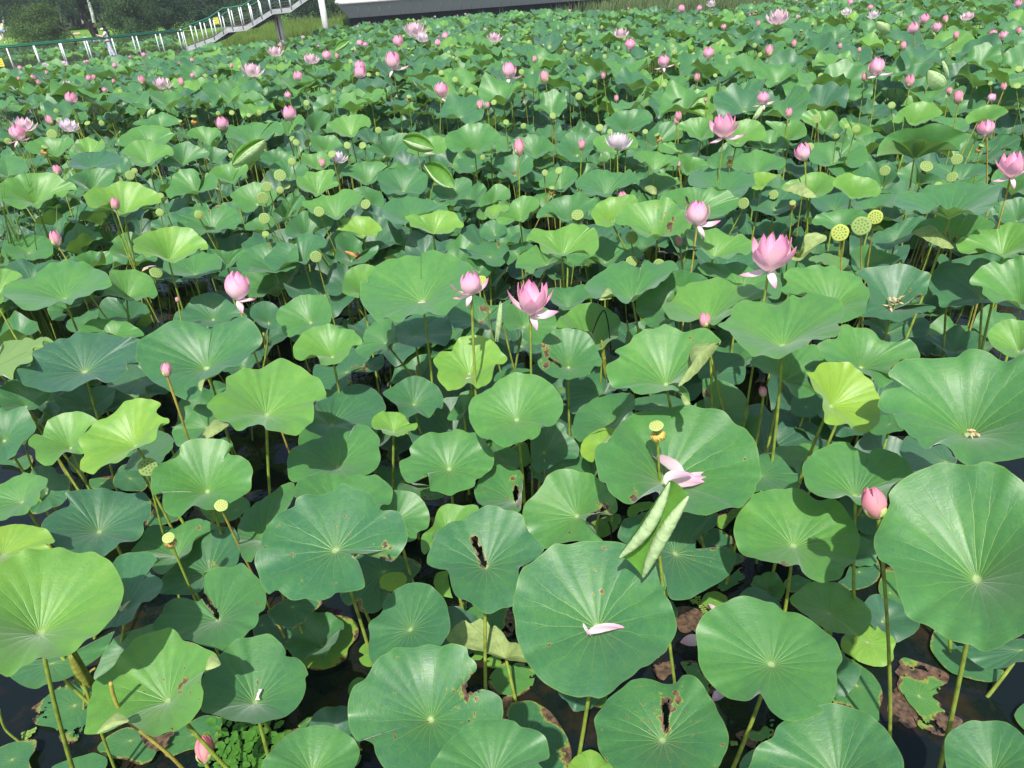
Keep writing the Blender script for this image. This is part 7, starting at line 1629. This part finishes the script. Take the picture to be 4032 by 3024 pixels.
sb = MB(); sb.box((0, 0, .85), (2.8, 1.2, .08)); sb.box((0, -.6, .5), (2.8, .04, .7)); sb.build('counter', MW_, root, False)
P = at_depth(299, 92, 100, .35); root = empty('marker_post', P, 'slanted white post with a red foot near the parked car', 'post'); sb = MB(); sb.box((0, 0, 1.3), (.34, .3, 1.9), Matrix.Rotation(.12, 3, 'Y')); sb.build('body', MW_, root, False); sb = MB(); sb.box((.02, 0, .2), (.38, .34, .4)); sb.build('foot', mat('red_foot', (.5,.05,.03), .6, .2), root, False); sb = MB(); sb.tube([(-.14, 0, 2.2), (-.16, 0, 2.36), (-.17, 0, 2.45)], [.2, .18, .05], 10); sb.build('cap', MW_, root)
for X, Y, lb in ((305, 157, 'white bundle lying on the lawn left of the leaning trunk'), (316, 153, 'small tan parcel on the lawn')):
    P = at_depth(X, Y, 78, .45); sb = MB(); sb.tube([(-.2, 0, 0), (-.1, 0, .1), (.1, .05, .13), (.22, 0, .02)], [.08, .16, .14, .05], 8); o = sb.build('bundle', mat('tan_cloth', (.45,.38,.25), .8, .1)); o.location = P; tag(o, lb, 'bundle')
P = at_depth(363, 165, 63, .5); root = empty('stone_slab', P, 'pale grey stone slabs at the foot of the leaning trunk', 'stone'); sb = MB(); sb.box((-.35, 0, .1), (.7, .5, .55), Matrix.Rotation(.3, 3, 'Y')); sb.build('slab', mat('pale_stone', (.35,.38,.40), .8, .2, .2, 4), root, False); sb = MB(); sb.box((.45, .1, .12), (.6, .5, .5), Matrix.Rotation(-.25, 3, 'Y')); sb.build('slab', bpy.data.materials['pale_stone'], root, False)
# ---------------------------------------------------------------- people
M_SKIN = mat('skin', (.58,.36,.26), .6, .3, .05); M_HAIR = mat('black_hair', (.012,.011,.013), .5, .3); M_TEE = mat('white_tee', (.70,.70,.72), .8, .1, .06, 6); M_TROUS = mat('pale_trousers', (.56,.60,.68), .8, .1, .12, 5); M_DENIM = mat('denim', (.13,.26,.36), .8, .1, .15, 8); M_DARK = mat('dark_clothes', (.035,.022,.028), .8, .1, .2, 6); M_VISOR = mat('cream_visor', (.86,.83,.70), .6, .2)
def skinned(name, pts, edges, rads, m_, parent, sub=2):
    me = bpy.data.meshes.new(name); me.from_pydata(pts, edges, []); o = bpy.data.objects.new(name, me); C.objects.link(o); o.modifiers.new('s', 'SKIN'); o.modifiers.new('u', 'SUBSURF').levels = sub
    for i, r in enumerate(rads): v = me.skin_vertices[0].data[i]; r = r if isinstance(r, tuple) else (r, r); v.radius = r
    me.skin_vertices[0].data[0].use_root = True
    dg = bpy.context.evaluated_depsgraph_get(); me2 = bpy.data.meshes.new_from_object(o.evaluated_get(dg)); me2.name = name; bpy.data.objects.remove(o)
    me2.materials.clear(); me2.materials.append(m_); me2.polygons.foreach_set('use_smooth', [True]*len(me2.polygons)); q = bpy.data.objects.new(name, me2); C.objects.link(q); q.parent = parent; return q
def person(P, rot, label, pose, scale=1.0):
    root = empty('person', P, label, 'person'); root.rotation_euler = (0, 0, rot); root.scale = (scale,)*3; J = pose['J']
    names = list(J); idx = {k: i for i, k in enumerate(names)}; E_ = [('pelvis', 'waist'), ('waist', 'chest'), ('chest', 'neck'), ('neck', 'skull'), ('skull', 'crown')]
    for s in 'lr': E_ += [('chest', s+'sh'), (s+'sh', s+'el'), (s+'el', s+'wr'), (s+'wr', s+'hand'), ('pelvis', s+'hip'), (s+'hip', s+'kn'), (s+'kn', s+'an'), (s+'an', s+'toe')]
    Rr = dict(pelvis=(.15, .11), waist=(.125, .095), chest=(.155, .105), neck=.05, skull=(.085, .095), crown=(.075, .08), sh=.05, el=.038, wr=.026, hand=.03, hip=.085, kn=.055, an=.038, toe=.033)
    skinned('body', [J[k] for k in names], [(idx[a], idx[b_]) for a, b_ in E_], [Rr.get(k, Rr.get(k[1:], .05)) for k in names], M_SKIN, root)
    def cloth(nm, keys, edges, rad, m_): ii = {k: i for i, k in enumerate(keys)}; skinned(nm, [J[k] if isinstance(k, str) else k for k in keys], [(ii[a], ii[b_]) for a, b_ in edges], rad, m_, root)
    mid = {s+'mid': tuple((Vector(J[s+'sh'])*.35+Vector(J[s+'el'])*.65)) for s in 'lr'}; J.update(mid)
    cloth('shirt', ['pelvis', 'waist', 'chest', 'lsh', 'rsh', 'lmid', 'rmid'], [('pelvis', 'waist'), ('waist', 'chest'), ('chest', 'lsh'), ('chest', 'rsh'), ('lsh', 'lmid'), ('rsh', 'rmid')], [(.18, .14), (.16, .125), (.18, .13), .075, .075, .062, .062], pose['top'])
    if pose['legs'] == 'long':
        cloth('trousers', ['pelvis', 'lhip', 'rhip', 'lkn', 'rkn', 'lan', 'ran'], [('pelvis', 'lhip'), ('pelvis', 'rhip'), ('lhip', 'lkn'), ('rhip', 'rkn'), ('lkn', 'lan'), ('rkn', 'ran')], [(.19, .14), .125, .125, .10, .10, .085, .085], pose['bottom'])
    else:
        for s in 'lr': J[s+'th'] = tuple(Vector(J[s+'hip'])*.5+Vector(J[s+'kn'])*.5)
        cloth('shorts', ['pelvis', 'lhip', 'rhip', 'lth', 'rth'], [('pelvis', 'lhip'), ('pelvis', 'rhip'), ('lhip', 'lth'), ('rhip', 'rth')], [(.185, .14), .12, .12, .10, .10], pose['bottom'])
    h = Vector(J['skull']); sb = MB()
    fw = Vector(pose.get('face', (0, -1, 0))).normalized()
    q = skinned('hair', [tuple(h+Vector((0, 0, .055))-fw*.02), tuple(h+Vector((0, 0, .09))-fw*.03), tuple(h-fw*.06+Vector((0, 0, -.02)))]+[tuple(Vector(p)) for p in pose.get('tail', [])], [(0, 1), (0, 2)]+[(2 if i == 0 else 2+i, 3+i) for i in range(len(pose.get('tail', [])))], [.105, .085, .09]+[.055, .045, .03][:len(pose.get('tail', []))], M_HAIR, root)
    side = fw.cross(Vector((0, 0, 1))); nb_ = MB(); nb_.tube([h+fw*.085+Vector((0, 0, .02)), h+fw*.115-Vector((0, 0, .02)), h+fw*.09-Vector((0, 0, .03))], [.008, .016, .010], 6); nb_.build('nose', M_SKIN, root)
    for s in (-1, 1): e_ = MB(); e_.tube([h+fw*.086+side*.032*s+Vector((0, 0, .015)), h+fw*.094+side*.032*s+Vector((0, 0, .015))], .009, 8); e_.build('eye', M_HAIR, root); e_ = MB(); e_.tube([h+side*.083*s, h+side*.098*s+Vector((0, 0, -.01))], [.02, .016], 8); e_.build('ear', M_SKIN, root)
    m_ = MB(); m_.tube([h+fw*.088-side*.02-Vector((0, 0, .055)), h+fw*.092-Vector((0, 0, .057)), h+fw*.088+side*.02-Vector((0, 0, .055))], .005, 6); m_.build('mouth', mat('lips', (.35,.12,.10), .5, .3), root)
    for s in 'lr':
        hd = Vector(J[s+'hand']); dr = (hd-Vector(J[s+'wr'])).normalized(); sd = dr.cross(Vector((0, 0, 1))).normalized()
        for i, (o_, l_) in enumerate(((-.026, .055), (-.009, .065), (.009, .06), (.025, .048))): fb = MB(); b0 = hd+sd*o_; fb.tube([b0, b0+dr*l_*.6, b0+dr*l_*.9-Vector((0, 0, .02))], [.009, .008, .006], 6); fb.build('finger', M_SKIN, root)
        fb = MB(); b0 = hd-dr*.02+sd*.03; fb.tube([b0, b0+sd*.02+dr*.03, b0+sd*.02+dr*.05], [.010, .009, .007], 6); fb.build('thumb', M_SKIN, root)
        sh = MB(); a_, t_ = Vector(J[s+'an']), Vector(J[s+'toe']); sh.tube([a_-Vector((0, 0, .05))-(t_-a_)*.35, a_-Vector((0, 0, .045)), t_, t_+(t_-a_)*.12], [.035, .05, .045, .02], 8); sh.build('shoe', pose.get('shoe', M_TEE), root)
    return root
# local frame: figure faces -Y; Z up
def J_base(**k):
    J = dict(pelvis=(0, 0, .92), waist=(0, 0, 1.08), chest=(0, 0, 1.30), neck=(0, 0, 1.44), skull=(0, -.01, 1.54), crown=(0, 0, 1.62), lsh=(-.17, 0, 1.36), lel=(-.21, .02, 1.10), lwr=(-.22, -.04, .87), lhand=(-.22, -.05, .80), rsh=(.17, 0, 1.36), rel=(.21, .02, 1.10), rwr=(.22, -.04, .87), rhand=(.22, -.05, .80), lhip=(-.09, 0, .86), lkn=(-.10, -.01, .49), lan=(-.10, .03, .09), ltoe=(-.11, -.12, .04), rhip=(.09, 0, .86), rkn=(.10, -.01, .49), ran=(.10, .03, .09), rtoe=(.11, -.12, .04)); J.update(k); return J
# woman on the bridge: profile to the left, phone held out in front
def bridge_point(X, s):
    """point on the bridge deck: image column X, s metres from the near edge"""
    best = None
    for i in range(400):
        p = BA+BD*(L*i/400)+BN*s; q = to_px(np.array(p)); 
        if best is None or abs(q[0]-X) < best[0]: best = (abs(q[0]-X), p)
    return best[1]
Pw = bridge_point(446, .95); print('woman', Pw)
JW = J_base(lel=(-.20, -.20, 1.16), lwr=(-.12, -.42, 1.26), lhand=(-.08, -.49, 1.29), rel=(.20, -.20, 1.16), rwr=(.10, -.42, 1.25), rhand=(.07, -.49, 1.28), skull=(0, -.04, 1.54), crown=(0, -.02, 1.62), rkn=(.10, .02, .49), ran=(.10, .14, .09), rtoe=(.11, -.01, .04), lkn=(-.10, -.06, .49), lan=(-.10, -.06, .09), ltoe=(-.11, -.2, .04))
wm = person(Pw, math.radians(-68), 'woman in a cream visor and pale clothes photographing from the footbridge', dict(J=JW, top=M_TEE, bottom=M_TROUS, legs='long', tail=[(0, .13, 1.40), (0, .15, 1.22), (0, .14, 1.05)], face=(0, -1, -.25)))
sb = MB(); hh_ = Vector((0, -.04, 1.555))
sb.add([hh_+Vector((r_*math.cos(a), -.02+r_*math.sin(a)*1.0, z_)) for r_, z_ in ((.10, .055), (.105, .03), (.18, -.005)) for a in [math.pi+math.pi*k/10 for k in range(11)]], [(i*11+k, i*11+k+1, i*11+12+k, i*11+11+k) for i in range(2) for k in range(10)]); sb.build('visor', M_VISOR, wm)
ph = MB(); ph.box((0, 0, 0), (.075, .010, .15)); o = ph.build('phone', mat('phone_case', (.02,.02,.025), .3, .5)); mw = Matrix.Translation(Pw) @ Matrix.Rotation(math.radians(-68), 4, 'Z'); o.matrix_world = mw @ Matrix.Translation((0, -.55, 1.33)) @ Matrix.Rotation(-.3, 4, 'X'); tag(o, 'phone held out by the woman on the bridge', 'phone')
P2 = at_depth(27, 168, 74); P2.z = .42; P2 = Vector(CAM+rayp(27, 168)*((.42-H)/rayp(27, 168)[2])); sc2 = min(1.25, max(.8, (58*np.linalg.norm(np.array(P2)-CAM)/F)/1.62)); print('walker', P2, sc2)
JB = J_base(lkn=(-.12, -.14, .50), lan=(-.14, -.05, .09), ltoe=(-.15, -.2, .04), rkn=(.12, .10, .50), ran=(.16, .30, .12), rtoe=(.17, .18, .04), lel=(-.25, .05, 1.10), lwr=(-.30, -.02, .87), lhand=(-.31, -.03, .80), rel=(.26, .10, 1.12), rwr=(.32, .05, .92), rhand=(.33, .04, .86))
person(P2, math.radians(35), 'walker in a white top and denim shorts on the lawn at far left', dict(J=JB, top=mat('cream_top', (.8,.78,.62), .8, .1, .06, 6), bottom=M_DENIM, legs='short', face=(0, -1, 0)), sc2)
sb = MB(); sb.tube([(0, 0, .22), (0, 0, .12), (0, 0, 0), (0, 0, -.18), (0, 0, -.30)], [.02, .06, .14, .18, .10], 12); sb.tube([(-.03, 0, .22), (0, 0, .34), (.03, 0, .22)], .01, 5)
o = sb.build('carrier_bag', mat('thin_plastic', (.66,.66,.60), .4, .4, .1, 10)); o.matrix_world = Matrix.Translation(P2) @ Matrix.Rotation(math.radians(35), 4, 'Z') @ Matrix.Scale(sc2, 4) @ Matrix.Translation((-.31, -.03, .46)); tag(o, 'white plastic carrier bag in the hand of the walker', 'bag')
P3 = Vector(CAM+rayp(389, 158)*((.42-H)/rayp(389, 158)[2])); d3 = (P3-Vector(CAM)).length; sc3 = min(1.25, max(.8, 46*d3/F/1.62)); print('third', P3, sc3)
JC = J_base(lel=(-.24, -.16, 1.34), lwr=(-.10, -.30, 1.46), lhand=(-.05, -.33, 1.50), rel=(.24, -.16, 1.34), rwr=(.10, -.30, 1.46), rhand=(.05, -.33, 1.50))
person(P3, math.radians(30), 'person in dark clothes raising both hands beside the leaning trunk', dict(J=JC, top=M_DARK, bottom=M_DARK, legs='long', face=(0, -1, 0), shoe=M_DARK), sc3)
# thin summer haze between the camera and the far bank
sb = MB(); sb.box((0, 84, 7.5), (300, 180, 18.0)); hz = bpy.data.materials.new('haze_air'); hz.use_nodes = True; hn = hz.node_tree; hn.nodes.remove(hn.nodes['Principled BSDF'])
pv = hn.nodes.new('ShaderNodeVolumePrincipled'); pv.inputs['Color'].default_value = (.82,.90,1, 1); pv.inputs['Density'].default_value = .0007; pv.inputs['Anisotropy'].default_value = .2; hn.links.new(pv.outputs[0], hn.nodes['Material Output'].inputs['Volume'])
tag(sb.build('haze', hz, None, False), 'pale summer haze over the pond and the far bank', 'haze', kind='stuff')
# ---------------------------------------------------------------- labels: each plant is told by its look and by a landmark near it
LM = [(930,1135,'the left drooped bloom'), (1850,1120,'the ragged bloom'), (2095,1190,'the central loose petalled bloom'), (3030,1000,'the biggest pink bloom'), (2745,850,'the egg shaped bloom'), (2850,510,'the tall wide petalled bloom'), (2435,560,'the white bloom'), (2050,590,'the long stemmed upright bud'), (2590,1680,'the golden stamened pod'), (2570,2080,'the rolled pale leaf'), (3450,2000,'the lone salmon bud'), (2360,2475,'the curved white petal'), (780,2990,'the bottom left bud'), (650,1460,'the dusty bud at left'), (583,1840,'the dark shaded pod'), (663,2120,'the small stamened pod'), (220,940,'the bud among the reeds'), (450,810,'the twin pink buds'), (960,610,'the boat shaped leaf'), (1650,560,'the upper curled leaf'), (1730,685,'the lower curled leaf'), (3390,880,'the trio of pods'), (3520,1205,'the dry petal heap'), (3985,660,'the bloom cut by the edge'), (3610,560,'the tall funnel leaf'), (1550,1670,'the smallest umbrella leaf'), (2360,1290,'the folded black stalk'), (1800,2720,'the bitten brown notch'), (440,2740,'the bent broken stalk'), (430,190,'the woman on the bridge'), (850,85,'the yellow notice'), (3065,70,'the high pale bloom'), (1545,245,'the deep pink top bloom'), (995,275,'the upper left open bloom'), (75,525,'the left edge bloom pair'), (3885,510,'the bud with two tone petals'), (1910,1420,'the frilled yellow green leaf'), (2730,1500,'the folded pale flap'), (3260,1600,'the yellow green tilted leaf'), (3620,2770,'the ragged rotting leaf'), (1280,2530,'the yellow floating leaf'), (2700,2450,'the flat tan dead leaf'), (330,1470,'the bluest leaf'), (3190,860,'the big yellow rimmed pod'), (2620,2950,'the leaf split by a hole'), (1520,115,'the stretch before the grey platform'), (3500,290,'the long leaning stem')]
DIRS = ['right of', 'below right of', 'below', 'below left of', 'left of', 'above left of', 'above', 'above right of']
keyed = {}
for o, k_, x, y, desc, lab in THINGS:
    if lab: o['label'] = lab; continue
    xx = min(4000, max(20, x)); yy = min(3000, max(10, y)); c = sorted((math.hypot(xx-a, (yy-b_)*1.15), a, b_, nme) for a, b_, nme in LM)[0]; an = int(round(math.degrees(math.atan2(yy-c[2], xx-c[1]))/45)) % 8
    keyed.setdefault((desc, an, c[3]), []).append((c[0], o))
ORD = ['nearest', 'second', 'third', 'fourth', 'fifth', 'sixth', 'seventh', 'eighth', 'ninth', 'tenth', 'eleventh', 'twelfth', 'thirteenth', 'fourteenth', 'fifteenth', 'sixteenth', 'seventeenth', 'eighteenth', 'nineteenth', 'twentieth', 'farthest']
for (desc, an, nme), lst in keyed.items():
    lst.sort(key=lambda q: q[0])
    for i, (d_, o) in enumerate(lst):
        far_ = 'just ' if d_ < 170 else ''
        if len(lst) == 1: o['label'] = f'{desc} {far_}{DIRS[an]} {nme}'
        else: o['label'] = f'{desc}, {ORD[min(i, 20)]} one {DIRS[an]} {nme}'
print('things', len(THINGS), 'longest label', max(len(str(o.get('label', '')).split()) for o in bpy.data.objects))
